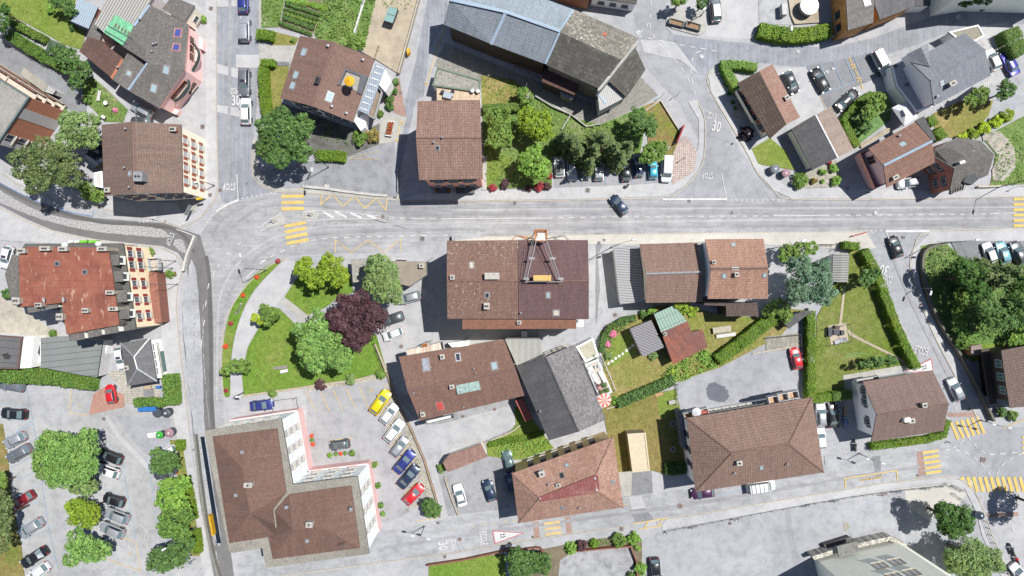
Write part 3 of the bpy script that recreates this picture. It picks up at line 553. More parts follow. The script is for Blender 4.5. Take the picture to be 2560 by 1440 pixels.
lines(RM, 'pale blue bay lines in front of the hedge garden', bluem,[[(1413+i*33.4,396),(1414+i*33.4,466)] for i in range(8)],1.5)
lines(RM, 'pale blue bay lines at the north east car park', bluem,[[(2018,167),(2050,238)],[(2050,161),(2078,226)],[(2080,153),(2107,214)],[(2112,146),(2138,205)],[(2132,140),(2155,190)],[(2165,132),(2188,178)],[(2050,238),(2138,204)]],1.6)
lines(RM, 'pale blue lines of the south street bays', bluem,[[(1730,1243),(1790,1237),(1862,1224)]],1.4)
lines(RM, 'yellow edge line of the north east bays', yell2,[[(2050,240),(2060,262),(2062,272)]],1.4)
lines(RM, 'faint yellow hatching by the planter', yell2,[[(875,395),(950,378)],[(895,385),(935,400)],[(870,396),(950,400)]],1.0)
lines(RM, 'long yellow line at the right junction', yellm,[[(2505,1071),(2560,1048)]],1.6)
def text(s, cx, cy, wpx, hpx, rot, mat, label, z=0.115):
 cu=bpy.data.curves.new('t', 'FONT');cu.body=s;cu.resolution_u=2;cu.offset=0.012
 to=bpy.data.objects.new('t', cu);COL.objects.link(to);bpy.context.view_layer.update()
 me=bpy.data.meshes.new_from_object(to.evaluated_get(bpy.context.evaluated_depsgraph_get()))
 bpy.data.objects.remove(to)
 co=np.empty(len(me.vertices)*3);me.vertices.foreach_get('co', co);co=co.reshape(-1,3)
 mn, mx=co.min(0), co.max(0);co-=(mn+mx)/2
 co[:,0]*=wpx/PPM/(mx[0]-mn[0]);co[:,1]*=hpx/PPM/(mx[1]-mn[1]);co[:,2]=0
 me.vertices.foreach_set('co', co.ravel());me.materials.clear();me.materials.append(mat);me.update()
 o=link('road_lettering', me);p=P(cx, cy);o.location=(p.x, p.y, z);o.rotation_euler=(0,0, math.radians(rot))
 setp(o, label, None, None, 'structure')
text('STOP',573,467,32,17,180, whitem, 'white STOP painted on the north street')
text('STOP',1768,440,28,15,180, whitem, 'white STOP painted on the village road')
text('STOP',2112,441,24,16,172, white_w, 'worn white STOP in front of the gravel bed')
text('STOP',426,598,34,13,-112, white_w, 'half covered STOP on the dark side road')
text('ZONE',355,545,24,14,90, white_w, 'worn ZONE on the dark side road')
text('30',380,545,22,26,90, white_w, 'white 30 on the dark side road')
text('ZONE',590,228,26,16,0, whitem, 'white ZONE beside the parked cars')
text('30',591,251,22,27,0, whitem, 'white 30 beside the parked cars')
text('ZONE',1779,290,24,17,-14, whitem, 'white ZONE on the village road')
text('30',1791,316,21,27,-14, whitem, 'white 30 on the village road')
text('30',2208,676,22,28,164, whitem, 'white 30 on the east street')
text('ZONE',2217,697,26,16,164, whitem, 'white ZONE on the east street')
text('ECOLE',2302,876,34,20,168, whitem, 'white ECOLE on the east street')
text('ZONE',1134,1361,28,13,-83, whitem, 'white ZONE on the south street')
text('30',1108,1364,20,24,-83, whitem, 'white 30 on the south street')
text('ECOLE',1209,1345,34,18,-83, whitem, 'white ECOLE on the south street')
text('ARRET MINUTE',2176,1196,56,6.5,188, yellm, 'yellow ARRET MINUTE in the drop off bay')
def school(m, z, a, b, c):
 strip(m,[a, b, c, a],2.4, z,0)
 tri=[P(*q) for q in (a, b, c)];m.add([(p.x, p.y, z-0.004) for p in tri],[[0,1,2]],1)
 ce=Vector(((a[0]+b[0]+c[0])/3,(a[1]+b[1]+c[1])/3));ax=(Vector(c)-(Vector(a)+Vector(b))/2).normalized();ay=Vector((-ax.y, ax.x))
 for off in (-7,4):
  T= lambda u, v:tuple(ce+ax*(u-3)+ay*(v+off*.6))
  for sg in ([T(-6,-2), T(0,0), T(6,0)],[T(-6,3), T(0,0)],[T(5,-3), T(4,0), T(2,3)],[T(7.2,0), T(9,0)]):strip(m, sg,1.5, z+0.003,2)
m=MB();school(m,0.12,(1232,1327),(1238,1358),(1308,1332));setp(m.build('school_sign_marking',[redm, whitem, m_mark('black_paint', A(90,92,98),0.3)]), 'painted red triangle with running children beside ECOLE', None, None, 'structure')
m=MB();school(m,0.12,(2332,928),(2327,897),(2262,930));setp(m.build('school_sign_marking',[redm, whitem, MATS['black_paint']]), 'painted red school triangle half hidden by the white house', None, None, 'structure')
# manholes
def manhole(px, py, r, c, sq=False, lb='round manhole cover'):
 m=MB();p=P(px, py);R_=r/PPM;zb=0.1
 if sq:m.box((p.x, p.y, zb+0.02),(2*R_,2*R_,0.03), rng.uniform(-.2,.2));m.box((p.x, p.y, zb+0.03),(1.5*R_,1.5*R_,0.03),0,1)
 else:m.lathe((p.x, p.y, zb),[(R_,-0.1),(R_,0.03),(R_*.85,0.035),(R_*.8,0.028)],20);c[0]!='pale' and m.lathe((p.x, p.y, zb),[(R_*.55,0.03),(R_*.5,0.036)],16,1)
 o=m.build('manhole_cover',[m_plain('iron_'+c[0], c[1], var=0.2), m_plain('iron_dark', A(120,112,108))])
 setp(o, lb, 'manhole cover', 'manhole covers in the streets', 'structure')
br_=('brown', A(158,138,132));gr_=('grey', A(160,162,166));pl_=('pale', A(214,216,220))
for a in ((957,541,5, br_),(701,549,3, br_),(1002,232,4, br_),(618,459,4, gr_),(2188,533,5, pl_),(1830,531,5.5, gr_),(1754,142,5.5, pl_),(1395+200,82,6, pl_),(1497,608,5, gr_),(1510,600,4, gr_),(1538,787,5, br_),(1149,1348,5, br_),(1700,1265,7, br_),(1148+54,861-0,0.1, gr_),(1003,866,5, br_),(260,1047,4.5, br_),(2395,42,6, pl_),(2119,471,4, gr_),(2083,172,4, pl_),(2067,180,4, pl_),(1995,130,5, pl_),(1158,1041,4, br_),(1237,1023,4, br_),(2294,1188,3.5, br_),(484,1124,3, gr_)):manhole(*a)
for a in ((1056,597,6, gr_),(1287,508,4, gr_),(1723,503,3.5, gr_),(1469,476,6, gr_),(526,488,4.5, br_),(551,475,4, br_),(2457,1149,6, br_),(1095,1307,3.5, br_),(1112,1391,4, br_),(1553,1322,5, br_),(1825,1308,3.5, br_),(528,22,5, br_),(2422,1024,3,('dk', A(90,90,95))),(1332,1342,3, gr_),(507,317,5, br_),(2258,593,4, gr_)):manhole(*a, sq=True, lb='square drain cover')
# ---------- buildings ----------
def ccw(pts):
 n=len(pts);a=sum(pts[i].x*pts[(i+1)%n].y-pts[(i+1)%n].x*pts[i].y for i in range(n)); return a>0
def inset_poly(pts, d):
 n=len(pts);out=[]
 for i in range(n):
  p0, p1, p2=pts[i-1], pts[i], pts[(i+1)%n]
  d1=Vector((p1.x-p0.x, p1.y-p0.y)).normalized();d2=Vector((p2.x-p1.x, p2.y-p1.y)).normalized()
  n1=Vector((-d1.y, d1.x));n2=Vector((-d2.y, d2.x));b=n1+n2
  if b.length<1e-4:b=n1
  b.normalize();k=d/max(0.4, b.dot(n1));out.append(Vector((p1.x+b.x*k, p1.y+b.y*k, p1.z)))
 return out
from mathutils.geometry import tessellate_polygon
class Bld:
 """a building: outline = list of (px,py,z) roof edge points seen in the photo; faces index outline+extra points"""
 def __init__(s, name, label, cat, outline, faces, wall, roof, extra=(), inset=0.45, thick=0.2, trim=None, uvrot=None, group=None, wallz0=0.0, matidx=None, wallpx=None, flatrim=None):
  s.o3=[P(*p) for p in outline];n=len(outline)
  s.pts=s.o3+[P(*p) for p in extra]
  cx=sum(p.x for p in s.o3)/n;cy=sum(p.y for p in s.o3)/n
  s.c=Vector((cx, cy,0));s.root=empty(name, s.c, label, cat, group)
  s.wallm=wall
  ordr=list(range(n)) if ccw(s.o3) else list(range(n))[::-1]
  vs=[p-s.c for p in s.pts];N=len(vs);vs+=[v-Vector((0,0, thick)) for v in vs]
  fs=[];uvs=[];mi=[];s.faces=[]
  for fi, f in enumerate(faces):
   P_=[s.pts[i] for i in f]
   nn=Vector((0,0,0))
   for i in range(len(P_)):
    a, b=P_[i], P_[(i+1)%len(P_)];nn+=Vector(((a.y-b.y)*(a.z+b.z),(a.z-b.z)*(a.x+b.x),(a.x-b.x)*(a.y+b.y)))
   f=list(f)
   if nn.z<0:f=f[::-1];nn=-nn
   nn.normalize()
   if nn.z>0.9985:
    r=uvrot if uvrot is not None else math.atan2(P_[1].y-P_[0].y, P_[1].x-P_[0].x)
    e=Vector((math.cos(r), math.sin(r),0))
   else:e=Vector((0,0,1)).cross(nn).normalized()
   up=nn.cross(e)
   tri=tessellate_polygon([[s.pts[i] for i in f]])
   for t in tri:
    q3=[s.pts[f[i]] for i in t];n3=(q3[1]-q3[0]).cross(q3[2]-q3[0])
    if n3.z<0:q3=q3[::-1];n3=-n3
    if n3.length>1e-6:s.faces.append((q3, n3.normalized(), e, up))
   fs.append(f);uvs.append([(s.pts[i].dot(e), s.pts[i].dot(up)) for i in f]);mi.append((matidx[fi] if matidx else 0))
   fs.append([i+N for i in f[::-1]]);uvs.append([(0,0)]*len(f));mi.append(1)
  for k in range(n):
   a, b=ordr[k], ordr[(k+1)%n]
   fs.append([a+N, b+N, b, a]);uvs.append([(0,0)]*4);mi.append(1)
  rm=roof if isinstance(roof,(list, tuple)) else [roof]
  rmats=[rm[0], trim or m_plain('dark_trim', A(95,92,90))]+list(rm[1:])
  me=mesh('roof', vs, fs, rmats,[m if m==0 else m for m in mi], uvs)
  s.roof=link('roof', me, s.root)
  pl=[s.o3[i] for i in ordr]
  ins=inset_poly(pl, inset) if inset else pl
  s.ins=ins;m=len(ins)
  wv=[Vector((p.x, p.y, wallz0))-s.c for p in ins]+[Vector((p.x, p.y, p.z-thick*0.6))-s.c for p in ins]
  wf=[[i,(i+1)%m, m+(i+1)%m, m+i] for i in range(m)]
  s.wall=link('wall', mesh('wall', wv, wf,[wall]), s.root)
  s.wbase=[(ins[i], ins[(i+1)%m]) for i in range(m)]
  if flatrim:
   r=MB();q=[s.o3[i] for i in ordr];q2=inset_poly(q,0.25)
   for i in range(n):
    a, b, c, d=q[i], q[(i+1)%n], q2[(i+1)%n], q2[i]
    r.prism([((p-s.c).x,(p-s.c).y) for p in (a, b, c, d)], a.z-0.1, a.z+0.12)
   r.build('parapet',[flatrim], s.root)
 def edge(s, px, py, px2, py2):
  """wall edge nearest to the roof-edge photo points"""
  a=P(px, py, s.o3[0].z);b=P(px2, py2, s.o3[0].z);best=None
  for i,(u, v) in enumerate(s.wbase):
   d=min((u-a).to_2d().length+(v-b).to_2d().length,(u-b).to_2d().length+(v-a).to_2d().length)
   if best is None or d<best[0]:best=(d, i)
  return best[1]
 def windows(s, e, cols, zs, w=1.0, h=1.3, shut=None, frame=None, m0=0.08, m1=0.08, glass=None, skip=()):
  a, b=s.wbase[e] if isinstance(e, int) else s.wbase[s.edge(*e)]
  a=Vector((a.x, a.y,0));b=Vector((b.x, b.y,0));d=(b-a);Ln=d.length;d.normalize()
  rot=math.atan2(d.y, d.x)
  frame=frame or MATS['white_frame']
  key=(w, h, shut.name if shut else '', frame.name, glass.name if glass else '')
  for r, z in enumerate(zs):
   for c in range(cols):
    if (c, r) in skip:continue
    t=m0+(1-m0-m1)*((c+0.5)/cols)
    p=a+d*(Ln*t)
    if key not in WPROTO:WPROTO[key]=window_meshes(w, h, shut, frame, glass)
    wm, pm, sm, si=WPROTO[key]
    o=link('window', wm, s.root);o.location=(p.x-s.c.x, p.y-s.c.y, z);o.rotation_euler=(0,0, rot)
    link('pane', pm, o);link('sill', si, o)
    if sm:link('shutter', sm[0], o);link('shutter', sm[1], o)
 def on(s, px, py):
  """point on the roof seen at px,py -> world, normal, e, up"""
  o=Vector((0,0, H));g=P(px, py,0);d=g-o
  best=None
  for pts, nn, e, up in s.faces:
   den=d.dot(nn)
   if abs(den)<1e-9:continue
   t=(pts[0]-o).dot(nn)/den;q=o+d*t
   ok=True
   for i in range(len(pts)):
    a, b=pts[i], pts[(i+1)%len(pts)]
    if (b.x-a.x)*(q.y-a.y)-(b.y-a.y)*(q.x-a.x)<-0.35*(b-a).length:ok=False
   if ok and (best is None or q.z>best[0].z):best=(q, nn, e, up)
  if best is None:
   pts, nn, e, up=s.faces[0];t=(pts[0]-o).dot(nn)/d.dot(nn);best=(o+d*t, nn, e, up)
  return best
 def _place(s, o, px, py, lift=0.0):
  q, nn, e, up=s.on(px, py)
  up=nn.cross(e).normalized();e=up.cross(nn);M=Matrix((e, up, nn)).transposed().to_4x4();M.translation=q-s.c+nn*lift
  o.matrix_local=M; return q
 def skylight(s, px, py, w=0.9, h=1.2, fc=None, gc=None, flip=False):
  m=MB();t=0.09
  for c, dd in (((0, h/2,.06),(w+t, t,.14)),((0,-h/2,.06),(w+t, t,.14)),((w/2,0,.06),(t, h,.135)),((-w/2,0,.06),(t, h,.135))):m.box(c, dd)
  m.box((0,0,0.01),(w+.35, h+.35,0.03),0,1)
  o=m.build('skylight',[fc or MATS['grey_metal'], MATS['flashing']], s.roof);s._place(o, px, py)
  g=MB();g.box((0,0,0.09),(w-.02, h-.02,0.04));g.build('pane',[gc or MATS['sky_glass']], o); return o
 def chimney(s, px, py, w=0.7, d=0.7, h=1.2, mat=None, rot=None, pots=1, cap=None):
  q, nn, e, up=s.on(px, py)
  r=math.atan2(e.y, e.x) if rot is None else math.radians(rot)
  zt=q.z+h*0.8;top=P(px, py, zt);m=MB()
  b=top-s.c
  m.box((b.x, b.y, zt-h*0.75),(w, d, h*1.5), r);m.box((b.x, b.y, zt+.03),(w+.16, d+.16,.10), r,1)
  o=m.build('chimney',[mat or MATS['chimney_render'], cap or MATS['conc_cap']], s.roof)
  g=MB();co, si=math.cos(r), math.sin(r)
  for i in range(pots):
   f=(i-(pots-1)/2)*(w/max(1, pots))*.8
   g.lathe((b.x+f*co, b.y+f*si, zt+.06),[(.13,0),(.11,.28),(.13,.3),(.08,.3),(.08,.1)],8)
  g.build('chimney_pot',[MATS['dark_metal']], o)
 def vent(s, px, py, h=0.5, r=0.09):
  q, nn, e, up=s.on(px, py);b=q-s.c;m=MB()
  m.bar((b.x, b.y, b.z-.1),(b.x, b.y, b.z+h), r,0,8);m.lathe((b.x, b.y, b.z+h),[(r*1.8,0),(r*1.8,.06),(.02,.14)],8)
  m.build('vent_pipe',[MATS['grey_metal']], s.roof)
 def ridge(s, pairs, w=0.34, mat=None):
  m=MB()
  for a, b in pairs:
   a=P(*a)-s.c;b=P(*b)-s.c;m.bar(a+Vector((0,0,-.02)), b+Vector((0,0,-.02)), w/2,0,8)
  m.build('ridge_cap',[mat or MATS['ridge']], s.roof)
 def patch(s, name, pts, mat, lift=0.03, label=None):
  qs=[s.on(*p)[0]-s.c for p in pts];nn=s.on(*pts[0])[1];e=s.on(*pts[0])[2];up=nn.cross(e)
  m=len(qs);vs=[q+Vector((0,0, lift)) for q in qs]
  a=sum(vs[i].x*vs[(i+1)%m].y-vs[(i+1)%m].x*vs[i].y for i in range(m))
  if a<0:vs=vs[::-1]
  vs2=vs+[v-Vector((0,0, lift+.02)) for v in vs]
  fs=[list(range(m))]+[[(i+1)%m, i, m+i, m+(i+1)%m] for i in range(m)]
  uv=[[(v.dot(e), v.dot(up)) for v in vs]]+[[(0,0)]*4 for i in range(m)]
  o=link(name, mesh(name, vs2, fs,[mat], None, uv), s.roof)
  if label:o['label']=label
  return o
 def block(s, name, pts, z0, z1, mat, par=None, label=None):
  """solid prism whose TOP (z1) is seen at photo px pts"""
  m=MB();q=[P(a, b, z1)-s.c for a, b in pts];m.prism([(v.x, v.y) for v in q], z0, z1)
  o=m.build(name, mat if isinstance(mat, list) else [mat], par or s.root)
  if label:o['label']=label
  return o
WPROTO={}
def window_meshes(w, h, shut, frame, glass):
 m=MB();t=0.07
 for c, d in (((0,-.03, h/2),(w+t,.1, t)),((0,-.03,-h/2),(w+t,.1, t)),((w/2,-.03,0),(t,.09, h)),((-w/2,-.03,0),(t,.09, h)),((0,-.03,0),(.05,.085, h))):m.box(c, d)
 f=mesh('window', m.v, m.f,[frame], m.mi)
 p=MB();p.box((0,-.012,0),(w-t,.02, h-t));pm=mesh('pane', p.v, p.f,[glass or MATS['win_glass']], p.mi)
 s_=MB();s_.box((0,-.14,-h/2-.07),(w+.25,.3,.06));si=mesh('sill', s_.v, s_.f,[MATS['conc_cap']], s_.mi)
 sh=None
 if shut:
  sh=[]
  for sx in (-1,1):
   q=MB();q.box((sx*(w/2+w/4+.06),-.06,0),(w/2,.05, h));
   for i in range(6):q.box((sx*(w/2+w/4+.06),-.09,-h/2+(i+.7)*h/6.6),(w/2-.1,.02,.05))
   sh.append(mesh('shutter', q.v, q.f,[shut], q.mi))
 return f, pm, sh, si
@memo
def gl(name, c, r=0.12):
 b=NB(name);b.col(c);b.set(r,0,0.8); return b.m
for k_, m_ in dict(white_frame=m_plain('white_frame', A(240,240,238),0.5, var=0.04), win_glass=gl('win_glass', A(70,78,88)), sky_glass=gl('sky_glass', A(185,208,215),0.2), grey_metal=m_plain('grey_metal', A(185,188,192),0.4,0.3,0.1), flashing=m_plain('flashing', A(165,150,145),0.6,0,0.15), dark_metal=m_plain('dark_metal', A(70,70,74),0.5), chimney_render=m_plain('chimney_render', A(205,192,175)), conc_cap=m_plain('conc_cap', A(200,196,188)), ridge=m_plain('ridge', A(140,112,104))).items():MATS[k_]=m_
def gable(c0, c1, r1, c2, c3, r0, ze, zr):
 """corners c0,c1 on one eave, c2,c3 on the other; r0,r1 ridge ends (r1 between c1 and c2)"""
 return [(*c0, ze),(*c1, ze),(*r1, zr),(*c2, ze),(*c3, ze),(*r0, zr)],[[0,1,2,5],[5,2,3,4]]
def flat(pts, z): return [(a, b, z) for a, b in pts],[list(range(len(pts)))]
# ---------- plants ----------
def leaf_mesh(name, C, N, size, mat, asp=0.62):
 """one quad per row of C (centres) facing roughly N"""
 n=len(C);C=np.asarray(C);N=np.asarray(N)+nr.normal(0,0.38,(n,3))+np.array([0,0,.35]);N/=np.linalg.norm(N, axis=1)[:, None]+1e-9
 r=nr.normal(0,1,(n,3));U=np.cross(N, r);U/=np.linalg.norm(U, axis=1)[:, None]+1e-9;V=np.cross(N, U)
 s=(size*nr.uniform(0.6,1.4, n))[:, None];U=U*s;V=V*s*asp
 co=np.empty((n,4,3));co[:,0]=C-U;co[:,1]=C-V*.9;co[:,2]=C+U;co[:,3]=C+V
 me=bpy.data.meshes.new(name);me.vertices.add(n*4);me.vertices.foreach_set('co', co.ravel())
 me.loops.add(n*4);me.loops.foreach_set('vertex_index', np.arange(n*4, dtype=np.int32))
 me.polygons.add(n);me.polygons.foreach_set('loop_start', np.arange(n, dtype=np.int32)*4);me.polygons.foreach_set('loop_total', np.full(n,4, dtype=np.int32))
 at=me.attributes.new('rnd', 'FLOAT', 'FACE');at.data.foreach_set('value', nr.uniform(0,1, n).astype(np.float32))
 me.materials.append(mat);me.update(calc_edges=True); return me
def sph(n):
 v=nr.normal(0,1,(n,3)); return v/np.linalg.norm(v, axis=1)[:, None]
def crown_pts(blobs, dens=26, cf=0.2, lump=0.2):
 C=[];N=[]
 for (x, y, z, rx, ry, rz) in blobs:
  rm=(rx+ry)/2;area=2*math.pi*rm*rm
  ncl=int(max(9,14.0*(rm/1.2)**1.25));cr=max(0.28, min(0.95, rm*cf*1.15))
  ph=nr.uniform(0,6.28,4);am=nr.uniform(0.05,0.12,4)
  d=sph(ncl*2);d=d[d[:,2]>-0.35][:ncl]
  th=np.arctan2(d[:,1], d[:,0]);wob=1+sum(am[i]*np.sin((i+2)*th+ph[i]) for i in range(4))
  k=nr.uniform(1-lump,1.0, len(d))*wob
  cc=np.stack([x+d[:,0]*(rx-cr*.8)*k, y+d[:,1]*(ry-cr*.8)*k, z+d[:,2]*(rz-cr*.7)*k],1)
  crs=cr*nr.uniform(0.65,1.3, len(d))
  per=max(16, int(area*dens*1.5/len(d)))
  for j in range(len(d)):
   q=sph(per);q[:,2]=np.where(q[:,2]<-0.3,-q[:,2], q[:,2])
   rr=crs[j]*nr.uniform(0.75,1.08, per)[:, None]
   C.append(cc[j]+q*rr*np.array([1,1,.8]));N.append(q+np.array([0,0,.35]))
  m=int(area*dens*.5);q=sph(m);kk=nr.uniform(.5,.85, m)[:, None]
  C.append(np.array([x, y, z])+q*kk*np.array([rx, ry, rz]));N.append(q+np.array([0,0,.6]))
 return np.concatenate(C), np.concatenate(N)
def spiky_pts(x, y, z0, z1, r, dens=60, nb=15, levels=9):
 """needle tree: whorls of drooping branches"""
 C=[];N=[]
 for l in range(levels):
  t=l/(levels-1);zz=z0+(z1-z0)*t;rl=r*(1-t)**0.75+0.12
  k=max(5, int(nb*(1-.5*t)))
  for i in range(k):
   a=6.283*(i+nr.uniform(-.35,.35))/k+l*1.7;ln=rl*nr.uniform(.75,1.1)
   n=max(5, int(ln*dens/4));s=nr.uniform(0.05,1, n)**.7
   wd=0.32*ln*(1-s*.75)*.6
   off=nr.uniform(-1,1, n)*(wd+.05)
   C.append(np.stack([x+math.cos(a)*s*ln-math.sin(a)*off, y+math.sin(a)*s*ln+math.cos(a)*off, zz-s*s*ln*.35+nr.normal(0,.05, n)],1))
   N.append(np.tile([math.cos(a)*.25, math.sin(a)*.25,1.0],(n,1)))
 return np.concatenate(C), np.concatenate(N)
barkm=m_plain('bark', A(120,104,88),0.95, var=0.2)
LEAFS=dict(green=m_leaf('leaf_green', A(98,132,56), A(122,148,72)), big=m_leaf('leaf_fresh', A(106,148,72), A(132,166,90)), dark=m_leaf('leaf_dark', A(78,112,56), A(100,130,70)), lime=m_leaf('leaf_lime', A(142,164,50), A(116,146,46)), yel=m_leaf('leaf_yellow', A(196,200,58), A(140,176,50)), olive=m_leaf('leaf_olive', A(112,140,84), A(134,158,96)), purple=m_leaf('leaf_purple', A(74,52,60), A(104,74,78), A(92,50,56)), blue=m_leaf('leaf_blue', A(92,124,98), A(118,148,118)), fir=m_leaf('leaf_fir', A(86,108,62), A(118,132,82)), vdark=m_leaf('leaf_very_dark', A(62,98,42), A(86,118,54)), hedge=m_leaf('leaf_hedge', A(118,150,48), A(96,132,42)), hedged=m_leaf('leaf_hedge_dark', A(92,130,60), A(112,142,64)), red=m_leaf('leaf_red', A(176,66,74), A(140,60,70)), pink=m_leaf('leaf_pink', A(235,150,180), A(228,120,160), A(100,150,60)), orange=m_leaf('leaf_orange', A(232,92,50), A(205,80,50)), rust=m_leaf('leaf_rust', A(150,140,80), A(128,116,60)), bright=m_leaf('leaf_bright', A(114,158,62), A(134,168,78)), acid=m_leaf('leaf_acid', A(160,190,40), A(184,206,60)))
TREEN=0
def tree(name, label, cat, blobs, mat, h=None, dens=24, leaf=0.19, group='trees', trunk=True, spiky=None, trunkxy=None, cf=0.2):
 """blobs: (px,py,r_px[,ry_px]) seen from above; h = crown top height"""
 rmax=max(b[2] for b in blobs)/PPM
 h=h or (2.2+rmax*1.7)
 bl=[]
 for b in blobs:
  r=b[2]/PPM;ry=(b[3] if len(b)>3 else b[2])/PPM;rz=min(min(r, ry)*.85, h*.45);zc=h-rz
  s=1-zc/H;c=P(b[0], b[1], zc);bl.append([c.x, c.y, zc, r*s, ry*s, rz])
 c=Vector((sum(b[0] for b in bl)/len(bl), sum(b[1] for b in bl)/len(bl),0))
 if trunkxy:c=P(*trunkxy)
 for b in bl:b[0]-=c.x;b[1]-=c.y
 root=empty(name, c, label, cat, group)
 if spiky:
  C, N=[],[]
  for b in bl:
   a_, n_=spiky_pts(b[0], b[1], max(.25, h*.12), h, b[3], *spiky);C.append(a_);N.append(n_)
  C=np.concatenate(C);N=np.concatenate(N)
 else:C, N=crown_pts(bl, dens, cf)
 link('crown', leaf_mesh('crown', C, N, leaf, mat), root)
 if trunk:
  m=MB();tr=0.07+rmax*.055;zt=h*.62
  m.bar((0,0,-.1),(0.05,0.03, zt*.6), tr,0,8, tr*.75);m.bar((0.05,.03, zt*.6),(0,0, zt+h*.2), tr*.75,0,7, tr*.25)
  for i in range(6):
   b=bl[i%len(bl)];a=i*1.13+rng.random();m.bar((0.03,.02, zt*(.45+.08*i)),(b[0]+math.cos(a)*b[3]*.6, b[1]+math.sin(a)*b[3]*.6, b[2]+b[5]*.15), tr*.4,0,6, tr*.1)
  m.build('trunk',[barkm], root)
 return root
def shrub(label, px, py, r, mat, h=None, name='shrub', cat='shrub', group='shrubs', ry=None, spiky=None, leaf=0.13, dens=60):
 r_=r/PPM;h=h or (0.4+r_*1.1)
 rz=h*.55;zc=h-rz;c=P(px, py, zc);c.z=0
 if spiky:C, N=spiky_pts(0,0,.1, h, r_,110,12,6)
 else:C, N=crown_pts([(0,0, zc, r_,(ry or r)/PPM, rz)], dens,.22)
 o=link(name, leaf_mesh(name, C, N, leaf, mat));o.location=c
 setp(o, label, cat, group); return o
def hedge(label, pts, wpx, h, mat, group='clipped hedges', rough=0.09, dens=95, leaf=0.1, cols=(), name='hedge'):
 """clipped hedge following a photo polyline seen at its top"""
 w_=[P(p[0], p[1], h) for p in pts];hw=wpx/PPM/2;C=[];N=[];c=Vector((w_[0].x, w_[0].y,0))
 core=MB();lf=[];rt=[]
 for i, p in enumerate(w_):
  a=w_[max(0, i-1)];b=w_[min(len(w_)-1, i+1)];d=(b-a).normalized();n=Vector((-d.y, d.x,0));lf.append(p+n*hw);rt.append(p-n*hw)
 for i in range(len(w_)-1):
  a, b=w_[i], w_[i+1];d=b-a;Ln=d.length;d=d.normalized();n=Vector((-d.y, d.x,0))
  q=[rt[i], rt[i+1], lf[i+1], lf[i]];cc=sum(q, Vector())/4
  core.prism([((v+(cc-v)*.12-c).x,(v+(cc-v)*.12-c).y) for v in q],0, h-.14)
  nt_=int(Ln*2*hw*dens);u=nr.uniform(0,1, nt_);v=nr.uniform(-1,1, nt_)
  A3= lambda q_:np.array([q_.x, q_.y, q_.z])
  base=(A3(rt[i])[None]*(1-u)[:, None]+A3(rt[i+1])[None]*u[:, None])*((1-v)/2)[:, None]+(A3(lf[i])[None]*(1-u)[:, None]+A3(lf[i+1])[None]*u[:, None])*((1+v)/2)[:, None]
  ph=nr.uniform(0,6,3);so=u*Ln+i*9;wv=.09*np.sin(so*1.7+ph[0])+.07*np.sin(so*4.1+ph[1]);base[:, :2]+=np.array([n.x, n.y])[None]*(np.sign(v)*np.abs(v)**3*(.14*np.sin(so*2.3+ph[2])*np.sign(v+.3)))[:, None]
  base[:,2]=wv*(1 if rough>.1 else.6)+h-.05-(np.abs(v)**5)*.18+nr.normal(0, rough, nt_);base[:, :2]+=nr.normal(0,.04,(nt_,2));C.append(base);N.append(np.tile([0,0,1.],(nt_,1)))
  for sgn, S0, S1 in ((1, lf[i], lf[i+1]),(-1, rt[i], rt[i+1])):
   ns=int(Ln*h*dens*.55);u=nr.uniform(0,1, ns)[:, None];e=A3(S0)[None]*(1-u)+A3(S1)[None]*u
   e[:,2]=nr.uniform(0.02, h, ns);e[:, :2]+=np.array([n.x, n.y])[None]*sgn*nr.uniform(-.06,.05, ns)[:, None]
   C.append(e);N.append(np.tile([n.x*sgn, n.y*sgn,.3],(ns,1)))
 for e0, p in ((0, w_[0]),(-1, w_[-1])):
  ns=int(2*hw*h*dens*.6);v=nr.uniform(0,1, ns)[:, None];e=np.array([*lf[e0]])[None]*v+np.array([*rt[e0]])[None]*(1-v);e[:,2]=nr.uniform(.02, h, ns)
  dd=(w_[0]-w_[1]) if e0==0 else (w_[-1]-w_[-2]);dd=dd.normalized();C.append(e);N.append(np.tile([dd.x, dd.y,.3],(ns,1)))
 C=np.concatenate(C)-np.array([c.x, c.y,0]);N=np.concatenate(N)
 me=leaf_mesh(name, C, N, leaf, mat)
 cm=mesh('core', core.v, core.f,[mat], core.mi);o=link(name, me);o.location=c
 import bmesh as bm_
 b=bm_.new();b.from_mesh(me);b.from_mesh(cm);b.to_mesh(me);b.free();bpy.data.meshes.remove(cm)
 setp(o, label, 'hedge', group); return o
def pip(x, y, poly):
 ins=np.zeros(len(x), bool);n=len(poly)
 for i in range(n):
  x1, y1=poly[i];x2, y2=poly[(i+1)%n]
  c=((y1>y)!=(y2>y))&(x<(x2-x1)*(y-y1)/((y2-y1) or 1e-9)+x1);ins^=c
 return ins
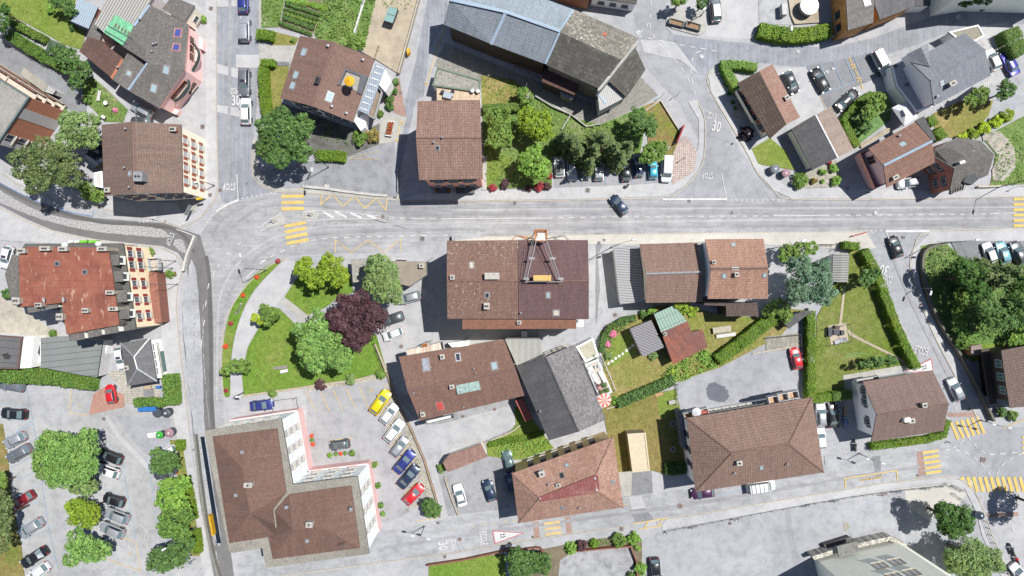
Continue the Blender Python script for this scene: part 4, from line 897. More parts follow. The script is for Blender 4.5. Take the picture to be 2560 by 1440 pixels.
def cover(label, poly, mat, dens=12, h=0.35, leaf=0.12, name='ground_cover', clump=True):
 """uncountable low planting over a photo polygon"""
 xs=[p[0] for p in poly];ys=[p[1] for p in poly];area=(max(xs)-min(xs))*(max(ys)-min(ys))/PPM**2
 n=int(area*dens);x=nr.uniform(min(xs), max(xs), n);y=nr.uniform(min(ys), max(ys), n)
 if clump:
  k=max(6, int(area*.7));cx=nr.uniform(min(xs), max(xs), k);cy=nr.uniform(min(ys), max(ys), k);i=nr.integers(0, k, n);m=nr.uniform(0,1, n)<.8
  x=np.where(m, cx[i]+nr.normal(0,7, n), x);y=np.where(m, cy[i]+nr.normal(0,7, n), y)
 k=pip(x, y, poly);x=x[k];y=y[k];n=len(x)
 if n<4: return
 c=P(sum(xs)/len(xs), sum(ys)/len(ys))
 C=np.stack([(x-1280)/PPM-c.x,(720-y)/PPM-c.y, nr.uniform(.03, h, n)],1)
 o=link(name, leaf_mesh(name, C, np.tile([0,0,1.],(n,1)), leaf, mat));o.location=(c.x, c.y,.05)
 setp(o, label, 'ground cover', None, 'stuff'); return o
tyre_m=m_plain('tyre', A(52,52,54),0.9);carglass=gl('car_glass', A(58,68,78),0.06);plast=m_plain('black_plastic', A(62,63,66),0.6)
lampw=m_paint('headlight_glass', A(225,228,232),0.15);lampr=m_paint('tail_light_glass', A(190,40,40),0.2);sunroofm=gl('sunroof_glass', A(66,60,74),0.06)
rimm=m_plain('rim_metal', A(175,178,182),0.35,0.6)
def loft(st, nseg=9):
 """st: list of (x, halfwidth, z_top, z_shoulder)"""
 vs=[];
 for x, hw, zt, zs in st:
  ring=[(hw*.86,.2),(hw*.985,.36),(hw,.52),(hw*.99, zs-.08),(hw*.955, zs),(hw*.8, zt-.03),(hw*.45, zt),(0, zt+.015)]
  ring=ring+[(-a, b) for a, b in ring[-2::-1]]
  vs.append([(x, a, b) for a, b in ring])
 n=len(vs[0]);fl=[v for r in vs for v in r];fs=[]
 for i in range(len(vs)-1):
  for j in range(n-1):fs.append([i*n+j,(i+1)*n+j,(i+1)*n+j+1, i*n+j+1])
  fs.append([i*n+n-1,(i+1)*n+n-1,(i+1)*n, i*n])
 fs.append(list(range(n)));fs.append([(len(vs)-1)*n+i for i in range(n)][::-1])
 return fl, fs
CT=dict(hatch=(4.1,1.78,-1.82,1.02,-1.38,.30,1.47,.93,.86,.93), small=(3.75,1.68,-1.70,1.0,-1.3,.30,1.5,.95,.9,.95), sedan=(4.6,1.82,-1.62,1.0,-.95,.22,1.43,.93,.88,.98), wagon=(4.6,1.82,-2.12,1.05,-1.75,.32,1.5,.95,.9,.95), suv=(4.5,1.88,-2.02,1.08,-1.62,.38,1.68,1.05,1.02,1.05), van=(4.9,1.92,-2.32,1.62,-2.18,.98,1.95,1.1,1.02,1.1), box=(4.2,1.8,-1.98,1.0,-1.88,.62,1.8,1.08,1.05,1.08))
CM={}
def car_meshes(kind):
 if kind in CM: return CM[kind]
 Lc, Wc, br, bf, tr, tf, zr, zb, zh, zt=CT[kind];h=Lc/2;w_=Wc/2
 prof=[(-1.0,.72, zt-.3),(-.975,.86, zt-.12),(-.93,.93, zt-.02),(-.8,.985, zt),(-.5,1, zb),(0,1, zb),(.35,1, zb),(.5,.995, zb-.01),(.65,.985, zh),(.8,.96, zh-.06),(.91,.90, zh-.13),(.965,.80, zh-.22),(1.0,.62, zh-.34)]
 fl, fs=loft([(x*h, w_*a, z, z-(.07 if abs(x)<.9 else.04)) for x, a, z in prof])
 B=MB();B.add(fl, fs,0)
 def ring(xr, xf, hwr, hwf, z, n=4):
  return [(xr,-hwr, z),(xf-.05,-hwf, z),(xf,0, z),(xf-.05, hwf, z),(xr, hwr, z),(xr-.03,0, z)]
 wb=w_*.90;wt=w_*.70 if kind not in ('van', 'box') else w_*.82
 r0=ring(br, bf, wb*.95, wb*.86, zb-.03);r1=ring(tr, tf, wt*.97, wt*.93, zr-.05)
 r2=[(x*.94+(tr+tf)/2*.06, y*.88, z+.04) for x, y, z in r1]
 V=r0+r1+r2+[((tr+tf)/2,0, zr+.015)]
 F=[[i,(i+1)%6,6+(i+1)%6,6+i] for i in range(6)]+[[6+i,6+(i+1)%6,12+(i+1)%6,12+i] for i in range(6)]+[[12+i,12+(i+1)%6,18] for i in range(6)]
 B.add(V, F,0)
 for x in (-.62,.63):
  for s in (-1,1):B.bar((x*h, s*w_*.90,.33),(x*h, s*(w_+.012),.33),.40,1,14)
 B.box((h*.955,0,.32),(.12, Wc*.7,.12),0,1);B.box((-h*.975,0,.34),(.1, Wc*.74,.12),0,1)
 B.box((h*.985,0,.52),(.06, Wc*.32,.10),0,1)
 if kind in ('wagon', 'suv'):
  for s in (-1,1):B.bar((tr+.1, s*wt*.9, zr+.04),(tf-.1, s*wt*.88, zr+.04),.025,1,6)
 body=mesh('body', B.v, B.f,[plast, plast], B.mi);
 me_s=[True]*len(B.f);body.polygons.foreach_set('use_smooth',[len(f)!=6 or True for f in B.f]);
 try:body.shade_smooth();body.set_sharp_from_angle(angle=math.radians(38))
 except Exception:pass
 def pane(nm, q, off, mat=carglass, ins=.1):
  q=[Vector(v) for v in q];c=sum(q, Vector())/len(q);nn=(q[1]-q[0]).cross(q[2]-q[0]).normalized()
  if nn.dot(c-Vector((0,0,.9)))<0:nn=-nn
  q2=[c+(v-c)*(1-ins)+nn*off for v in q];vs=q2+[v-nn*.03 for v in q2];n=len(q)
  f=[list(range(n)), list(range(n,2*n))[::-1]]+[[i,(i+1)%n, n+(i+1)%n, n+i][::-1] for i in range(n)]
  me=mesh(nm, vs, f,[mat]); return me
 a, b, c, d=r0, r1, None, None
 ws=MB()
 def curved(qa, qb, nm):
  vs=[]
  for (p0, p1, p2),(q0, q1, q2) in ((qa, qb), ):
   rows=[[Vector(p0), Vector(p1), Vector(p2)],[Vector(q0), Vector(q1), Vector(q2)]]
  sgn=1 if rows[0][1].x>0 else -1
  out=[]
  for t in (.06,.94):
   rr=[rows[0][i].lerp(rows[1][i], t) for i in range(3)]
   m_=rr[1];rr=[m_+(rr[0]-m_)*.90, m_, m_+(rr[2]-m_)*.90];out+=[v+Vector((sgn*.018,0,.018)) for v in rr]
  v2=out+[v-Vector((sgn*.03,0,.03)) for v in out]
  f=[[0,1,4,3],[1,2,5,4],[6,9,10,7],[7,10,11,8],[0,3,9,6],[2,8,11,5],[3,4,10,9],[4,5,11,10],[0,6,7,1],[1,7,8,2]]
  return mesh(nm, v2, f,[gl('windscreen_glass', A(118,138,144),.08)])
 wind=curved((r0[1], r0[2], r0[3]),(r1[1], r1[2], r1[3]), 'windscreen')
 rear=curved((r0[4], r0[5], r0[0]),(r1[4], r1[5], r1[0]), 'rear_window')
 sl_=pane('side_window',[r0[3], r0[4], r1[4], r1[3]],.012);sr_=pane('side_window',[r0[0], r0[1], r1[1], r1[0]],.012)
 hl=[]
 for s in (-1,1):
  m=MB();m.box((h*.925, s*w_*.70, zh-.2),(.34,.28,.14),-s*.5,0,.7);hl.append(mesh('headlight', m.v, m.f,[lampw], m.mi))
 tl=[]
 for s in (-1,1):
  m=MB();m.box((-h*.955, s*w_*.74, zt-.16),(.16,.28,.22), s*.3,0,.85);tl.append(mesh('tail_light', m.v, m.f,[lampr], m.mi))
 mr=[]
 for s in (-1,1):
  m=MB();m.box((bf-.35, s*(w_+.07), zb+.06),(.14,.22,.14),0,0,.8);mr.append(mesh('mirror', m.v, m.f,[plast], m.mi))
 m=MB();m.bar((0,-.11,0),(0,.11,0),.31,0,16);m.bar((0,-.118,0),(0,.118,0),.19,1,12);wl=mesh('wheel', m.v, m.f,[tyre_m, rimm], m.mi)
 rp=mesh('sunroof',[(x, y, z) for x, y, z in [(tf-.55,-wt*.6, zr+.022),(tf-.12,-wt*.6, zr+.018),(tf-.12, wt*.6, zr+.018),(tf-.55, wt*.6, zr+.022)]]+[(tf-.55,-wt*.6, zr-.02),(tf-.12,-wt*.6, zr-.02),(tf-.12, wt*.6, zr-.02),(tf-.55, wt*.6, zr-.02)],[[0,1,2,3],[0,4,5,1],[1,5,6,2],[2,6,7,3],[3,7,4,0]],[sunroofm])
 rk=MB()
 for i in range(5):rk.box((tr+.25+i*(tf-tr-.4)/4,0, zr+.09),(.05, wt*2,.05))
 for s in (-1,1):rk.box(((tr+tf)/2, s*wt*.92, zr+.085),(tf-tr,.045,.045))
 rk=mesh('roof_rack', rk.v, rk.f,[MATS['grey_metal']], rk.mi)
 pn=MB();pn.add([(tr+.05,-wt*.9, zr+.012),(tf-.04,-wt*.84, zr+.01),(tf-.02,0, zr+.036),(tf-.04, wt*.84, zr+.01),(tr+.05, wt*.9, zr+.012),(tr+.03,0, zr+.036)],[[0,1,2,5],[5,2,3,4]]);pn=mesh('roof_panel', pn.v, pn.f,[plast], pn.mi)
 CM[kind]=(body, wind, rear, sl_, sr_, hl, tl, mr, wl, rp, rk, pn, Lc, h, w_); return CM[kind]
PC=dict(white=A(246,247,250), silver=A(196,201,208), grey=A(138,142,150), dgrey=A(98,102,108), black=A(48,50,54), navy=A(52,68,98), blue=A(60,72,158), violet=A(68,66,176), red=A(226,36,46), dred=A(160,34,48), yellow=A(252,226,10), cyan=A(80,190,222), pale=A(150,205,220), teal=A(112,138,140), purple=A(92,52,92), charcoal=A(74,78,84))
def car(fx, fy, rx, ry, kind, colr, label, group='parked cars', sunroof=False, rack=False, roofc=None, name='parked_car', z=0.03):
 body, wind, rear, s1, s2, hl, tl, mr, wl, rp, rk, pn, Lc, h, w_=car_meshes(kind)
 f=P(fx, fy,.7);r=P(rx, ry,.7);d=f-r;c=(f+r)/2
 root=empty(name,(c.x, c.y, z), label, 'van' if kind in ('van', ) else 'car', group)
 root.rotation_euler=(0,0, math.atan2(d.y, d.x));sx=max(.8, min(1.12,(d.length+.0)/Lc));sy=0.97+.3*(sx-.97)
 root.scale=(sx, min(1.04, sy),.5+.5*sx)
 metal=0.0 if colr in ('white', 'red', 'yellow') else 0.35
 pm=m_paint('paint_'+colr, PC[colr],0.3, metal)
 def pt(nm, me, own=None):
  o=link(nm, me, root)
  if own is not None:o.material_slots[0].link='OBJECT';o.material_slots[0].material=own
  return o
 pt('body', body, pm);pt('windscreen', wind);pt('rear_window', rear);pt('side_window', s1);pt('side_window', s2)
 for m in hl:pt('headlight', m)
 for m in tl:pt('tail_light', m)
 for m in mr:pt('mirror', m, pm)
 for x in (-.62,.63):
  for s in (-1,1):
   o=pt('wheel', wl);o.location=(x*h, s*(w_-.1),.31)
 if sunroof:pt('sunroof', rp)
 if rack:pt('roof_rack', rk)
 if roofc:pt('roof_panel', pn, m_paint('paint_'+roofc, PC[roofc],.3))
 return root
polem=m_plain('pole_grey', A(150,154,158),0.5,0.4,0.06);lampm=m_plain('lamp_white', A(232,234,236),0.4,0,0.05)
def lamp(label, bx, by, h, ax, ay, al=1.8, heads=1, name='street_lamp', group='street lamps'):
 b=P(bx, by);root=empty(name, b, label, 'street lamp', group)
 m=MB();m.bar((0,0,0),(0,0,.8),.11,0,10);m.bar((0,0,.8),(0,0, h),.075,0,10,.05);m.lathe((0,0,0),[(.2,0),(.2,.05),(.12,.08)],12);m.build('pole',[polem], root)
 n=math.hypot(ax, ay) or 1;dx, dy=ax/n,-ay/n
 for i in range(heads):
  if i:dx, dy=-dx,-dy
  m=MB();m.bar((0,0, h-.08),(dx*al, dy*al, h+.22),.035,0,8);m.build('arm',[polem], root)
  g=MB();rz=math.atan2(dy, dx);g.box((dx*(al+.28), dy*(al+.28), h+.24),(.78,.34,.12), rz,0,.75);g.box((dx*(al+.28), dy*(al+.28), h+.17),(.6,.26,.05), rz,1)
  g.build('lamp_head',[lampm, MATS['sky_glass']], root)
 return root
T_br=m_tile('tile_brown', A(150,122,112), A(140,112,102),.62,.34,.36, stain=.3)
T_br2=m_tile('tile_dull_brown', A(146,124,114), A(136,114,105),.62,.34,.36, stain=.25)
T_red=m_tile('tile_red_brown', A(158,118,104), A(146,106,94),.6,.34,.38, spots=.5, spotc=A(185,165,140), stain=.35)
T_pink=m_tile('tile_rose_brown', A(178,146,132), A(164,130,118),.55,.36,.42, stain=.3)
T_ora=m_tile('tile_orange_brown', A(192,156,140), A(170,134,118),.62,.40,.46, stain=.4, stainc=A(140,100,80))
T_mos=m_tile('tile_lichened', A(148,118,106), A(136,108,98),.65,.33,.36, spots=.75, spotc=A(196,186,168), stain=.35)
T_dk=m_tile('tile_dark_brown', A(118,102,96), A(108,94,90),.5,.36,.4, stain=.3)
T_choc=m_tile('tile_chocolate', A(132,106,96), A(122,98,90),.72,.3,.32, stain=.4, stainc=A(150,110,90))
T_sl=m_tile('slate_grey', A(138,134,130), A(118,115,112),.55,.42,.34, off=.5, stain=.4)
T_sl2=m_tile('slate_blue_grey', A(156,160,168), A(148,152,160),.66,.3,.4, stain=.25, rough=.5)
T_sld=m_tile('slate_dark', A(104,104,106), A(96,96,98),.8,.3,.3, off=.5, stain=.5, stainc=A(130,130,132))
T_st=m_tile('stone_slabs', A(112,110,104), A(92,90,86),.5,.9,.6, off=.5, spots=.5, spotc=A(170,168,160), stain=.6)
T_lich=m_tile('lichen_slabs', A(152,147,138), A(124,119,110),.5,.9,.6, off=.5, spots=1.3, spotc=A(206,200,188), stain=.5)
T_barn=m_tile('metal_tile_blue', A(150,158,168), A(144,152,162),.68,.38,.42, rough=.5, stain=.2)
T_barn2=m_tile('metal_tile_light', A(166,178,188), A(158,170,180),.78,.38,.42, rough=.45, stain=.25)
C_gr=m_corr('corrugated_grey', A(176,176,180),.42,.6);C_lt=m_corr('corrugated_light', A(206,206,204),.3,.7);C_bl=m_corr('corrugated_blue', A(178,196,214),.4,.7)
C_br=m_corr('corrugated_brownish', A(160,152,148),.42,.55);C_teal=m_corr('metal_green', A(150,182,168),.5,.82, seam=1.6);C_gr2=m_corr('corrugated_slate', A(142,140,148),.42,.7)
def rust():
 b=NB('rusty_sheet');v=b.coord(uv=True)
 br=b.n('ShaderNodeTexBrick');b.l(v, br.inputs[0]);br.offset=.5;br.inputs['Scale'].default_value=1;br.inputs['Brick Width'].default_value=2.2;br.inputs['Row Height'].default_value=1.1
 br.inputs['Mortar Size'].default_value=.03;br.inputs['Color1'].default_value=A(164,100,84);br.inputs['Color2'].default_value=A(150,90,78);br.inputs['Mortar'].default_value=A(120,74,66)
 x=b.mix(br.outputs[0], A(176,118,96), b.ramp(b.noise(v,.35,8,.7),[(.4,0.),(.65,.8)]))
 x=b.mix(x, A(120,72,66), b.ramp(b.noise(v,.22,5,.6),[(.52,0.),(.7,.7)]))
 sc=b.coord(uv=True, scale=(1.0,.35,1));x=b.mix(x, A(214,178,158), b.ramp(b.noise(sc,.9,9,.8),[(.57,0.),(.61,.85)]))
 b.col(x);b.set(.85,0,.2); return b.m
R_rust=rust();MATS['rusty_sheet']=R_rust
R_rust2=m_ground('rusty_dark', A(104,84,80), var=.2, tint=A(122,90,82), stain=.5)
gravr=m_ground('gravel_roof', A(178,176,168), var=.15, speck=.6);gravg=m_ground('gravel_roof_dark', A(150,150,146), var=.2, speck=.6)
felt=m_corr('roofing_felt', A(146,152,150),4.0,.97, seam=1.0);feltd=m_corr('felt_dark', A(118,118,120),4,.97, seam=1.2)
w_cream=m_plain('wall_cream', A(238,230,210, k=1.0), var=.06);w_white=m_plain('wall_white', A(240,241,244, k=.9), var=.04);w_grey=m_plain('wall_grey', A(196,196,196, k=1.0), var=.08)
w_pink=m_plain('wall_pink', A(236,194,190, k=1.0), var=.05);w_sal=m_plain('wall_salmon', A(222,160,146, k=1.0), var=.06);w_red=m_plain('wall_red', A(180,124,108, k=1.2), var=.08);w_dk=m_plain('wall_dark_wood', A(84,74,66), var=.15)
w_must=m_plain('wall_mustard', A(214,188,136, k=.95), var=.06);w_stone=m_ground('wall_stone', A(170,162,148), var=.25, speck=.4);w_blue=m_plain('wall_pale_blue', A(222,236,246, k=.9), var=.03);w_yell=m_plain('wall_yellow', A(232,214,182, k=1.0), var=.06)
w_brown=m_plain('wall_brown', A(166,112,88, k=1.0), var=.1);w_ochre=m_plain('wall_ochre', A(186,134,78, k=1.0), var=.2, scale=.8);w_beige=m_plain('wall_beige', A(238,230,212, k=.85), var=.06)
shr=m_plain('shutter_rust', A(196,110,82));shg=m_plain('shutter_green', A(72,96,78));shred=m_plain('shutter_red', A(176,70,72));shgr=m_plain('shutter_grey', A(130,138,150))
copper=m_plain('copper_green', A(168,194,188),.6, var=.2);deckw=m_tile('deck_boards', A(176,160,142), A(160,144,128),.6,3,.14);railw=m_plain('rail_white', A(236,238,242),.5);railg=m_plain('rail_glass_green', A(74,98,94),.2)
blueflash=m_plain('blue_flashing', A(178,198,218),.45, var=.06);concr=m_ground('concrete_roof', A(168,164,154), var=.15, speck=.4)
yel_p=m_plain('sunshade_yellow', A(250,190,40));fabw=m_plain('white_fabric', A(238,240,246), var=.05)
def balcony(b, pts, z, floor, rail=railw, rh=1.0, name='balcony', open_edges=()):
 """slab seen at z with a railing; thin posts and panels"""
 q=[P(x, y, z)-b.c for x, y in pts];m=MB();m.prism([(v.x, v.y) for v in q], z-.2, z)
 n=len(q)
 for i in range(n):
  if i in open_edges:continue
  a, c=q[i], q[(i+1)%n];d=(c-a).to_2d();Ln=d.length;d.normalize();cc=(a+c)/2
  m.box((cc.x, cc.y, z+rh/2),(Ln,.06, rh), math.atan2(d.y, d.x),1)
 return m.build(name,[floor, rail], b.root)
def parasol(label, px, py, r, z, m1, m2=None, n=8, name='parasol', group=None, hh=2.2, sq=False):
 c=P(px, py, z+hh);root=empty(name,(c.x, c.y, z), label, 'parasol', group)
 m=MB();n2=n;vs=[(0,0, hh+.25)];R_=r/PPM
 for i in range(n2):
  t=6.2832*i/n2+.3;vs.append((R_*math.cos(t), R_*math.sin(t), hh-.12))
 for i in range(n2):
  a, b=1+i,1+(i+1)%n2;m.add([vs[0], vs[a], vs[b]],[[0,1,2]],(i%2) if m2 else 0)
  m.add([vs[a], vs[b],(vs[b][0], vs[b][1], vs[b][2]-.15),(vs[a][0], vs[a][1], vs[a][2]-.15)],[[0,3,2,1]],(i%2) if m2 else 0)
 m.build('canopy',[m1, m2 or m1], root);g=MB();g.bar((0,0,0),(0,0, hh+.3),.03,0,6);g.lathe((0,0,0),[(.25,0),(.25,.06),(.05,.1)],10);g.build('pole',[polem], root); return root
o, f=flat([(-200,70),(0,196),(75,243),(-6,362),(-300,170)],9)
a=Bld('apartment_building', 'grey pebble roofed building with striped balconies cut by the left edge', 'building', o, f, w_brown, gravr, inset=.1, thick=.3, flatrim=m_plain('teal_trim', A(110,130,132)))
e=a.edge(75,243,-6,362);ws_=m_plain('stripe_white', A(226,222,220), var=.05)
a.windows(e,1,[7.6,4.9,2.2],1.5,1.7, m0=.05, m1=.76)
u, v=a.wbase[e];d=Vector((v.x-u.x, v.y-u.y,0));L_=d.length;d.normalize();nn=Vector((d.y,-d.x,0));m=MB()
if (u-P(75,243,9)).length>(v-P(75,243,9)).length:u, d=v,-d
for t0, t1 in ((.22,.42),(.9,1.0)):
 c=u+d*(L_*(t0+t1)/2)-a.c+nn*.02;m.box((c.x, c.y,4.3),(L_*(t1-t0),.1,8.6), math.atan2(d.y, d.x))
m.build('wall_stripe',[ws_], a.root)
for i, z in enumerate((1.0,3.2,5.4,7.6)):
 q=[a.ins[j] for j in range(len(a.ins))]
 u, v=a.wbase[a.edge(0,196,75,243)];u2, v2=a.wbase[a.edge(-200,70,0,196)]
 for (s0, s1) in ((u, v),(u2, v2)):
  d=Vector((s1.x-s0.x, s1.y-s0.y,0));L_=d.length;d.normalize();nn=Vector((d.y,-d.x,0));cc=(s0+s1)/2-a.c+nn*.55;m=MB()
  m.box((cc.x, cc.y, z),(L_-.2,1.1,.18), math.atan2(d.y, d.x));c2=cc+nn*.52;m.box((c2.x, c2.y, z+.5),(L_-.2,.06,.85), math.atan2(d.y, d.x),1)
  m.build('balcony',[m_plain('balcony_cream', A(236,222,205)), m_plain('balcony_rail_brown', A(176,122,104)) if i%2 else MATS['balcony_cream']], a.root)
o, f=flat([(60,168),(120,212),(110,230),(50,187)],2.5);b=Bld('carport', 'long flat beige carport roof on the shaded drive', 'carport', o, f, w_grey, m_ground('carport_roof', A(190,186,174)), inset=.3)
o, f=flat([(120,212),(140,226),(132,236),(110,229)],2.4);b=Bld('shed', 'small corrugated shed at the end of the carport', 'shed', o, f, w_grey, C_lt, inset=.1)
o, f=flat([(125,97),(160,112),(150,146),(112,130)],2.3);o=o+[];
b=Bld('pavilion', 'dark green garden tent beside the lawn', 'tent',[(125,97,2.1),(160,112,2.1),(150,146,2.1),(112,130,2.1)],[[0,1,4],[1,2,4],[2,3,4],[3,0,4]], m_plain('tent_green', A(84,104,84)), m_plain('tent_green2', A(92,112,90)), extra=[(136,121,2.9)], inset=.1)
# ===== B: grey tiled house with pink facade =====
b=Bld('house', 'large grey tiled house with a pink curved balcony facade', 'house',[(372,10,5.4),(472,62,5.4),(462,175,6.6),(398,271,5.4),(320,226,5.4),(372,158,6.6),(302,113,5.6),(332,65,5.9)],[[7,0,1,2,5,6],[5,2,3,4]], w_pink, T_sl, inset=.25, trim=w_sal)
b.skylight(445,83,1.0,1.3, m_plain('frame_orange', A(236,150,128)), gl('blue_glass', A(84,100,170)));b.skylight(441,119,1.0,1.1, MATS['frame_orange'], MATS['blue_glass']);b.skylight(416,175);b.skylight(385,221)
for q in ((352,50),(393,110),(383,130),(386,112)):b.vent(*q)
b.patch('flashing',[(366,157),(371,158),(324,226),(319,223)], blueflash,.06);b.patch('flashing',[(371,12),(377,13),(338,66),(332,63)], blueflash,.06)
e=b.edge(472,62,462,175);b.windows(e,3,[3.9],1.0,1.3, frame=shr, m0=.3, m1=.15);e2=b.edge(462,175,398,271);b.windows(e2,4,[3.9],.9,1.2, frame=shr, m0=.3, m1=.2);b.windows(e2,2,[1.5],.9,1.2, frame=shr, m0=.6, m1=.1)
def curved_balcony(b, pts, z, nm='balcony'):
 q=[P(x, y, z)-b.c for x, y in smooth_poly(pts,5)];m=MB();m.prism([(v.x, v.y) for v in q], z-.2, z)
 for i in range(len(q)-1):m.bar((q[i].x, q[i].y, z+.95),(q[i+1].x, q[i+1].y, z+.95),.05,1,6);cc=(q[i]+q[i+1])/2;d=q[i+1]-q[i];m.box((cc.x, cc.y, z+.45),(d.length,.04,.8), math.atan2(d.y, d.x),1)
 m.build(nm,[w_pink, railg], b.root)
curved_balcony(b,[(484,105),(499,125),(500,150),(485,182)],2.9);curved_balcony(b,[(476,200),(476,218),(462,240),(440,256)],2.9)
b.block('bay',[(478,72),(508,100),(507,125),(487,112)],0,1.2, w_pink);b.block('bay',[(412,262),(448,276),(440,286),(404,270)],0,1.2, w_pink)
b.block('stair',[(470,172),(495,185),(485,202),(465,188)],0,1.4, m_plain('dark_steps', A(60,62,66)))
o, f=flat([(268,0),(300,-20),(390,-20),(374,8),(332,63),(288,37),(258,80),(236,60)],5.2);b=Bld('barn', 'barn wing with pale corrugated roof behind the pink house', 'barn', o, f, w_grey, m_corr('corr_white_black', A(202,200,194),.42,.45), inset=.2, uvrot=-.52)
o, f=flat([(288,37),(336,64),(307,114),(258,80)],5.9);b=Bld('tarpaulin_roof', 'bright green tarpaulin stretched over a half built roof', 'tarpaulin', o, f, m_plain('timber', A(150,120,90)), m_plain('tarp_green', A(136,212,166),.5, var=.14, scale=1.5), inset=.3, thick=.15)
for i in range(5):b.patch('batten',[(290+i*8,58+i*5),(293+i*8,60+i*5),(289+i*8,69+i*5),(286+i*8,67+i*5)], m_plain('batten', A(140,118,105)),.08)
for q in ([(268,62),(330,96)],[(262,76),(318,108)]):
 m=MB();m.bar(P(*q[0],6.2)-b.c, P(*q[1],6.2)-b.c,.05);m.build('pole',[polem], b.root)
b=Bld('outbuilding', 'outbuilding with old reddish brown tiled roof', 'outbuilding',[(218,93,4.2),(250,101,4.6),(308,145,4.6),(278,194,3.8),(198,128,3.6)],[[0,1,2,3,4]], w_brown, m_tile('tile_old_rust', A(132,106,98), A(118,92,84),.6,.3,.3, spots=.3, spotc=A(190,140,110)), inset=.3)
b.block('parapet',[(304,147),(309,149),(282,199),(276,193)],3,4.9, m_plain('orange_cap', A(206,132,100)))
o, f=flat([(318,133),(371,158),(320,226),(281,199)],4.9);b=Bld('annex', 'small grey tiled annex with one roof window', 'annex', o, f, w_sal, T_sl, inset=.2);b.skylight(323,184,.7,.7);b.vent(297,170)
o, f=flat([(237,45),(262,58),(250,101),(216,92),(222,78)],3.6);Bld('annex', 'small brown grey lean-to between the lawn shed and the barn', 'annex', o, f, w_beige, T_sl, inset=.2)
o, f=flat([(195,-4),(245,17),(221,72),(178,53)],3.0);Bld('shed', 'pale blue corrugated shed by the corner lawn', 'shed', o, f, w_red, m_corr('corr_pale_blue', A(186,204,220),.36,.74), inset=.2, uvrot=-.4)
o, f=flat([(405,22),(430,-10),(487,14),(462,56)],4.0);b=Bld('garage', 'grey tiled garage with cream wall at the top kerb', 'garage', o, f, w_cream, T_sl, inset=.15);b.windows(b.edge(487,14,462,56),1,[1.6],1.0,1.2)
# ===== C: brown roofed corner house =====
o, f=gable((254,312),(260,490),(337,482),(457,483),(453,311),(332,304),9.0,11.2)
b=Bld('apartment_building', 'cream corner building with brown ridge roof and red shutters', 'building', o, f, w_cream, T_br2, inset=.3);b.ridge([((332,304,11.2),(337,482,11.2))])
b.windows((457,483,453,311),4,[7.3,4.6,1.9],.8,1.4, shr, m0=.08, m1=.08, glass=gl('blind_glass', A(236,232,232),.5));b.windows((260,490,337,482),2,[6.8,4.2],1,1.5, shr);b.windows((337,482,457,483),3,[7,4.4],1,1.5, shr)
b.chimney(345,441,1.2,1.3,1.6, MATS['grey_metal'],0,2, MATS['grey_metal']);b.skylight(325,434,.6,.45);b.chimney(432,323,.9,.5,.7, m_plain('chimney_red', A(190,120,96)),0,2);b.vent(314,420);b.vent(326,469);b.vent(317,323);b.chimney(268,475,.8,.6,.8, MATS['chimney_red'],0,1)
m=MB();q=P(498,497,3.0)-b.c;m.box((q.x, q.y,2.9),(.8,.3,.7),.2);m.build('hanging_sign',[m_plain('sign_yellow', A(250,210,30))], b.root)
m=MB();q=P(470,508,.2)-b.c
for i in range(4):m.lathe((q.x, q.y,0),[(1.7-i*.35,.18*i+.01),(1.7-i*.35,.18*i+.18),(1.3-i*.3,.18*i+.18)],24)
m.build('steps',[conc], b.root)
o, f=flat([(236,432),(256,428),(258,470),(238,466)],3.0);Bld('terrace_wing', 'small white roof terrace beside the corner house', 'terrace', o, f, w_beige, m_plain('terr_white', A(226,220,216)), inset=.05, flatrim=w_white)
b=Bld('winter_garden', 'dark glass winter garden left of the corner house', 'conservatory',[(212,388,3),(236,358,3),(256,364,3),(256,404,3),(234,420,3),(206,400,3)],[[0,1,2,3,4,5]], w_dk, m_corr('dark_glass_roof', A(62,70,84),1.0,.6, rough=.2), inset=.1)
# ===== D: house with rust roof at the west junction =====
o, f=flat([(62,609),(308,608),(318,680),(340,823),(175,851),(150,775),(42,768),(45,640)],9.0)
b=Bld('apartment_building', 'old corner hotel with rusty sheet roof and yellow facade', 'building', o, f, w_yell, m_tile('mansard_slate', A(122,122,118), A(106,106,104),.6,.3,.3), inset=.3, thick=.25)
b.block('upper_roof',[(66,617),(270,619),(282,688),(298,812),(166,836),(155,757),(50,768),(47,640)],9,11.3,[T_sl]);
deck=[(66,617),(270,619),(282,688),(298,812),(166,836),(155,757),(50,768),(47,640)]
q=[P(x, y,11.36)-b.c for x, y in deck];n=len(q);me=mesh('rusty_roof', q[::-1]+[v-Vector((0,0,.15)) for v in q[::-1]],[list(range(n)), list(range(n,2*n))[::-1]]+[[(i+1)%n, i, n+i, n+(i+1)%n] for i in range(n)],[R_rust], None,[[(v.x, v.y) for v in q[::-1]]]+[[(0,0)]*n]+[[(0,0)]*4]*n);rr=link('rusty_roof', me, b.root)
def dormer(b, px, py, w, d, z0, z1, mat=None, rot=0):
 q=P(px, py, z1)-b.c;m=MB();m.box((q.x, q.y,(z0+z1)/2),(w, d, z1-z0), rot);m.box((q.x, q.y, z1+.05),(w+.3, d+.3,.12), rot,1);g=m.build('dormer',[mat or w_beige, T_sl], b.root)
 k=MB();k.box((q.x+math.cos(rot)*(w/2+.02), q.y+math.sin(rot)*(w/2+.02),(z0+z1)/2+.3),(.06, d*.6,.9), rot);k.build('pane',[MATS['win_glass']], g)
for a_ in ((284,650),(293,691),(303,742),(309,784)):dormer(b, *a_,1.5,1.3,9,10.9)
for a_ in ((193,836),(236,827),(278,819)):dormer(b, *a_,1.5,1.7,9,10.7, w_beige,-1.4)
for a_ in ((85,768),(128,760)):dormer(b, *a_,1.2,1.6,9,10.7, w_beige,-1.4)
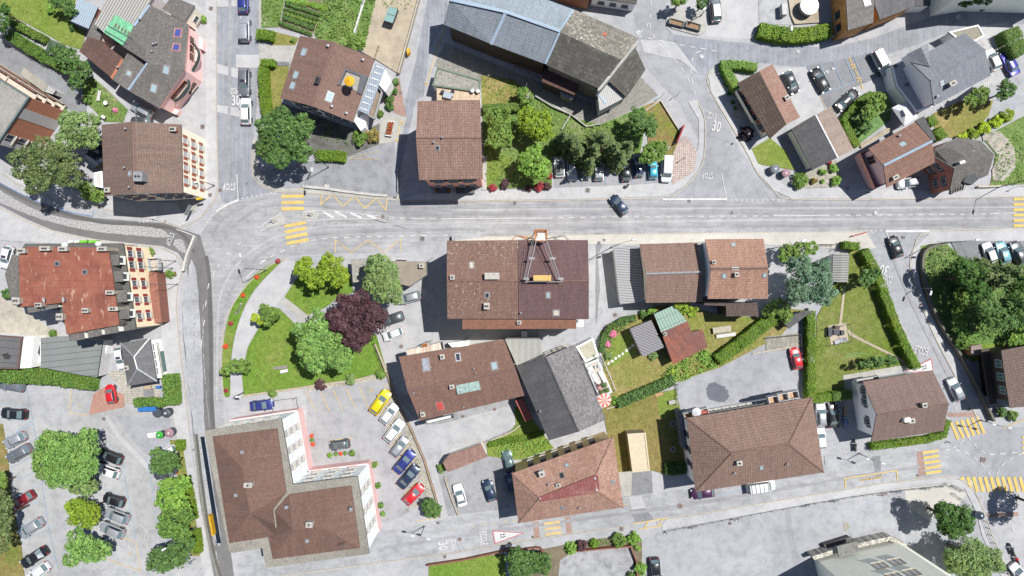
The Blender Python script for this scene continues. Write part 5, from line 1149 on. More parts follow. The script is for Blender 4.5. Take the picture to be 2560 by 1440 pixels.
def boxchim(b, px, py, w, d, z0, z1, pots=2, mat=None):
 q=P(px, py, z1)-b.c;m=MB();m.box((q.x, q.y,(z0+z1)/2),(w, d, z1-z0),0);m.box((q.x, q.y, z1+.04),(w+.14, d+.14,.1),0,1);o_=m.build('chimney',[mat or MATS['chimney_render'], MATS['conc_cap']], b.root)
 g=MB()
 for i in range(pots):g.lathe((q.x+(i-(pots-1)/2)*.4, q.y, z1+.08),[(.13,0),(.12,.25),(.07,.25)],8)
 if pots:g.build('chimney_pot',[MATS['dark_metal']], o_)
for a_ in ((53,627,1.1,.6),(112,621,1.5,.55),(157,622,1.3,.55),(255,622,1.4,.55),(213,776,.9,.6),(149,792,.9,.9),(96,762,.9,.5),(275,731,1.2,.5),(283,772,1.4,.45),(40,752,1.0,.9)):boxchim(b, *a_,9,12.1)
for a_ in ((143,659),(212,680)):
 m=MB();q=P(*a_,11.5)-b.c;m.box((q.x, q.y,11.45),(.7,.7,.2));m.box((q.x, q.y,11.56),(.5,.5,.05),0,1);m.build('skylight',[MATS['grey_metal'], MATS['win_glass']], b.root)
ee=b.edge(318,680,340,823);b.windows(ee,3,[7.0,4.4],.85,1.3, shred, m0=.05, m1=.05);b.windows((308,608,318,680),2,[7.0,4.4],1.0,1.4, shred)
b.block('ground_floor',[(372,680),(392,680),(404,806),(378,808)],0,2.8, m_plain('ground_floor_red', A(168,114,98)), None, 'brick red ground floor front');balcony(b,[(376,648),(402,645),(404,675),(380,676)],3.0, m_tile('pale_deck_boards', A(216,204,190), A(206,192,176),.7,3,.3));balcony(b,[(312,612),(345,612),(345,626),(312,626)],4.2, w_beige)
o, f=flat([(12,686),(30,636),(46,640),(50,768),(30,762)],7.2);Bld('annex', 'grey slated side wing of the rusty roofed hotel', 'annex', o, f, w_grey, T_sl, inset=.1)
o, f=flat([(-80,832),(57,842),(47,923),(-80,920)],3.4);b=Bld('garage_block', 'dark felt garage roof with a round wet patch', 'garage', o, f, w_white, feltd, inset=.05, flatrim=m_plain('garage_trim', A(120,96,92)));b.patch('stain',[(5,886),(18,882),(27,890),(24,898),(12,898)], m_plain('wet_felt', A(70,66,64)),.03)
b.block('side_wall',[(58,842),(85,840),(78,919),(49,921)],0,2.5, w_white)
o, f=flat([(102,845),(140,841),(257,851),(243,943),(205,938),(102,918)],3.2);b=Bld('garage_block', 'wide grey green felt garage roof behind the hedge', 'garage', o, f, w_grey, felt, inset=.1);b.block('side_wall',[(258,853),(268,866),(248,940),(243,942)],0,1.8, w_white)
o=[(301,858,4.2),(374,845,4.2),(392,953,4.2),(319,965,4.2)];b=Bld('kiosk', 'small hip roofed grey tiled shop with glazed front', 'shop', o,[[0,1,4],[1,2,5,4],[2,3,5],[3,0,4,5]], w_white, m_tile('tile_anthracite', A(128,128,130), A(120,120,122),.8,.5,.5, off=.5), extra=[(335,892,5.6),(343,922,5.6)], inset=.4)
b.ridge([((301,858,4.2),(335,892,5.6)),((374,845,4.2),(335,892,5.6)),((335,892,5.6),(343,922,5.6)),((343,922,5.6),(392,953,4.2)),((343,922,5.6),(319,965,4.2))],.3, MATS['grey_metal'])
b.block('shop_window',[(384,880),(392,880),(400,932),(391,934)],0,2.2, gl('green_glass', A(96,140,130)));b.block('canopy',[(376,850),(388,852),(404,944),(392,946)],2.3,2.5, w_white);b.windows((374,845,392,953),4,[2.4],1.1,1.4);b.chimney(316,920,.6,.6,.8)
# ===== E: white house with brown roof and roof terrace =====
o, f=gable((750,89),(700,245),(779,265),(882,305),(937,146),(835,105),7.0,9.4)
o=[(750,89,7),(700,245,7),(779,265,9.2),(882,305,6.4),(937,146,6.4),(835,105,9.2)]
b=Bld('house', 'white house with brown tiled roof and a cut-in roof terrace', 'house', o, f, w_white, T_br, inset=.5)
b.ridge([((835,105,9.2),(779,265,9.2))])
b.windows((779,265,882,305),3,[4.9,2.2],1.0,1.3, shg);b.windows((700,245,779,265),2,[4.9,2.2],1.0,1.3, shg)
b.skylight(760,131,1.1,.8);b.skylight(740,188,1.1,.8);b.skylight(732,214,1.1,.8);b.skylight(824,242,1.4,.9)
b.chimney(794,200,.9,.6,.9, MATS['dark_metal'], None,2, MATS['dark_metal'])
for q in ((821,116),(908,151),(831,267),(867,284)):b.vent(*q,.45,.13)
tr_=b.patch('roof_terrace',[(868,180),(916,199),(901,232),(852,212)], m_plain('terrace_floor', A(176,174,164), var=.1),.1)
for q in ([(863,174),(868,174),(850,215),(845,213)],[(864,172),(921,193),(918,199),(866,179)],[(903,188),(920,196),(904,238),(893,232)]):b.patch('terrace_frame', q, m_plain('slate_frame', A(104,106,114)),.32)
b.block('lean_to_roof',[(938,158),(963,169),(921,287),(895,275)],5.0,5.15, m_corr('corr_glass_blue', A(170,184,200),.3,.8));
for i in range(8):b.block('batten',[(940-i*5.6,163+i*15),(959-i*5.6,170+i*15),(958-i*5.6,173+i*15),(939-i*5.6,166+i*15)],5.15,5.24, railw)
b.block('gable_wing',[(950,182),(962,172),(977,205),(963,229),(948,212)],0,4.2, w_white)
balcony(b,[(918,288),(948,222),(957,232),(938,300)],3.2, deckw);b.block('wing',[(884,300),(914,283),(912,318),(902,327)],0,3, w_white)
parasol('yellow parasol on the cut-in roof terrace',873,202,12,8.2, yel_p, None,12)
# ===== F: barn =====
b=Bld('barn', 'huge barn with blue grey metal roof and pale blue ridge', 'barn',[(1122,-30,9.6),(1109,61,7.8),(1228,110,7.8),(1365,161,7.8),(1400,80,9.8),(1435,24,8),(1260,-40,8)],[[7,1,2,8],[8,2,3,4],[7,8,4,5,6,0]], w_dk, T_barn, extra=[(1124,-2,9.8),(1262,29,9.8)], matidx=[0,0,2], inset=.6)
b.roof.data.materials.append(T_barn2)
for p_ in b.roof.data.polygons:
 if p_.index==4:p_.material_index=2
b.patch('ridge_flashing',[(1124,-6),(1262,25),(1402,74),(1400,82),(1262,33),(1124,3)], blueflash,.12)
b.patch('flashing',[(1259,33),(1267,36),(1231,113),(1224,110)], blueflash,.10);b.patch('flashing',[(1396,82),(1401,83),(1366,161),(1361,159)], blueflash,.10)
b.patch('flashing',[(1430,24),(1436,25),(1403,76),(1399,75)], blueflash,.1)
b=Bld('barn', 'old stone barn with cracked lichen covered slab roof', 'barn',[(1436,24,7.6),(1400,80,9.4),(1365,162,7.4),(1501,223,7.4),(1552,149,9.2),(1598,95,7.6)],[[0,1,4,5],[1,2,3,4]], w_stone, T_st, matidx=[2,0], inset=.35)
b.roof.data.materials.append(T_lich)
for p_ in b.roof.data.polygons:
 if p_.index==0:p_.material_index=2
b.block('gable_wall',[(1590,104),(1596,108),(1505,220),(1496,228),(1494,223)],5,8.2, conc);b.patch('orange_patch', ragged([(1506,84),(1514,82),(1516,88),(1508,89)],.6,3,5), m_plain('orange_cloth', A(226,120,90)),.1)
o, f=flat([(1589,120),(1614,174),(1566,243),(1522,203)],5.4);Bld('lean_to', 'dark lichen speckled slab roof leaning on the barn gable', 'annex', o, f, w_stone, T_st, inset=.3, uvrot=.9)
o, f=flat([(1521,204),(1563,244),(1499,277),(1494,234)],4.6);b=Bld('lean_to', 'pale corrugated lean-to with a light blue strip', 'shed', o, f, w_grey, C_lt, inset=.2, uvrot=-.2);b.patch('flashing',[(1494,235),(1499,236),(1519,256),(1513,260)], blueflash,.08)
o, f=flat([(1360,171),(1450,209),(1436,238),(1355,204)],4.2);Bld('lean_to', 'dark rusty lean-to in the barn shade', 'shed', o, f, w_dk, R_rust2, inset=.2)
b=Bld('shed', 'low grey stone store beside the rusty lean-to', 'shed', *flat([(1400,225),(1436,238),(1432,250),(1402,240)],2.5), w_stone, conc, inset=.1)
# ===== G: house with gravel wing and rose brown roof =====
o, f=flat([(1093,168),(1202,200),(1201,232),(1080,215)],3.2);b=Bld('annex', 'low wing with grey pebble roof beside the yellow crosses', 'annex', o, f, w_beige, gravr, inset=.1, flatrim=m_plain('green_rail', A(120,140,122)))
o, f=flat([(1092,217),(1200,234),(1200,250),(1092,251)],2.9);b=Bld('terrace_wing', 'tiled roof terrace with loungers behind the rose brown roof', 'terrace', o, f, w_beige, m_tile('terrace_tiles', A(226,206,180), A(218,196,170),.8,.4,.4), inset=.05);
for q in ((1181,226),(1195,227)):
 m=MB();c=P(*q,3.7);m.lathe((0,0,0),[(.2,0),(.33,.35),(.33,.42),(.26,.42)],16);x=m.build('plant_pot',[m_plain('pot_white', A(240,240,240))]);x.location=(c.x, c.y,3.2);setp(x, 'round white pot on the pebble roof edge', 'plant pot', 'white pots on the pebble roof')
o=[(1044,253,11),(1040,345,12.6),(1048,450,11),(1207,447,11),(1203,345,12.6),(1200,250,11)]
b=Bld('apartment_building', 'tall salmon house with rose brown tiled roof and green shutters', 'building', o,[[0,1,4,5],[1,2,3,4]], w_sal, m_tile('tile_rose_lines', A(166,136,124), A(152,122,110),.5,.36,.42, stain=.35, spots=.2, spotc=A(196,130,100)), inset=.5, thick=.18)
b.windows((1048,450,1207,447),3,[9.2,6.8],1.3,1.3, shg, m0=.1, m1=.1);b.windows((1048,450,1207,447),4,[2.0],1.0,1.4, m0=.05, m1=.05)
b.skylight(1094,370,.5,.6, None, gl('dk_glass', A(58,56,60)));b.vent(1085,357);b.vent(1106,345);b.ridge([((1040,345,12.6),(1203,345,12.6))],.28)
m=MB();
for i in range(5):q=P(1107,470+i*2.5,.3)-b.c;m.box((q.x, q.y,.9-i*.17),(1.4,.4,.18))
for i in range(6):q=P(1143+i*4,475,.3)-b.c;m.box((q.x, q.y,.2+i*.17),(.3,1.2,.18))
q=P(1175,475,.3)-b.c;m.box((q.x, q.y,.6),(1.5,1.3,1.2));m.build('steps',[m_plain('step_dark', A(110,112,118))], b.root)
# ===== H: top edge buildings =====
o, f=flat([(1385,-90),(1480,-90),(1478,-4),(1395,-25)],5);b=Bld('house', 'dark brown building cut by the top edge above the barn', 'house', o, f, w_brown, T_br, inset=.2)
o, f=flat([(1484,-70),(1600,-50),(1592,10),(1480,-6)],3.4);b=Bld('house', 'low white walled house cut by the top edge', 'house', o, f, w_white, T_st, inset=.15);b.windows((1592,10,1480,-6),3,[1.8],1.0,.8)
b=Bld('house', 'ochre walled chalet with grey slab roof at the top edge', 'house',[(2112,-60,5.4),(2190,-60,5.8),(2183,57,5.6),(2120,76,5.2)],[[0,1,2,3]], w_ochre, m_tile('slab_weather', A(140,138,136), A(128,126,124),.85,.4,.5, off=.5, spots=.3), inset=.1)
b.windows((2120,76,2112,-60),2,[2.2],1.1,1.3, m0=.45, m1=.05, frame=w_dk);b.skylight(2167,5,1.1,.9)
b=Bld('house', 'brown house with dark slab roof right of the ochre chalet', 'house',[(2188,-60,5.0),(2300,-60,5.2),(2285,16,5.0),(2200,49,5.0),(2187,12,5.2)],[[0,1,2,3,4]], w_ochre, m_tile('slab_weather2', A(122,122,124), A(110,110,112),.8,.4,.5, off=.5), inset=.1)
b=Bld('garage', 'small grey roofed garage at the top edge road', 'garage', *flat([(2284,-40),(2330,-40),(2326,14),(2283,15)],3), w_beige, T_sld, inset=.1)
b=Bld('house', 'house roof hidden above the top right road shadow', 'house', *flat([(2405,-120),(2700,-160),(2700,-20),(2500,-26),(2410,-12)],9), w_beige, T_dk, inset=.3)
# ===== I: brown house east of the fork =====
b=Bld('house', 'house with dark brown and rose tiled gable roof behind the corner hedge', 'house',[(1843,208,4.4),(1898,178,6.0),(1931,160,4.4),(2000,293,4.4),(1966,311,6.0),(1925,347,4.4)],[[0,1,4,5],[1,2,3,4]], w_cream, m_tile('tile_umber', A(122,106,96), A(112,96,88),.35,.42,.48), matidx=[0,2], inset=.7)
b.roof.data.materials.append(T_pink)
for p_ in b.roof.data.polygons:
 if p_.index==2:p_.material_index=2
b.windows((1843,208,1925,347),4,[2.2],1.0,1.2, shr);b.chimney(1968,244,.6,.6,1.1);b.vent(1870,336)
balcony(b,[(1836,230),(1848,226),(1893,300),(1880,308)],1.2, w_brown, w_cream)
b=Bld('house', 'low house with grey and pinkish slab roof by the turf garden', 'house',[(1978,322,3.0),(2039,288,4.2),(2078,264,3.2),(2134,373,3.2),(2094,394,4.2),(2032,425,3.0)],[[0,1,4,5],[1,2,3,4]], w_cream, T_sld, matidx=[0,2], inset=.4)
b.roof.data.materials.append(m_tile('tile_dusky', A(172,156,146), A(160,144,134),.8,.4,.4, off=.5))
for p_ in b.roof.data.polygons:
 if p_.index==2:p_.material_index=2
b.ridge([((2039,288,4.2),(2094,394,4.2))],.3, w_grey)
# ===== J: big grey house =====
o, f=flat([(2370,80),(2445,62),(2461,90),(2437,104),(2395,100)],3.0);Bld('annex', 'flat beige pebble roof behind the blue grey house', 'annex', o, f, w_grey, m_ground('gravel_beige', A(172,168,152), speck=.4), inset=.1, flatrim=w_grey)
o, f=flat([(2228,166),(2276,138),(2300,165),(2342,262),(2290,281),(2240,215)],3.0);b=Bld('terrace_wing', 'grey roof terrace wing of the blue grey house', 'annex', o, f, w_white, m_plain('terrace_grey', A(206,208,212), var=.06), inset=.05, flatrim=w_white)
for q in ((2238,165,0),(2290,198,0),(2268,212,0),(2325,250,0)):
 m=MB();c=P(q[0], q[1],3.1)-b.c;m.box((c.x, c.y,3.08),(.7,.6,.14),.5);m.box((c.x, c.y,3.16),(.5,.42,.04),.5,1);m.build('skylight',[MATS['grey_metal'], MATS['win_glass']], b.roof)
b=Bld('house', 'large blue grey tiled house with a pointed dormer', 'house',[(2412,82,6),(2463,124,8.2),(2478,188,6),(2335,265,6),(2326,202,8.2),(2275,153,6),(2325,126,6)],[[0,1,4,5,6],[1,2,3,4]], w_white, T_sl2, inset=.4)
b.ridge([((2463,124,8.2),(2326,202,8.2))],.3, T_sl2)
b.block('dormer',[(2268,137),(2318,112),(2322,160),(2280,156)],4.5,6.2, w_white);ds=[P(2266,136,6.2), P(2320,110,6.2), P(2326,165,6.2), P(2276,156,6.2), P(2302,118,7.6), P(2325,166,7.4)]
q=[v-b.c for v in ds];me=mesh('dormer_roof', q,[[0,3,5,4],[1,4,5,2],[0,4,1],[3,2,5]],[T_sl2], None,[[(0,0),(0,2),(3,2),(3,0)],[(0,0),(2,0),(3,2),(0,2)],[(0,0)]*3,[(0,0)]*3]);link('dormer_roof', me, b.root)
b.skylight(2354,208,.5,.7, railw);b.chimney(2383,208,1.0,.6,1.4, m_plain('chimney_slate', A(120,128,136)));b.vent(2341,242,.4,.14);b.windows((2478,188,2335,265),4,[4.2],1.1,1.2)
b.block('awning',[(2424,232),(2476,195),(2488,204),(2436,238)],2.6,2.75, C_lt)
b=Bld('pavilion', 'white square garden pavilion below the grey house', 'gazebo',[(2229,270,2.4),(2268,249,2.4),(2295,293,2.4),(2260,315,2.4)],[[0,1,4],[1,2,4],[2,3,4],[3,0,4]], fabw, fabw, extra=[(2264,282,3.3)], inset=.1, wallz0=2.1)
m=MB();c=P(2264,280,3.3)-b.c;m.box((c.x, c.y,3.3),(.6,1.1,.2),.5);m.build('vent_cap',[fabw], b.root)
m=MB()
for x, y in ((2229,270),(2268,249),(2295,293),(2260,315)):c=(P(x, y,2.4)-b.c)*.96;m.bar((c.x, c.y,0),(c.x, c.y,2.3),.05)
m.build('post',[railw], b.root)
# ===== K: brown and red houses by the main road, east =====
b=Bld('house', 'pink walled house with red brown ribbed roof above the main road', 'house',[(2171,371,6),(2288,305,6),(2330,353,8),(2338,406,6),(2217,469,6),(2209,414,8)],[[0,1,2,5],[5,2,3,4]], w_pink, m_tile('tile_ribbed_red', A(164,130,116), A(152,118,106),.55,.36,1.2), inset=.6)
b.ridge([((2209,414,8),(2330,353,8))],.45, blueflash);b.skylight(2257,361,.9,.7);b.vent(2246,340,.4,.12);b.chimney(2240,443,.8,.5,.9);b.windows((2209,414,2171,371),1,[4.4],1.2,2.0, frame=w_brown)
b.block('lean_to_roof',[(2288,302),(2310,290),(2341,350),(2332,352)],5,5.3, T_sld);balcony(b,[(2143,386),(2172,375),(2212,460),(2180,472)],2.6, m_plain('terrace_pink', A(214,176,168)), w_sal)
b=Bld('house', 'brick red house with grey slate roof and dark roof dormer', 'house',[(2335,392,5.4),(2337,371,5.8),(2392,344,5.8),(2452,352,5.8),(2486,386,7),(2470,438,5.4),(2374,478,5.2),(2386,421,7)],[[0,1,2,3,4,7],[7,4,5,6]], w_red, T_sl, inset=.15)
ee=b.edge(2374,478,2386,421);b.windows(ee,1,[3.9,1.8],.8,1.0, shgr);ee=b.edge(2386,421,2335,392);b.windows(ee,2,[3.9,1.8],.8,1.0, shgr)
b.skylight(2433,371,.8,1.1);b.block('chimney',[(2399,404),(2412,400),(2414,406),(2401,410)],6,7.9, MATS['grey_metal']);b.block('dormer',[(2408,455),(2428,415),(2446,448),(2430,462)],5,6.0, m_plain('dormer_dark', A(80,84,88)))
m=MB()
for i in range(6):c=P(2382+i*6,477-i*2,.5+i*.3)-b.c;m.box((c.x, c.y,.5+i*.3),(.35,.9,.1),-.3)
m.build('steps',[conc], b.root)
# ===== L: centre block with crane =====
o, f=gable((1117,602),(1294,600),(1295,702),(1296,797),(1118,797),(1117,702),12,13.6)
b=Bld('apartment_building', 'left half of the big block with lichened brown tiles', 'building', o, f, w_cream, T_mos, inset=.4);b.chimney(1131,693,.55,.55,.8);b.chimney(1230,690,2.0,.8,1.2, MATS['conc_cap'], None,0);b.skylight(1179,663,.5,.8, None, m_plain('cream_lid', A(226,214,196)));b.skylight(1218,738,.5,.7, None, MATS['dk_glass']);b.chimney(1217,765,.7,.8,1.1, m_plain('chimney_pinkish', A(214,184,170)), None,2);b.ridge([((1117,702,13.6),(1295,702,13.6))],.3)
b.windows((1296,797,1118,797),6,[10,7,4],1.0,1.4)
o, f=gable((1295,600),(1470,600),(1472,702),(1472,798),(1297,797),(1296,702),12,13.6)
b=Bld('apartment_building', 'right half of the big block with dark brown tiles below the crane', 'building', o, f, w_cream, m_tile('tile_mauve_brown', A(126,100,100), A(118,92,92),.66,.33,.36, stain=.15), inset=.4);b.skylight(1370,738,.45,.75);b.skylight(1390,782,.8,.75, None, m_plain('cream_lid', A(226,214,196)));b.vent(1302,782);b.ridge([((1296,702,13.6),(1472,702,13.6))],.3, T_mos)
o, f=flat([(1156,797),(1440,795),(1440,822),(1156,823)],10.6);b=Bld('lean_to', 'orange tiled lower strip of roof along the big block', 'annex',[(1156,796,11.6),(1440,795,11.6),(1440,822,10.8),(1156,823,10.8)],[[0,1,2,3]], w_cream, m_tile('tile_orange_old', A(172,126,104), A(156,112,92),.6,.33,.36, spots=.5, spotc=A(140,120,110), stain=.5), inset=.2);b.chimney(1298,806,.5,.4,.6)
b.block('porch_roof',[(1442,800),(1458,800),(1458,817),(1442,817)],3,9, w_white)
# crane
cr=empty('crane', P(1352,596), 'orange mobile tower crane head beside the big block with two stays', 'crane');cc=P(1352,596)
om=m_plain('crane_orange', A(232,152,90), var=.08);wm_=m_plain('crane_white', A(226,226,222), var=.05);gm=m_plain('crane_grey', A(150,152,156),.4,.5,.06);ym=m_plain('crane_yellow', A(236,194,118), var=.04)
m=MB();zt=14.5
tp=[P(x, y, zt)-cc for x, y in ((1338,574),(1367,574),(1367,602),(1338,602))];bt=[P(x, y,0)-cc for x, y in ((1340,590),(1365,590),(1365,612),(1340,612))]
for a_, b_ in zip(bt, tp):m.bar((b_.x*.9, a_.y*.9+b_.y*.1,0), b_,.09)
lv=9
for i in range(lv):
 for k in range(4):
  A0=bt[k].lerp(tp[k], i/lv);B0=bt[(k+1)%4].lerp(tp[(k+1)%4],(i+1)/lv);m.bar(A0, B0,.045)
for k in range(4):m.bar(tp[k], tp[(k+1)%4],.07)
m.build('mast',[om], cr)
m=MB();q=P(1353,590,14.3)-cc;m.box((q.x, q.y,14.3),(1.1,.9,.1));q=P(1352,600,14.2)-cc;m.box((q.x, q.y,14.2),(1.7,.4,.25));m.build('platform',[wm_], cr)
for s_, x0, x1 in ((-1,1341,1316),(1,1366,1402)):
 m=MB();a0=P(x0,600,14.6)-cc;a1=P(x1,702,14.9)-cc;m.bar(a0, a1,.075);m.bar(a0+Vector((-.35,0,-.3)), a1+Vector((-.3,.1,-.25)),.03);m.bar(a0+Vector((-.6,0,.2)), a1+Vector((-.45,.1,.1)),.035)
 mid=a0.lerp(a1,.45);m.box(mid,(.8,.3,.1));m.box(a1+Vector((0,.3,0)),(.8,.3,.14));m.build('stay',[gm], cr)
m=MB();a0=P(1313,704,14.8)-cc;a1=P(1408,704,14.8)-cc;m.bar(a0, a1,.07);m.build('counter_frame',[gm], cr)
m=MB();q=P(1355,695,15.0)-cc;m.box((q.x-.2, q.y,15),(2.1,.8,.5));m.box((q.x+1.05, q.y,15.03),(.5,.82,.52));m.build('counterweight',[ym], cr)
for s_ in (-1,1):
 m=MB();
 for (x0, y0, x1, y1) in ((1352+s_*14,596,1352+s_*60,588),(1352+s_*14,600,1352+s_*62,602),(1352+s_*60,588,1352+s_*72,600),(1352+s_*30,590,1352+s_*48,602),(1352+s_*30,601,1352+s_*50,588)):m.bar(P(x0, y0,.5)-cc, P(x1, y1,.5)-cc,.05)
 m.build('outrigger',[gm if s_>0 else om], cr)
b=Bld('house', 'low house with pale pebble roof split by a leaning tree', 'house', *flat([(878,648),(945,645),(940,702),(882,706)],3.2), w_white, gravr, inset=.15)
b=Bld('house', 'low house with weathered slab roof and small chimney', 'house', *flat([(955,652),(1065,654),(1067,687),(1024,716),(960,700)],3.4), w_white, m_ground('slab_roof', A(172,162,148), var=.15, crack=.7), inset=.15);b.chimney(1054,664,.7,.6,.9)
# ===== N: corrugated and tiled houses =====
b=Bld('carport', 'grey corrugated open shed beside the lane', 'shed', *flat([(1533,620),(1597,611),(1614,753),(1550,761)],3.4), w_grey, C_gr, inset=.3, uvrot=1.5)
b=Bld('house', 'rose tiled house between corrugated shed and light brown house', 'house',[(1599,610,6.0),(1742,606,6.0),(1754,680,7.6),(1757,755,6.0),(1614,757,6.0),(1615,685,7.6)],[[0,1,2,5],[5,2,3,4]], w_cream, m_tile('tile_rose_dull', A(160,134,122), A(148,122,112),.55,.36,.42, stain=.2), inset=.4);b.ridge([((1615,685,7.6),(1754,680,7.6))],.35, MATS['grey_metal'])
b=Bld('annex', 'narrow grey concrete link between the two tiled houses', 'annex', *flat([(1743,605),(1765,601),(1776,672),(1770,740),(1756,742)],5.6), w_grey, conc, inset=.1)
b=Bld('house', 'light brown tiled house with several roof windows', 'house',[(1763,598,8.6),(1909,597,8.6),(1920,670,10.2),(1920,747,8.6),(1769,747,8.6),(1777,672,10.2)],[[0,1,2,5],[5,2,3,4]], w_white, m_tile('tile_light_brown', A(188,150,132), A(172,134,116),.6,.36,.42, stain=.3, stainc=A(150,112,95)), inset=.4);b.ridge([((1777,672,10.2),(1920,670,10.2))],.4, T_br)
b.skylight(1833,612,.5,.4);b.chimney(1785,655,.4,.4,.6, w_white);b.skylight(1838,671,1.0,.35, railw);b.skylight(1810,690,.5,.6);b.chimney(1842,686,.5,.5,.8, MATS['grey_metal']);b.skylight(1911,688,.5,.5);b.windows((1920,747,1769,747),4,[6.6,4],1,1.2)
b=Bld('annex', 'dark tiled porch roof below the light brown house', 'annex',[(1760,753,5.6),(1893,756,5.6),(1897,790,5.0),(1816,791,5.0),(1815,765,5.4),(1760,763,5.4)],[[0,1,2,3,4,5]], w_dk, T_dk, inset=.2)
b=Bld('shed', 'slate roofed garden shed under the blue green tree', 'shed', *flat([(1957,805),(2000,777),(2030,778),(1973,822)],2.4), m_plain('shed_grey_wood', A(130,128,124)), T_sld, inset=.15)
b=Bld('shed', 'small striped corrugated shed beside the lawn hedge', 'shed',[(2082,636,2.2),(2104,633,2.5),(2123,636,2.2),(2120,705,2.2),(2101,706,2.5),(2081,703,2.2)],[[0,1,4,5],[1,2,3,4]], w_grey, m_corr('corr_stripes', A(170,170,168),.4,.4), inset=.15)
# ===== O: old sheds in the garden =====
b=Bld('shed', 'shed with slate blue corrugated roof in the middle garden', 'shed', *flat([(1575,822),(1628,800),(1660,868),(1607,893)],3), w_grey, C_gr2, inset=.2, uvrot=1.15);
b=Bld('shed', 'old shed with green and rusty sheet roof', 'shed',[(1635,785,3.6),(1685,763,3.6),(1718,803,3.9),(1730,830,3.5),(1757,823,3.1),(1769,868,3.0),(1683,911,3.1),(1653,831,3.9)],[[0,1,2,7],[7,2,3,4,5,6]], m_plain('old_wood', A(120,106,92), var=.2), C_teal, matidx=[0,2], inset=.2)
b.roof.data.materials.append(m_tile('rust_panels', A(132,98,92), A(142,98,88),.55,1.3,2.2, off=.3, stain=.6, stainc=A(196,110,80)))
for p_ in b.roof.data.polygons:
 if p_.index==2:p_.material_index=2
b.chimney(1663,835,.4,.4,.7)
# ===== P: long brown roof and slate roof =====
b=Bld('apartment_building', 'long brown tiled apartment house with roof windows and balcony', 'building',[(997,892,8.4),(1260,849,8.4),(1289,922,10.6),(1311,989,8.4),(1050,1052,8.4),(1019,977,10.6)],[[0,1,2,5],[5,2,3,4]], w_cream, m_tile('tile_dull_red', A(148,116,104), A(136,106,95),.7,.33,.36, spots=.35, spotc=A(190,182,164), stain=.25), inset=.45)
b.ridge([((1019,977,10.6),(1289,922,10.6))],.3);b.skylight(1065,912,.95,1.9, None, m_plain('grey_lid', A(176,180,192)));b.skylight(1145,893,.65,1.15, railw, MATS['win_glass']);b.skylight(1236,915,.8,1.1);b.skylight(1100,1014,1.1,1.5, MATS['flashing'], m_plain('red_lid', A(212,92,84)))
b.block('dormer',[(1139,958),(1195,946),(1202,974),(1143,986)],8.6,10.3, copper);b.chimney(1106,892,.55,.65,1.0);b.chimney(1130,967,.6,.5,.9, MATS['grey_metal']);b.chimney(1057,1036,.6,.6,.9)
for q in ((1184,921),(1189,932),(1159,1017),(1052,1026),(1034,983)):b.vent(*q,.3,.08)
balcony(b,[(1017,872),(1108,852),(1112,872),(1020,888)],5.6, m_tile('striped_floor', A(236,226,212), A(206,176,156),.8,.3,3), railw);balcony(b,[(1066,1050),(1134,1034),(1136,1042),(1070,1058)],5.5, w_grey, MATS['grey_metal']);b.windows((1050,1052,1311,989),7,[6,3.4],1,1.3)
b.block('terrace',[(1120,858),(1170,852),(1172,866),(1130,868)],0,3, w_beige)
b=Bld('annex', 'flat grey roof joining the brown and slate roofs', 'annex', *flat([(1262,848),(1352,848),(1357,884),(1292,914)],6), w_grey, m_corr('grey_boards', A(172,172,168),1.0,.95), inset=.1)
b=Bld('house', 'house with dark and silvery slate gable roof beside the terrace', 'house',[(1291,916,8.0),(1364,893,10.2),(1436,861,8.0),(1515,1049,8.0),(1447,1079,10.2),(1372,1101,8.0)],[[0,1,4,5],[1,2,3,4]], w_white, T_sld, matidx=[0,2], inset=.35)
b.roof.data.materials.append(m_tile('slate_silvery', A(156,152,154), A(120,117,118),.6,.45,.3, off=.5, stain=.35, stainc=A(100,98,98)))
for p_ in b.roof.data.polygons:
 if p_.index==2:p_.material_index=2
b.ridge([((1364,893,10.2),(1447,1079,10.2))],.3, T_sld);b.vent(1350,1027);b.windows((1291,916,1436,861),4,[6,3.2],1.1,1.3)
b=Bld('terrace_wing', 'pebbled roof terrace at the slate roof corner', 'terrace', *flat([(1440,867),(1482,845),(1497,888),(1464,906)],4), w_white, m_ground('terrace_sand', A(206,200,180), speck=.3), inset=.05, flatrim=w_beige)
b=Bld('terrace_wing', 'furnished sun terrace below the slate roof', 'terrace', *flat([(1462,910),(1494,897),(1531,980),(1500,996)],3.2), w_white, m_plain('terrace_beige', A(212,204,194), var=.08), inset=.05, flatrim=railw)
parasol('red and white striped parasol at the sun terrace corner',1511,1001,17,2.6, m_plain('parasol_red', A(232,120,104)), m_plain('parasol_white', A(244,222,214)),16)
b=Bld('shed', 'narrow brick red roof in the shade of the slate roof', 'shed', *flat([(1288,1002),(1306,996),(1332,1048),(1314,1055)],3), w_dk, m_plain('red_sheet', A(176,98,88), var=.1), inset=.1)
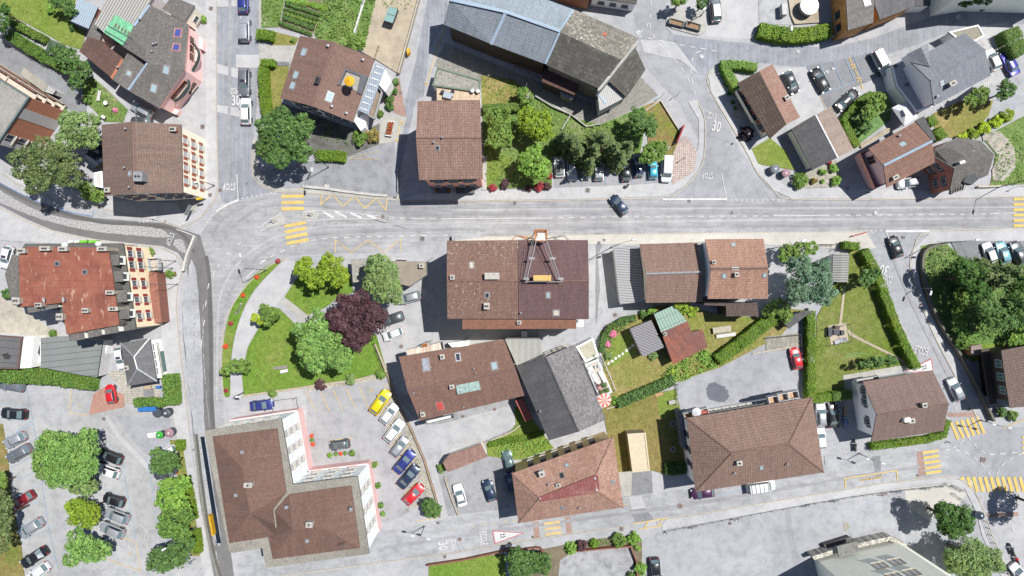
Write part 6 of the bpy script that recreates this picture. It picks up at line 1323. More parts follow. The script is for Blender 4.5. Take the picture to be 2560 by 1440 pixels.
# ===== Q: L-shaped apartment block =====
o, f=flat([(512,1076),(703,1047),(732,1211),(894,1191),(923,1385),(664,1420),(656,1371),(574,1383),(512,1090)],10.9)
b=Bld('apartment_building', 'L shaped apartment block with brown hip roofs and pale blue walls', 'building', o, f, w_blue, concr, inset=.3, thick=.35)
Z0, Z1=11.05,12.9
def hiproof(nm, outl, peaks, faces, mat):
 vs=[P(x, y, Z0)-b.c for x, y in outl]+[P(x, y, Z1)-b.c for x, y in peaks];fs=[];uv=[]
 for f_ in faces:
  p3=[vs[i] for i in f_];nn=sum(((p3[i].cross(p3[(i+1)%len(p3)])) for i in range(len(p3))), Vector())
  if nn.z<0:f_=f_[::-1];nn=-nn
  nn.normalize();e_=Vector((0,0,1)).cross(nn).normalized();u_=nn.cross(e_);fs.append(f_);uv.append([(vs[i].dot(e_), vs[i].dot(u_)) for i in f_])
 n_=len(outl);bt_=[v-Vector((0,0,.3)) for v in vs[:n_]];k=len(vs);vs+=bt_
 for i in range(n_):fs.append([i,(i+1)%n_, k+(i+1)%n_, k+i]);uv.append([(0,0)]*4)
 return link(nm, mesh(nm, vs, fs,[mat], None, uv), b.root)
hiproof('hip_roof',[(531,1091),(693,1071),(716,1231),(682,1275),(690,1340),(573,1358)],[(606,1170),(625,1283),(686,1310)],[[0,1,6],[1,2,3,7,6],[0,6,7,5],[5,7,8,4],[3,8,7],[3,4,8]], T_choc)
hiproof('hip_roof',[(722,1236),(878,1214),(900,1370),(682,1398),(671,1345),(692,1318),(687,1276)],[(733,1324),(800,1316)],[[0,1,8,7,6],[1,2,8],[2,3,7,8],[3,4,5,7],[5,6,7]], T_choc)
for a_ in ((620,1213,1.1,.6),(773,1312,.9,.7)):boxchim(b, *a_,11,13.5,1, MATS['conc_cap'])
for q in ((606,1130),(590,1238),(768,1352),(716,1268),(877,1273)):
 m=MB();c=P(*q,12.2)-b.c;m.box((c.x, c.y,12.1),(.5,.5,.5),.1);m.build('roof_vent',[MATS['grey_metal']], b.roof)
pale_g=gl('blind_glass', A(236,232,232),.5)
b.windows((923,1385,664,1420),6,[9.2,6.7,4.2],1.1,1.4);b.windows((574,1383,512,1090),7,[9.2,6.7,4.2],1.1,1.4)
b.windows((703,1047,732,1211),3,[9.2,6.7],1.0,1.7, m0=.12, m1=.1, glass=pale_g);b.windows((703,1047,732,1211),3,[4.2],1.0,1.5, m0=.12, m1=.1, glass=pale_g)
b.windows((732,1211,894,1191),3,[9.3,7.0,4.6],1.5,1.0, m0=.05, m1=.05, glass=pale_g);b.windows((894,1191,923,1385),3,[9.2,6.7,4.2],.9,1.5, m0=.1, m1=.1, glass=pale_g);b.windows((512,1076,703,1047),4,[9.2,6.8],1.4,1.0, m0=.1, m1=.02, glass=pale_g)
for (q0, q1) in (((703,1047),(732,1211)),((732,1211),(894,1191)),((894,1191),(923,1385)),((512,1076),(703,1047))):
 u, v=b.wbase[b.edge(*q0, *q1)];d=Vector((v.x-u.x, v.y-u.y,0));L_=d.length;d.normalize();nn=Vector((d.y,-d.x,0));c=(u+v)/2-b.c;c.z=0;m=MB();rz=math.atan2(d.y, d.x)
 k=c+nn*.06;m.box((k.x, k.y,1.35),(L_,.3,2.7), rz,0);m.build('ground_floor',[m_plain('plinth_pink', A(238,198,196, k=1.2), var=.05)], b.root)
 m=MB()
 for z in (2.95,5.6,8.2):m.box((c.x+nn.x*.01, c.y+nn.y*.01, z),(L_,.05,.06), rz)
 m.build('string_course',[m_plain('joint_blue', A(176,200,214))], b.root)
m=MB();c=P(860,1356,12)-b.c;m.bar((c.x, c.y,11),(c.x, c.y,14),.03)
for i in range(8):m.bar((c.x+i*.16-.2, c.y+i*.05-.3,13.9),(c.x+i*.16-.05, c.y+i*.05+.3,13.9),.012,0,4)
m.bar((c.x-.4, c.y-.15,13.9),(c.x+1.2, c.y+.35,13.9),.015,0,4);m.build('aerial',[polem], b.roof)
# ===== R: hip roofs in the south east =====
b=Bld('apartment_building', 'hip roofed house with a dark red metal ridge field', 'building',[(1280,1183,7.4),(1533,1092,7.4),(1559,1268,7.4),(1296,1308,7.4)],[[0,1,5,4],[1,2,6,5],[2,3,4,6],[3,0,4],[4,5,6]], w_must, T_ora, extra=[(1350,1246,10),(1487,1194,10),(1492,1226,10)], inset=.5, matidx=[0,0,0,0,2])
b.roof.data.materials.append(m_tile('red_metal', A(142,86,84), A(152,96,90),.8,.5,1.6, rough=.4, stain=.4, stainc=A(176,140,140)))
for p_ in b.roof.data.polygons:
 if p_.index==8:p_.material_index=2
b.patch('metal_skirt',[(1346,1244),(1485,1188),(1496,1190),(1499,1230),(1352,1254)], MATS['red_metal'],.05);b.ridge([((1280,1183,7.4),(1350,1246,10)),((1533,1092,7.4),(1487,1194,10)),((1559,1268,7.4),(1492,1226,10)),((1296,1308,7.4),(1350,1246,10))],.28, T_ora)
b.windows((1296,1308,1559,1268),6,[5.4,2.6],.9,1.2);b.windows((1280,1183,1533,1092),6,[5.2,2.6],.8,1.1, m0=.1, m1=.1, frame=w_dk);b.chimney(1355,1185,.8,.8,1.3, w_cream, None,1);b.skylight(1405,1189,.5,.7, w_dk, MATS['dk_glass']);b.vent(1371,1210);b.chimney(1396,1213,.6,.4,.4, w_brown);b.skylight(1406,1268,.5,.5, None, shgr);b.vent(1448,1268);b.skylight(1532,1205,.5,.5, None, shgr);b.skylight(1417,1163,.4,.4)
for q in ((1350,1246),(1487,1196),(1491,1225)):
 m=MB();c=P(*q,10)-b.c;m.lathe((c.x, c.y,9.9),[(.2,0),(.18,.2),(.02,.4)],8);m.build('finial',[railw], b.roof)
b=Bld('apartment_building', 'large hip roofed apartment house with white balconies', 'building',[(1717,1045,7.6),(2030,993,7.6),(2060,1181,7.6),(1739,1230,7.6)],[[0,1,5,4],[1,2,5],[2,3,4,5],[3,0,4]], w_white, m_tile('tile_mid_brown', A(158,132,120), A(146,121,110),.5,.38,.44, stain=.25), extra=[(1830,1133,10.6),(1972,1110,10.6)], inset=.6)
b.ridge([((1830,1133,10.6),(1972,1110,10.6)),((1717,1045,7.6),(1830,1133,10.6)),((2030,993,7.6),(1972,1110,10.6)),((2060,1181,7.6),(1972,1110,10.6)),((1739,1230,7.6),(1830,1133,10.6))],.28, T_br)
b.windows((2060,1181,1739,1230),7,[5.8,3.0],1.1,1.3);b.windows((1739,1230,1717,1045),3,[5.8,3.2],.9,1.6, frame=shgr, m0=.15, m1=.15);b.windows((1717,1045,2030,993),8,[5.9],1.2,1.3, m0=.22, m1=.2);b.windows((1717,1045,2030,993),8,[3.3],1.2,1.3, m0=.22, m1=.2)
b.chimney(1849,1158,.7,.6,1.0, MATS['grey_metal']);b.vent(1835,1181);b.skylight(1903,1169,.45,.6);b.vent(1966,1159)
for z, off in ((5.0,0),(2.4,5)):balcony(b,[(1706,1032-off*.4),(1764,1018-off*.5),(1768,1033),(1710,1045)], z, m_plain('balcony_tan', A(214,176,140)), railw)
for k,(x, y) in enumerate(((1915,992),(1938,985),(1962,980))):
 for z in (5.2,2.6):balcony(b,[(x, y+(5.2-z)*-.8),(x+26, y-5+(5.2-z)*-.8),(x+30, y+12),(x+4, y+17)], z, m_plain('balcony_tan', A(214,176,140)), railw)
b.block('side_porch',[(1694,1030),(1704,1026),(1716,1120),(1708,1122)],0,3.0, shgr)
b=Bld('house', 'white gabled house with smooth brown tiled roof by the crossing', 'house',[(2157,954,5.6),(2332,926,5.6),(2372,1010,8.6),(2359,1077,5.6),(2178,1105,5.6),(2192,1037,8.6)],[[0,1,2,5],[5,2,3,4]], w_white, m_tile('tile_even_brown', A(150,128,120), A(142,121,114),.7,.33,.36, stain=.15), inset=.75, trim=m_plain('trim_wine', A(130,60,60)))
b.ridge([((2192,1037,8.6),(2372,1010,8.6))],.28, T_br);b.chimney(2312,1013,.6,.6,.9);b.block('dormer',[(2262,1046),(2275,1043),(2278,1055),(2262,1056)],6.5,8.4, w_beige);b.chimney(2280,1052,.8,.6,1.0, w_cream);b.windows((2178,1105,2192,1037),1,[4.0],.9,1.2, shgr);b.windows((2192,1037,2157,954),2,[4.0],.9,1.2, shgr)
b.windows((2157,954,2332,926),6,[4.2],1.2,1.1);balcony(b,[(2134,948),(2190,938),(2192,952),(2140,958)],2.6, conc, railw)
b=Bld('chalet', 'dark wooden chalet with brown tiled roof cut by the right edge', 'house',[(2503,876,7),(2640,850,7),(2660,1010,7),(2524,1020,7), ],[[0,1,2,3]], w_dk, m_tile('tile_chalet', A(132,114,106), A(122,104,98),.5,.36,.42), inset=.8)
b.windows((2524,1020,2503,876),3,[5.0,2.4],1.2,1.2, frame=MATS['white_frame'], glass=MATS['green_glass'])
m=MB();u, v=b.wbase[b.edge(2524,1020,2503,876)];d=Vector((v.x-u.x, v.y-u.y,0));d.normalize();nn=Vector((d.y,-d.x,0));c=(u+v)/2-b.c+nn*.8;m.box((c.x, c.y,3.3),(9.0,1.3,.15), math.atan2(d.y, d.x));m.build('balcony',[w_dk], b.root)
Bld('shed', 'tiny red grey garden shed near the dark chalet', 'shed', *flat([(2427,865),(2454,861),(2456,886),(2428,890)],2.2), w_brown, m_corr('corr_rosy', A(158,140,132),.4,.7), inset=.1)
b=Bld('garage', 'cream flat roofed garage box on the dark driveway', 'garage', *flat([(1568,1084),(1614,1081),(1625,1176),(1581,1181)],2.8), m_plain('garage_side', A(170,160,140)), m_plain('garage_cream', A(226,212,184), var=.05), inset=.05, flatrim=m_plain('garage_cream', A(226,212,184)))
b=Bld('bike_shelter', 'low hooked roof of rosy tiles by the dark shrub', 'shelter',[(1107,1157,2.4),(1121,1138,2.6),(1203,1109,2.6),(1219,1142,2.4),(1119,1181,2.4)],[[0,1,2,3,4]], w_beige, m_tile('tile_rosy_small', A(172,138,128), A(160,126,116),.6,.33,.36), inset=.15, uvrot=.35)
# ===== S: beige stone based building at the lower edge =====
k_=1-16.5/H
def up_(x, y): return ((x-1280)/k_+1280,(y-720)/k_+720)
base=[(2032,1390),(2112,1368),(2226,1344),(2262,1362),(2330,1500),(2120,1560),(2060,1500)]
b=Bld('school_building', 'beige school building with rough stone base at the lower edge', 'building',[(*up_(*q),16.5) for q in base],[[0,1,2,3,4,5,6]], m_plain('wall_sandstone', A(250,232,212, k=.9), var=.05), T_br, inset=0.02)
b.windows(b.edge(*up_(2112,1368), *up_(2226,1344)),2,[8.4,12.4],1.8,2.0, glass=gl('blind_glass', A(236,232,232),.5), frame=m_plain('frame_olive', A(170,165,130)), m0=.3, m1=.02);b.windows(b.edge(*up_(2262,1362), *up_(2330,1500)),3,[7.5,11.5],1.2,1.5, frame=MATS['frame_olive'])
b.block('stone_base',[(2030,1391),(2112,1366),(2227,1341),(2268,1362),(2262,1368),(2224,1352),(2112,1377),(2036,1400)],0,2.2, m_tile('rubble', A(200,196,186, k=1.1), A(120,116,110, k=1.1),.4,.35,.3, off=.5));b.block('entrance_canopy',[(2093,1366),(2143,1352),(2147,1380),(2098,1394)],3.0,3.25, gravg)
b.block('entrance_wall',[(2060,1362),(2124,1342),(2127,1350),(2064,1371)],0,1.1, m_plain('grey_wall_dark', A(110,104,104)))
LF=LEAFS
# ---------- trees ----------
T= lambda lb, blobs, mat, h, cat='tree', **k:tree(k.pop('name', 'broadleaf_tree'), lb, cat, blobs, LF[mat], h, **k)
T('large dark green tree at the corner of the north street',[(710,345,62,60),(668,320,34),(755,318,34),(672,372,34),(748,378,34),(705,292,30),(702,398,30)], 'dark',9.5, leaf=.2)
T('spreading olive green conifer beside the dark side road',[(120,415,62,55),(65,405,42),(160,395,38),(95,455,36),(175,440,34),(110,368,30)], 'fir',11, dens=22, leaf=.18)
T('bushy green conifer above the brown roofed corner house',[(200,325,50,45),(175,300,28),(225,345,28),(165,355,26)], 'olive',8.5)
T('yellow green shrub tree under the corner house wall',[(225,478,26),(248,490,18),(208,468,16)], 'green',3.5)
T('dark green tree behind the shaded drive',[(170,150,34),(200,175,30),(190,205,20),(150,130,22)], 'dark',6)
T('dark tree crown cut by the left top corner',[(2,45,26,32),(15,20,12)], 'vdark',6)
T('small leafy tree by the pale blue shed',[(165,12,26),(140,6,16),(180,28,14)], 'dark',4.5)
T('tall grey green ash tree between the two low houses',[(958,700,50,58),(940,672,34),(978,728,34),(955,655,26)], 'olive',11, leaf=.17, dens=28)
T('large dark purple copper beech in the park',[(892,800,64,66),(850,800,38),(930,785,38),(890,845,34),(905,745,26),(868,762,30)], 'purple',11, leaf=.18, dens=28)
T('big round fresh green tree in the park',[(810,862,64,66),(778,835,38),(845,890,40),(790,900,36),(800,810,36),(770,870,34)], 'big',10.5, leaf=.18, dens=28)
T('bright lime maple at the park top, right of its twin',[(830,668,34),(848,692,28),(805,690,26),(820,650,20)], 'lime',7)
T('bright lime maple with two lobes at the park corner',[(757,672,26),(775,690,26),(765,655,18),(790,706,20)], 'lime',7)
T('small green maple with a yellow left side on the lawn',[(672,790,24),(685,785,20),(660,775,16)], 'green',4.8);T('yellow leaved half of the small lawn maple',[(640,795,14),(652,802,12)], 'yel',4.2, trunk=True)
T('small mixed green tree at the south tip of the verge',[(592,915,26,20),(612,915,20),(565,928,18,13)], 'green',4.5)
T('lime green tree behind the rose tiled house, upper middle',[(1338,310,46,38),(1320,285,26),(1358,330,26)], 'lime',7)
T('bright lime leaved tree left in the hedge garden',[(1250,320,36,44),(1235,290,24),(1262,350,24),(1240,355,22)], 'green',6.5)
T('round bright green tree in front of the hedge garden',[(1335,412,40,38),(1318,395,24),(1352,430,22),(1336,380,22)], 'bright',6.5)
T('light green shrub tree at the cobbled court edge',[(1315,240,24,20),(1300,232,12)], 'green',3.5)
T('dark grey green pine over the parked cars, left one',[(1430,350,40,36),(1450,375,30),(1410,335,24)], 'fir',9, spiky=(54,13,9))
T('broad grey green pine over the parked cars, middle one',[(1510,345,46,40),(1490,370,32),(1540,365,32),(1480,400,22)], 'fir',10, spiky=(54,13,9), name='pine_tree')
T('dark grey green pine over the parked cars, right one',[(1555,385,32,28),(1575,360,26)], 'fir',9, spiky=(54,13,9), name='pine_tree')
T('round green maple by the rusty grass corner',[(1607,308,34,32),(1590,290,20),(1625,325,20)], 'dark',6)
T('green hornbeam between the turquoise car and the van',[(1635,380,32,30),(1618,392,22),(1652,368,20)], 'green',6)
T('large blue green tree beside the lawn path',[(2025,705,56,56),(2000,670,36),(2055,735,36),(2050,680,34),(1990,735,32)], 'blue',10, leaf=.16, dens=30)
T('leafy green tree at the main road garden corner',[(2000,628,30,26),(1972,625,22),(2028,618,18),(1960,640,16)], 'green',4.5)
T('small dark green tree against the clipped lawn hedge',[(2172,692,26,24),(2158,705,18),(2190,680,14)], 'dark',4.8)
T('dark bush below the blue green tree',[(1948,768,26),(1925,778,20),(1965,790,18)], 'green',4)
T('round laurel tree in the turf garden',[(2186,262,28,32),(2170,285,20),(2200,245,14)], 'green',5)
T('dark round shrub tree in the turf garden, lower one',[(2160,318,20)], 'dark',2.6)
T('leafy tree below the blue grey roof',[(2445,240,28,24),(2425,250,18)], 'green',5)
T('shady tree right of the leafy tree by the grey house',[(2516,222,24,26),(2505,240,16)], 'dark',5)
T('tree with dark leaves in the top edge building shadow',[(2420,-8,34,26),(2460,-4,26,18)], 'vdark',6)
T('conifer mass of the east garden, upper crown',[(2505,700,54,50),(2540,680,40),(2470,690,34)], 'fir',10.5, spiky=(60,14,9), name='pine_tree')
T('dense green tree of the east garden, left crown',[(2430,690,44,42),(2400,670,28),(2445,730,30)], 'vdark',9)
T('dense green tree of the east garden, lower crown',[(2500,790,48,40),(2465,770,34),(2540,790,36)], 'dark',9)
T('dense green tree of the east garden at the right edge',[(2555,740,40,44),(2565,690,30)], 'vdark',10)
T('loose green shrub tree on the east garden wall',[(2398,790,20,50),(2412,850,20,30),(2405,740,22,30)], 'hedged',3.5)
T('round shrub tree at the far east garden edge',[(2545,850,26,22),(2560,820,20)], 'bright',3.5)
T('green plane tree in the west car park, the largest crown',[(168,1140,70,64),(130,1110,42),(205,1120,46),(150,1180,44),(205,1170,42),(120,1155,38)], 'big',10, leaf=.19, dens=28)
T('yellow green tree in the west car park',[(212,1282,42,38),(190,1270,26),(232,1290,24)], 'lime',6.5)
T('olive shrub tree between green and yellow green crowns',[(205,1222,34,20),(228,1215,20)], 'olive',4.5)
T('light green tree below the yellow green one',[(215,1372,46,36),(190,1350,28),(255,1375,28),(180,1400,22)], 'big',6.5)
T('green tree covering a car, topmost of the pavement row',[(412,1158,38,32),(395,1140,22),(430,1150,20)], 'dark',6, dens=22)
T('green tree, second of the pavement row',[(430,1225,38,32),(412,1245,28),(455,1210,24),(448,1255,26)], 'bright',6.2, dens=20)
T('green tree, third of the pavement row',[(440,1295,40,36),(420,1320,28),(465,1285,26),(455,1335,24)], 'hedged',6.2, dens=20)
T('dark green tree, lowest of the pavement row',[(430,1388,46,36),(400,1405,32),(460,1365,28)], 'dark',6.5)
T('dark conifer crown cut by the left edge, lower one',[(2,1290,30,52),(4,1345,26,40),(-4,1250,28,30)], 'fir',8)
T('bright green bush cut by the left edge',[(5,1205,16,30)], 'green',4)
T('dark green birch on the pale plaza',[(2383,1296,50,46),(2360,1280,28),(2410,1310,30),(2380,1325,26)], 'vdark',8.5)
T('olive green tree cut by the lower edge',[(2428,1405,66,54),(2390,1400,38),(2465,1400,42),(2425,1370,34)], 'olive',8, leaf=.15, dens=34)
T('tree casting its shade from beyond the right edge',[(2605,1270,44,50)], 'vdark',8)
T('dark round tree on the pebble corner',[(1078,1272,25,24),(1070,1262,16),(1088,1282,15)], 'dark',3.6)
T('dark green tree at the lower edge garden',[(1320,1405,48,32),(1290,1392,28),(1355,1408,30),(1300,1425,34)], 'dark',5.5)
T('small loose tree in front of the white gabled house',[(2195,905,34,16),(2165,912,22,10),(2225,900,22,14)], 'dark',4, dens=14)
T('rounded yellow green shrub tree by the green metal roof',[(1708,768,22,20),(1730,780,16),(1695,760,12)], 'lime',4.4)
T('leafy tree by the cream yard',[(893,105,26,24),(880,95,14)], 'green',4)
T('tree over the fountain island',[(1690,4,20,12),(1708,-4,20,14)], 'green',4.2);T('small dark tree by the fountain planter',[(1755,10,16,18)], 'dark',3.6)
# ---------- shrubs and flowers ----------
def SH(lb, *q, **k): return shrub(lb, q[0], q[1], q[2], LF[q[3]], **k)
PURP=[('dark plum coloured shrub below the brown roofed house',1870,333,23, 'purple')]
shrub('dark plum coloured spiky shrub by the brown roofed house',1868,333,25, m_leaf('leaf_plum', A(48,36,44), A(62,46,56)), spiky=True, h=2.4)
for lb, x, y, r, mt in (('purple barberry on the wall above the marked bays',798,963,19, 'purple'),('spiky green shrub on the wall by the yellow car',950,936,17, 'green'),('spiky green shrub above the navy parked car',679,982,15, 'green'),('pale round shrub on the park wall',877,948,14, 'olive'),('spiky green shrub left of the purple one at the lower garden',1427,1373,21, 'bright'),('purple grey shrub in the lower garden border',1455,1362,15, 'purple'),('round yellow green shrub in the lower garden border',1549,1350,20, 'green'),('green shrub at the lower garden corner',1585,1346,17, 'bright'),('loose small shrub in the lower garden border',1485,1358,13, 'hedge'),('small round shrub below the garden corner',1594,1369,8, 'bright'),('green shrub beside the black car in the plaza',1600,1421,17, 'bright'),('small dark shrub at the lower edge by the plaza',1578,1438,12, 'dark'),('round shrub by the rosy tiled shelter',1104,1170,12, 'green'),('dark red flowering shrub beside the tiled house path',1262,462,13, 'purple'),('crimson shrub in the middle of the flower border',1232,470,11, 'red'),('crimson shrub near the parked cars border',1348,468,13, 'red'),('plum shrub next to the parked cars border',1368,466,11, 'purple'),('small reddish shrub above the car border',1374,440,8, 'red'),('small crimson shrub at the border end',1322,470,9, 'purple'),('dark green shrub against the white house balcony',990,205,10, 'dark'),('dark green shrub, second below the balcony',981,226,12, 'dark'),('dark green shrub, third below the balcony',972,246,14, 'dark'),('dark green shrub, lowest below the balcony',974,266,12, 'dark'),('pale green shrub by the planter box',952,284,9, 'green'),('leafy green shrub by the house path',897,345,22, 'green'),('russet shrub beside the green one',932,340,19, 'rust'),('small spiky shrub on the dry lawn',731,101,6, 'green'),('big round clipped yellow green shrub in the gravel bed',2000,450,22, 'green'),('small round shrub in the gravel bed, upper',2056,430,9, 'bright'),('leafy shrub at the gravel bed top',2083,421,12, 'bright'),('russet shrub in the gravel bed',2035,453,9, 'rust'),('bright shrub by the worn stop word',2090,452,13, 'bright'),('tiny round shrub in the gravel bed',2056,453,5, 'bright'),('red flowers at the gravel bed top',2074,408,4, 'red'),('round dark clipped ball by the corrugated shed',1609,787,12, 'dark'),('pink rose bush by the garden gate, upper',1533,834,11, 'pink'),('pink rose bush by the garden gate, lower',1520,858,9, 'pink'),('pale green bush by the stepping stones',1522,890,11, 'olive'),('leafy green bush above the corrugated shed',1630,780,13, 'bright'),('white flowered bush below the corrugated shed',1634,890,12, 'olive'),('bright green shrub beside the striped parasol',1537,1003,15, 'bright'),('small yellow flowered shrub at the garden corner',1681,930,9, 'yel'),('round shrub on the hotel pavement, upper',372,632,15, 'green'),('potted shrub on the hotel pavement, right',424,684,11, 'green'),('small round shrub at the hotel corner',400,765,6, 'green'),('green shrub at the rear of the rusty roofed hotel',20,735,16, 'dark'),('small ivy bush by the hotel yard',132,832,10, 'hedged'),('small clipped bush by the north kerb garage',509,48,9, 'bright'),('orange red flowers near the top of the verge',642,693,5, 'orange'),('orange red flowers in the middle of the verge',608,738,5, 'orange'),('orange red flowers low on the verge',564,865,6, 'orange'),('dark red grass tuft on the verge',577,808,4, 'red'),('small red tuft at the verge tip',566,976,4, 'red'),('small red shrub at the verge top',695,653,5, 'red'),('green bush by the tarpaulin garden shed',128,22,12, 'bright'),('small dark clipped ball by the blue shed',182,70,8, 'vdark'),('green shrub in the pink house garden, left',225,225,12, 'green'),('green shrub in the pink house garden, lower',218,250,12, 'hedged'),('small pink flowering shrub in the garden',288,276,5, 'pink'),('tall green shrub under the pink house garden',240,300,12, 'green'),('green shrub at the apartment wall, top',936,1162,9, 'green'),('green shrub at the apartment wall, middle',945,1212,9, 'hedged'),('green shrub at the apartment wall, lower',952,1262,9, 'hedged'),('tiny shrub at the apartment wall end',957,1285,6, 'bright'),('small leafy shrub beside the dark off roader',880,1132,8, 'green'),('tiny shrub left of the off roader',826,1138,7, 'bright'),('yellow green bush in the hedge row, left',2460,320,18, 'acid'),('yellow green bush in the hedge row, middle',2490,305,18, 'acid'),('yellow green bush in the hedge row, right',2515,290,20, 'lime'),('low yellow green bush at the row start',2430,335,16, 'lime'),('yellow bush at the lawn end of the row',2405,345,14, 'acid'),('dark shrub below the dark chalet',2505,1030,16, 'dark'),('green shrub at the corner of the dark chalet',2530,1040,14, 'green'),('small shrub at the top edge garden',2040,20,5, 'dark'),('green bush by the village road planter',2455,18,12, 'vdark')):
 SH(lb, x, y, r, mt, spiky=('spiky' in lb or 'barberry' in lb) or None, group='flowers' if 'flower' in lb or 'rose' in lb else 'garden shrubs', name='flower_bush' if 'flowers' in lb or 'rose' in lb else 'shrub')
for i,(x, y) in enumerate(((1808,190),(1815,212),(1823,234),(1832,256),(1838,270))):shrub('tiny dark shrub in the gravel strip beside the brown house', x, y,4, LF['vdark'], group='tiny shrubs in the gravel strip', h=.5)
for i,(x, y) in enumerate(((779,1090),(780,1100),(782,1111),(840,1135),(852,1134),(863,1133))):shrub('tiny flowering plant in the pebble strip of the apartment block', x, y,3, LF['green' if i%2 else 'orange'], group='tiny plants in the pebble strip', h=.4)
# ---------- hedges ----------
HD=hedge
HD('dense clipped hedge along the shaded drive',[(15,82),(60,112),(100,135)],28,1.8, LF['hedged']);HD('shorter clipped hedge beside the green tent',[(102,140),(150,165)],22,1.6, LF['hedged'])
HD('ivy covered border hedge below the corner lawn',[(20,52),(60,72),(110,98)],18,1.2, LF['green'], leaf=.14, rough=.2)
HD('clipped box hedge block by the garden path',[(640,82),(682,88)],24,1.5, LF['hedge']);HD('clipped hedge corner below the garden path',[(650,156),(684,156)],18,1.6, LF['hedge']);HD('tall clipped hedge beside the dry lawn',[(655,165),(659,240),(666,285)],24,1.6, LF['hedge'])
HD('green border hedge by the round tree',[(788,388),(830,388),(862,392)],26,1.3, LF['hedge'], rough=.14)
HD('clipped hedge behind the rose brown house',[(1208,270),(1250,268),(1300,266)],18,1.6, LF['green'])
HD('bright curved hedge in front of the pool patio',[(1900,72),(1950,84),(2000,86),(2050,80),(2078,72)],34,1.8, LF['hedge'], rough=.16, leaf=.14)
HD('bright clipped hedge hooking round the brown house, long side',[(1803,160),(1850,160),(1895,166)],20,1.7, LF['bright'], rough=.12);HD('bright clipped hedge arm down the brown house',[(1815,168),(1832,200),(1846,226)],22,1.7, LF['bright'], rough=.12)
HD('curved clipped hedge of the turf garden',[(2205,240),(2178,236),(2150,255),(2125,285),(2112,305)],18,1.8, LF['hedge']);HD('straight clipped hedge of the turf garden',[(2116,306),(2128,335),(2146,366)],18,1.8, LF['hedge'])
HD('clipped hedge between white pavilion and sunny lawn',[(2328,290),(2340,312)],20,1.6, LF['hedge']);HD('clipped hedge below the sunny lawn gap',[(2345,322),(2362,345)],22,1.7, LF['hedge'])
HD('big dark clipped hedge at the top right edge',[(2530,70),(2540,100),(2560,135)],42,2.4, LF['hedged'])
HD('jagged ivy hedge behind the garage roof',[(-20,938),(60,940),(130,944),(232,958)],36,2.0, LF['hedged'], rough=.2, leaf=.16)
HD('jagged hedge beside the hip roofed shop',[(420,938),(424,980),(425,1012)],34,1.9, LF['hedged'], rough=.2, leaf=.16);HD('low hedge above the blue container',[(334,1008),(370,1006),(406,1008)],20,1.4, LF['hedged'], rough=.2, leaf=.15)
HD('long lime clipped hedge across the middle gardens',[(1795,902),(1850,862),(1905,818),(1958,782)],30,2.0, LF['hedge'], rough=.1)
HD('straight lime hedge between yard and lawn',[(2030,778),(2031,900),(2030,1000)],20,2.0, LF['hedge']);HD('long straight lime hedge along the east street',[(2164,625),(2184,660),(2207,715),(2243,812),(2266,862),(2297,922)],20,2.1, LF['hedge'])
HD('short hedge at the main road end of the lawn',[(2112,612),(2150,616)],18,1.9, LF['hedge'], rough=.14);HD('clipped hedge block behind the white gabled house',[(2035,998),(2080,994)],20,1.8, LF['hedge']);HD('dark clipped hedge block near the house corner',[(2084,992),(2132,988)],20,2.1, LF['hedged'])
HD('lime hedge wrapping the front of the white gabled house',[(2182,1118),(2250,1110),(2325,1100),(2362,1088),(2372,1050)],16,1.5, LF['hedge'])
HD('dark clipped hedge block beside the hip roofed house',[(1664,1174),(1716,1172)],26,1.4, LF['vdark']);HD('low clipped hedge by the slate roof lawn',[(1222,1112),(1285,1100),(1360,1085)],14,1.0, LF['hedge'], rough=.16)
HD('loose hedge along the pavement trees, upper',[(447,1102),(447,1128)],20,1.3, LF['hedge'], rough=.18);HD('loose hedge along the pavement trees, middle',[(462,1195),(474,1250),(482,1300)],16,1.2, LF['hedge'], rough=.18);HD('loose hedge along the pavement trees, lower',[(486,1325),(492,1385)],20,1.3, LF['hedge'], rough=.18)
HD('leafy hedge between the middle garden and brown lawn',[(1545,1010),(1590,990),(1640,970),(1685,950)],24,1.5, LF['dark'], rough=.25, leaf=.15)
HD('flowering hedge along the lane garden corner',[(1505,880),(1508,850),(1525,820),(1560,800),(1590,795)],14,1.4, LF['dark'], rough=.22, leaf=.13)
# ---------- uncountable low plants ----------
CV=cover
CV('leafy green planting of the top garden',[(816,-20),(918,-20),(886,82),(880,115),(800,105),(786,88)], LF['green'],26,.6,.14);CV('rough green weeds beside the north street',[(654,-20),(712,-20),(698,66),(656,68)], LF['green'],26,.4,.12)
CV('low planting in the narrow bed',[(922,-20),(950,-20),(912,125),(886,118)], LF['hedged'],24,.5,.12);CV('vines creeping over the cream yard',[(950,-5),(1040,-5),(1035,25),(960,22)], LF['hedged'],9,.6,.12)
CV('weeds on the dry court edge',[(1205,190),(1285,202),(1315,235),(1300,262),(1207,270)], LF['hedge'],9,.35,.12);CV('shady undergrowth below the pines',[(1205,270),(1350,250),(1440,300),(1500,315),(1600,275),(1600,385),(1380,388),(1380,460),(1215,470)], LF['green'],9,.5,.14)
CV('garden bushes behind the rusty shed',[(1690,900),(1765,872),(1780,890),(1790,915),(1700,955),(1650,940)], LF['bright'],34,1.1,.15);CV('flower border under the garden hedge',[(1500,860),(1515,820),(1565,800),(1575,812),(1530,840),(1520,900),(1505,905)], LF['dark'],30,.8,.12)
CV('weedy bank of the meadow',[(2488,385),(2540,330),(2560,330),(2560,462),(2480,466)], LF['green'],12,.5,.13);CV('undergrowth in the east garden shade',[(2305,615),(2360,607),(2400,640),(2560,665),(2560,862),(2470,855),(2400,870),(2335,760)], LF['dark'],14,.9,.16)
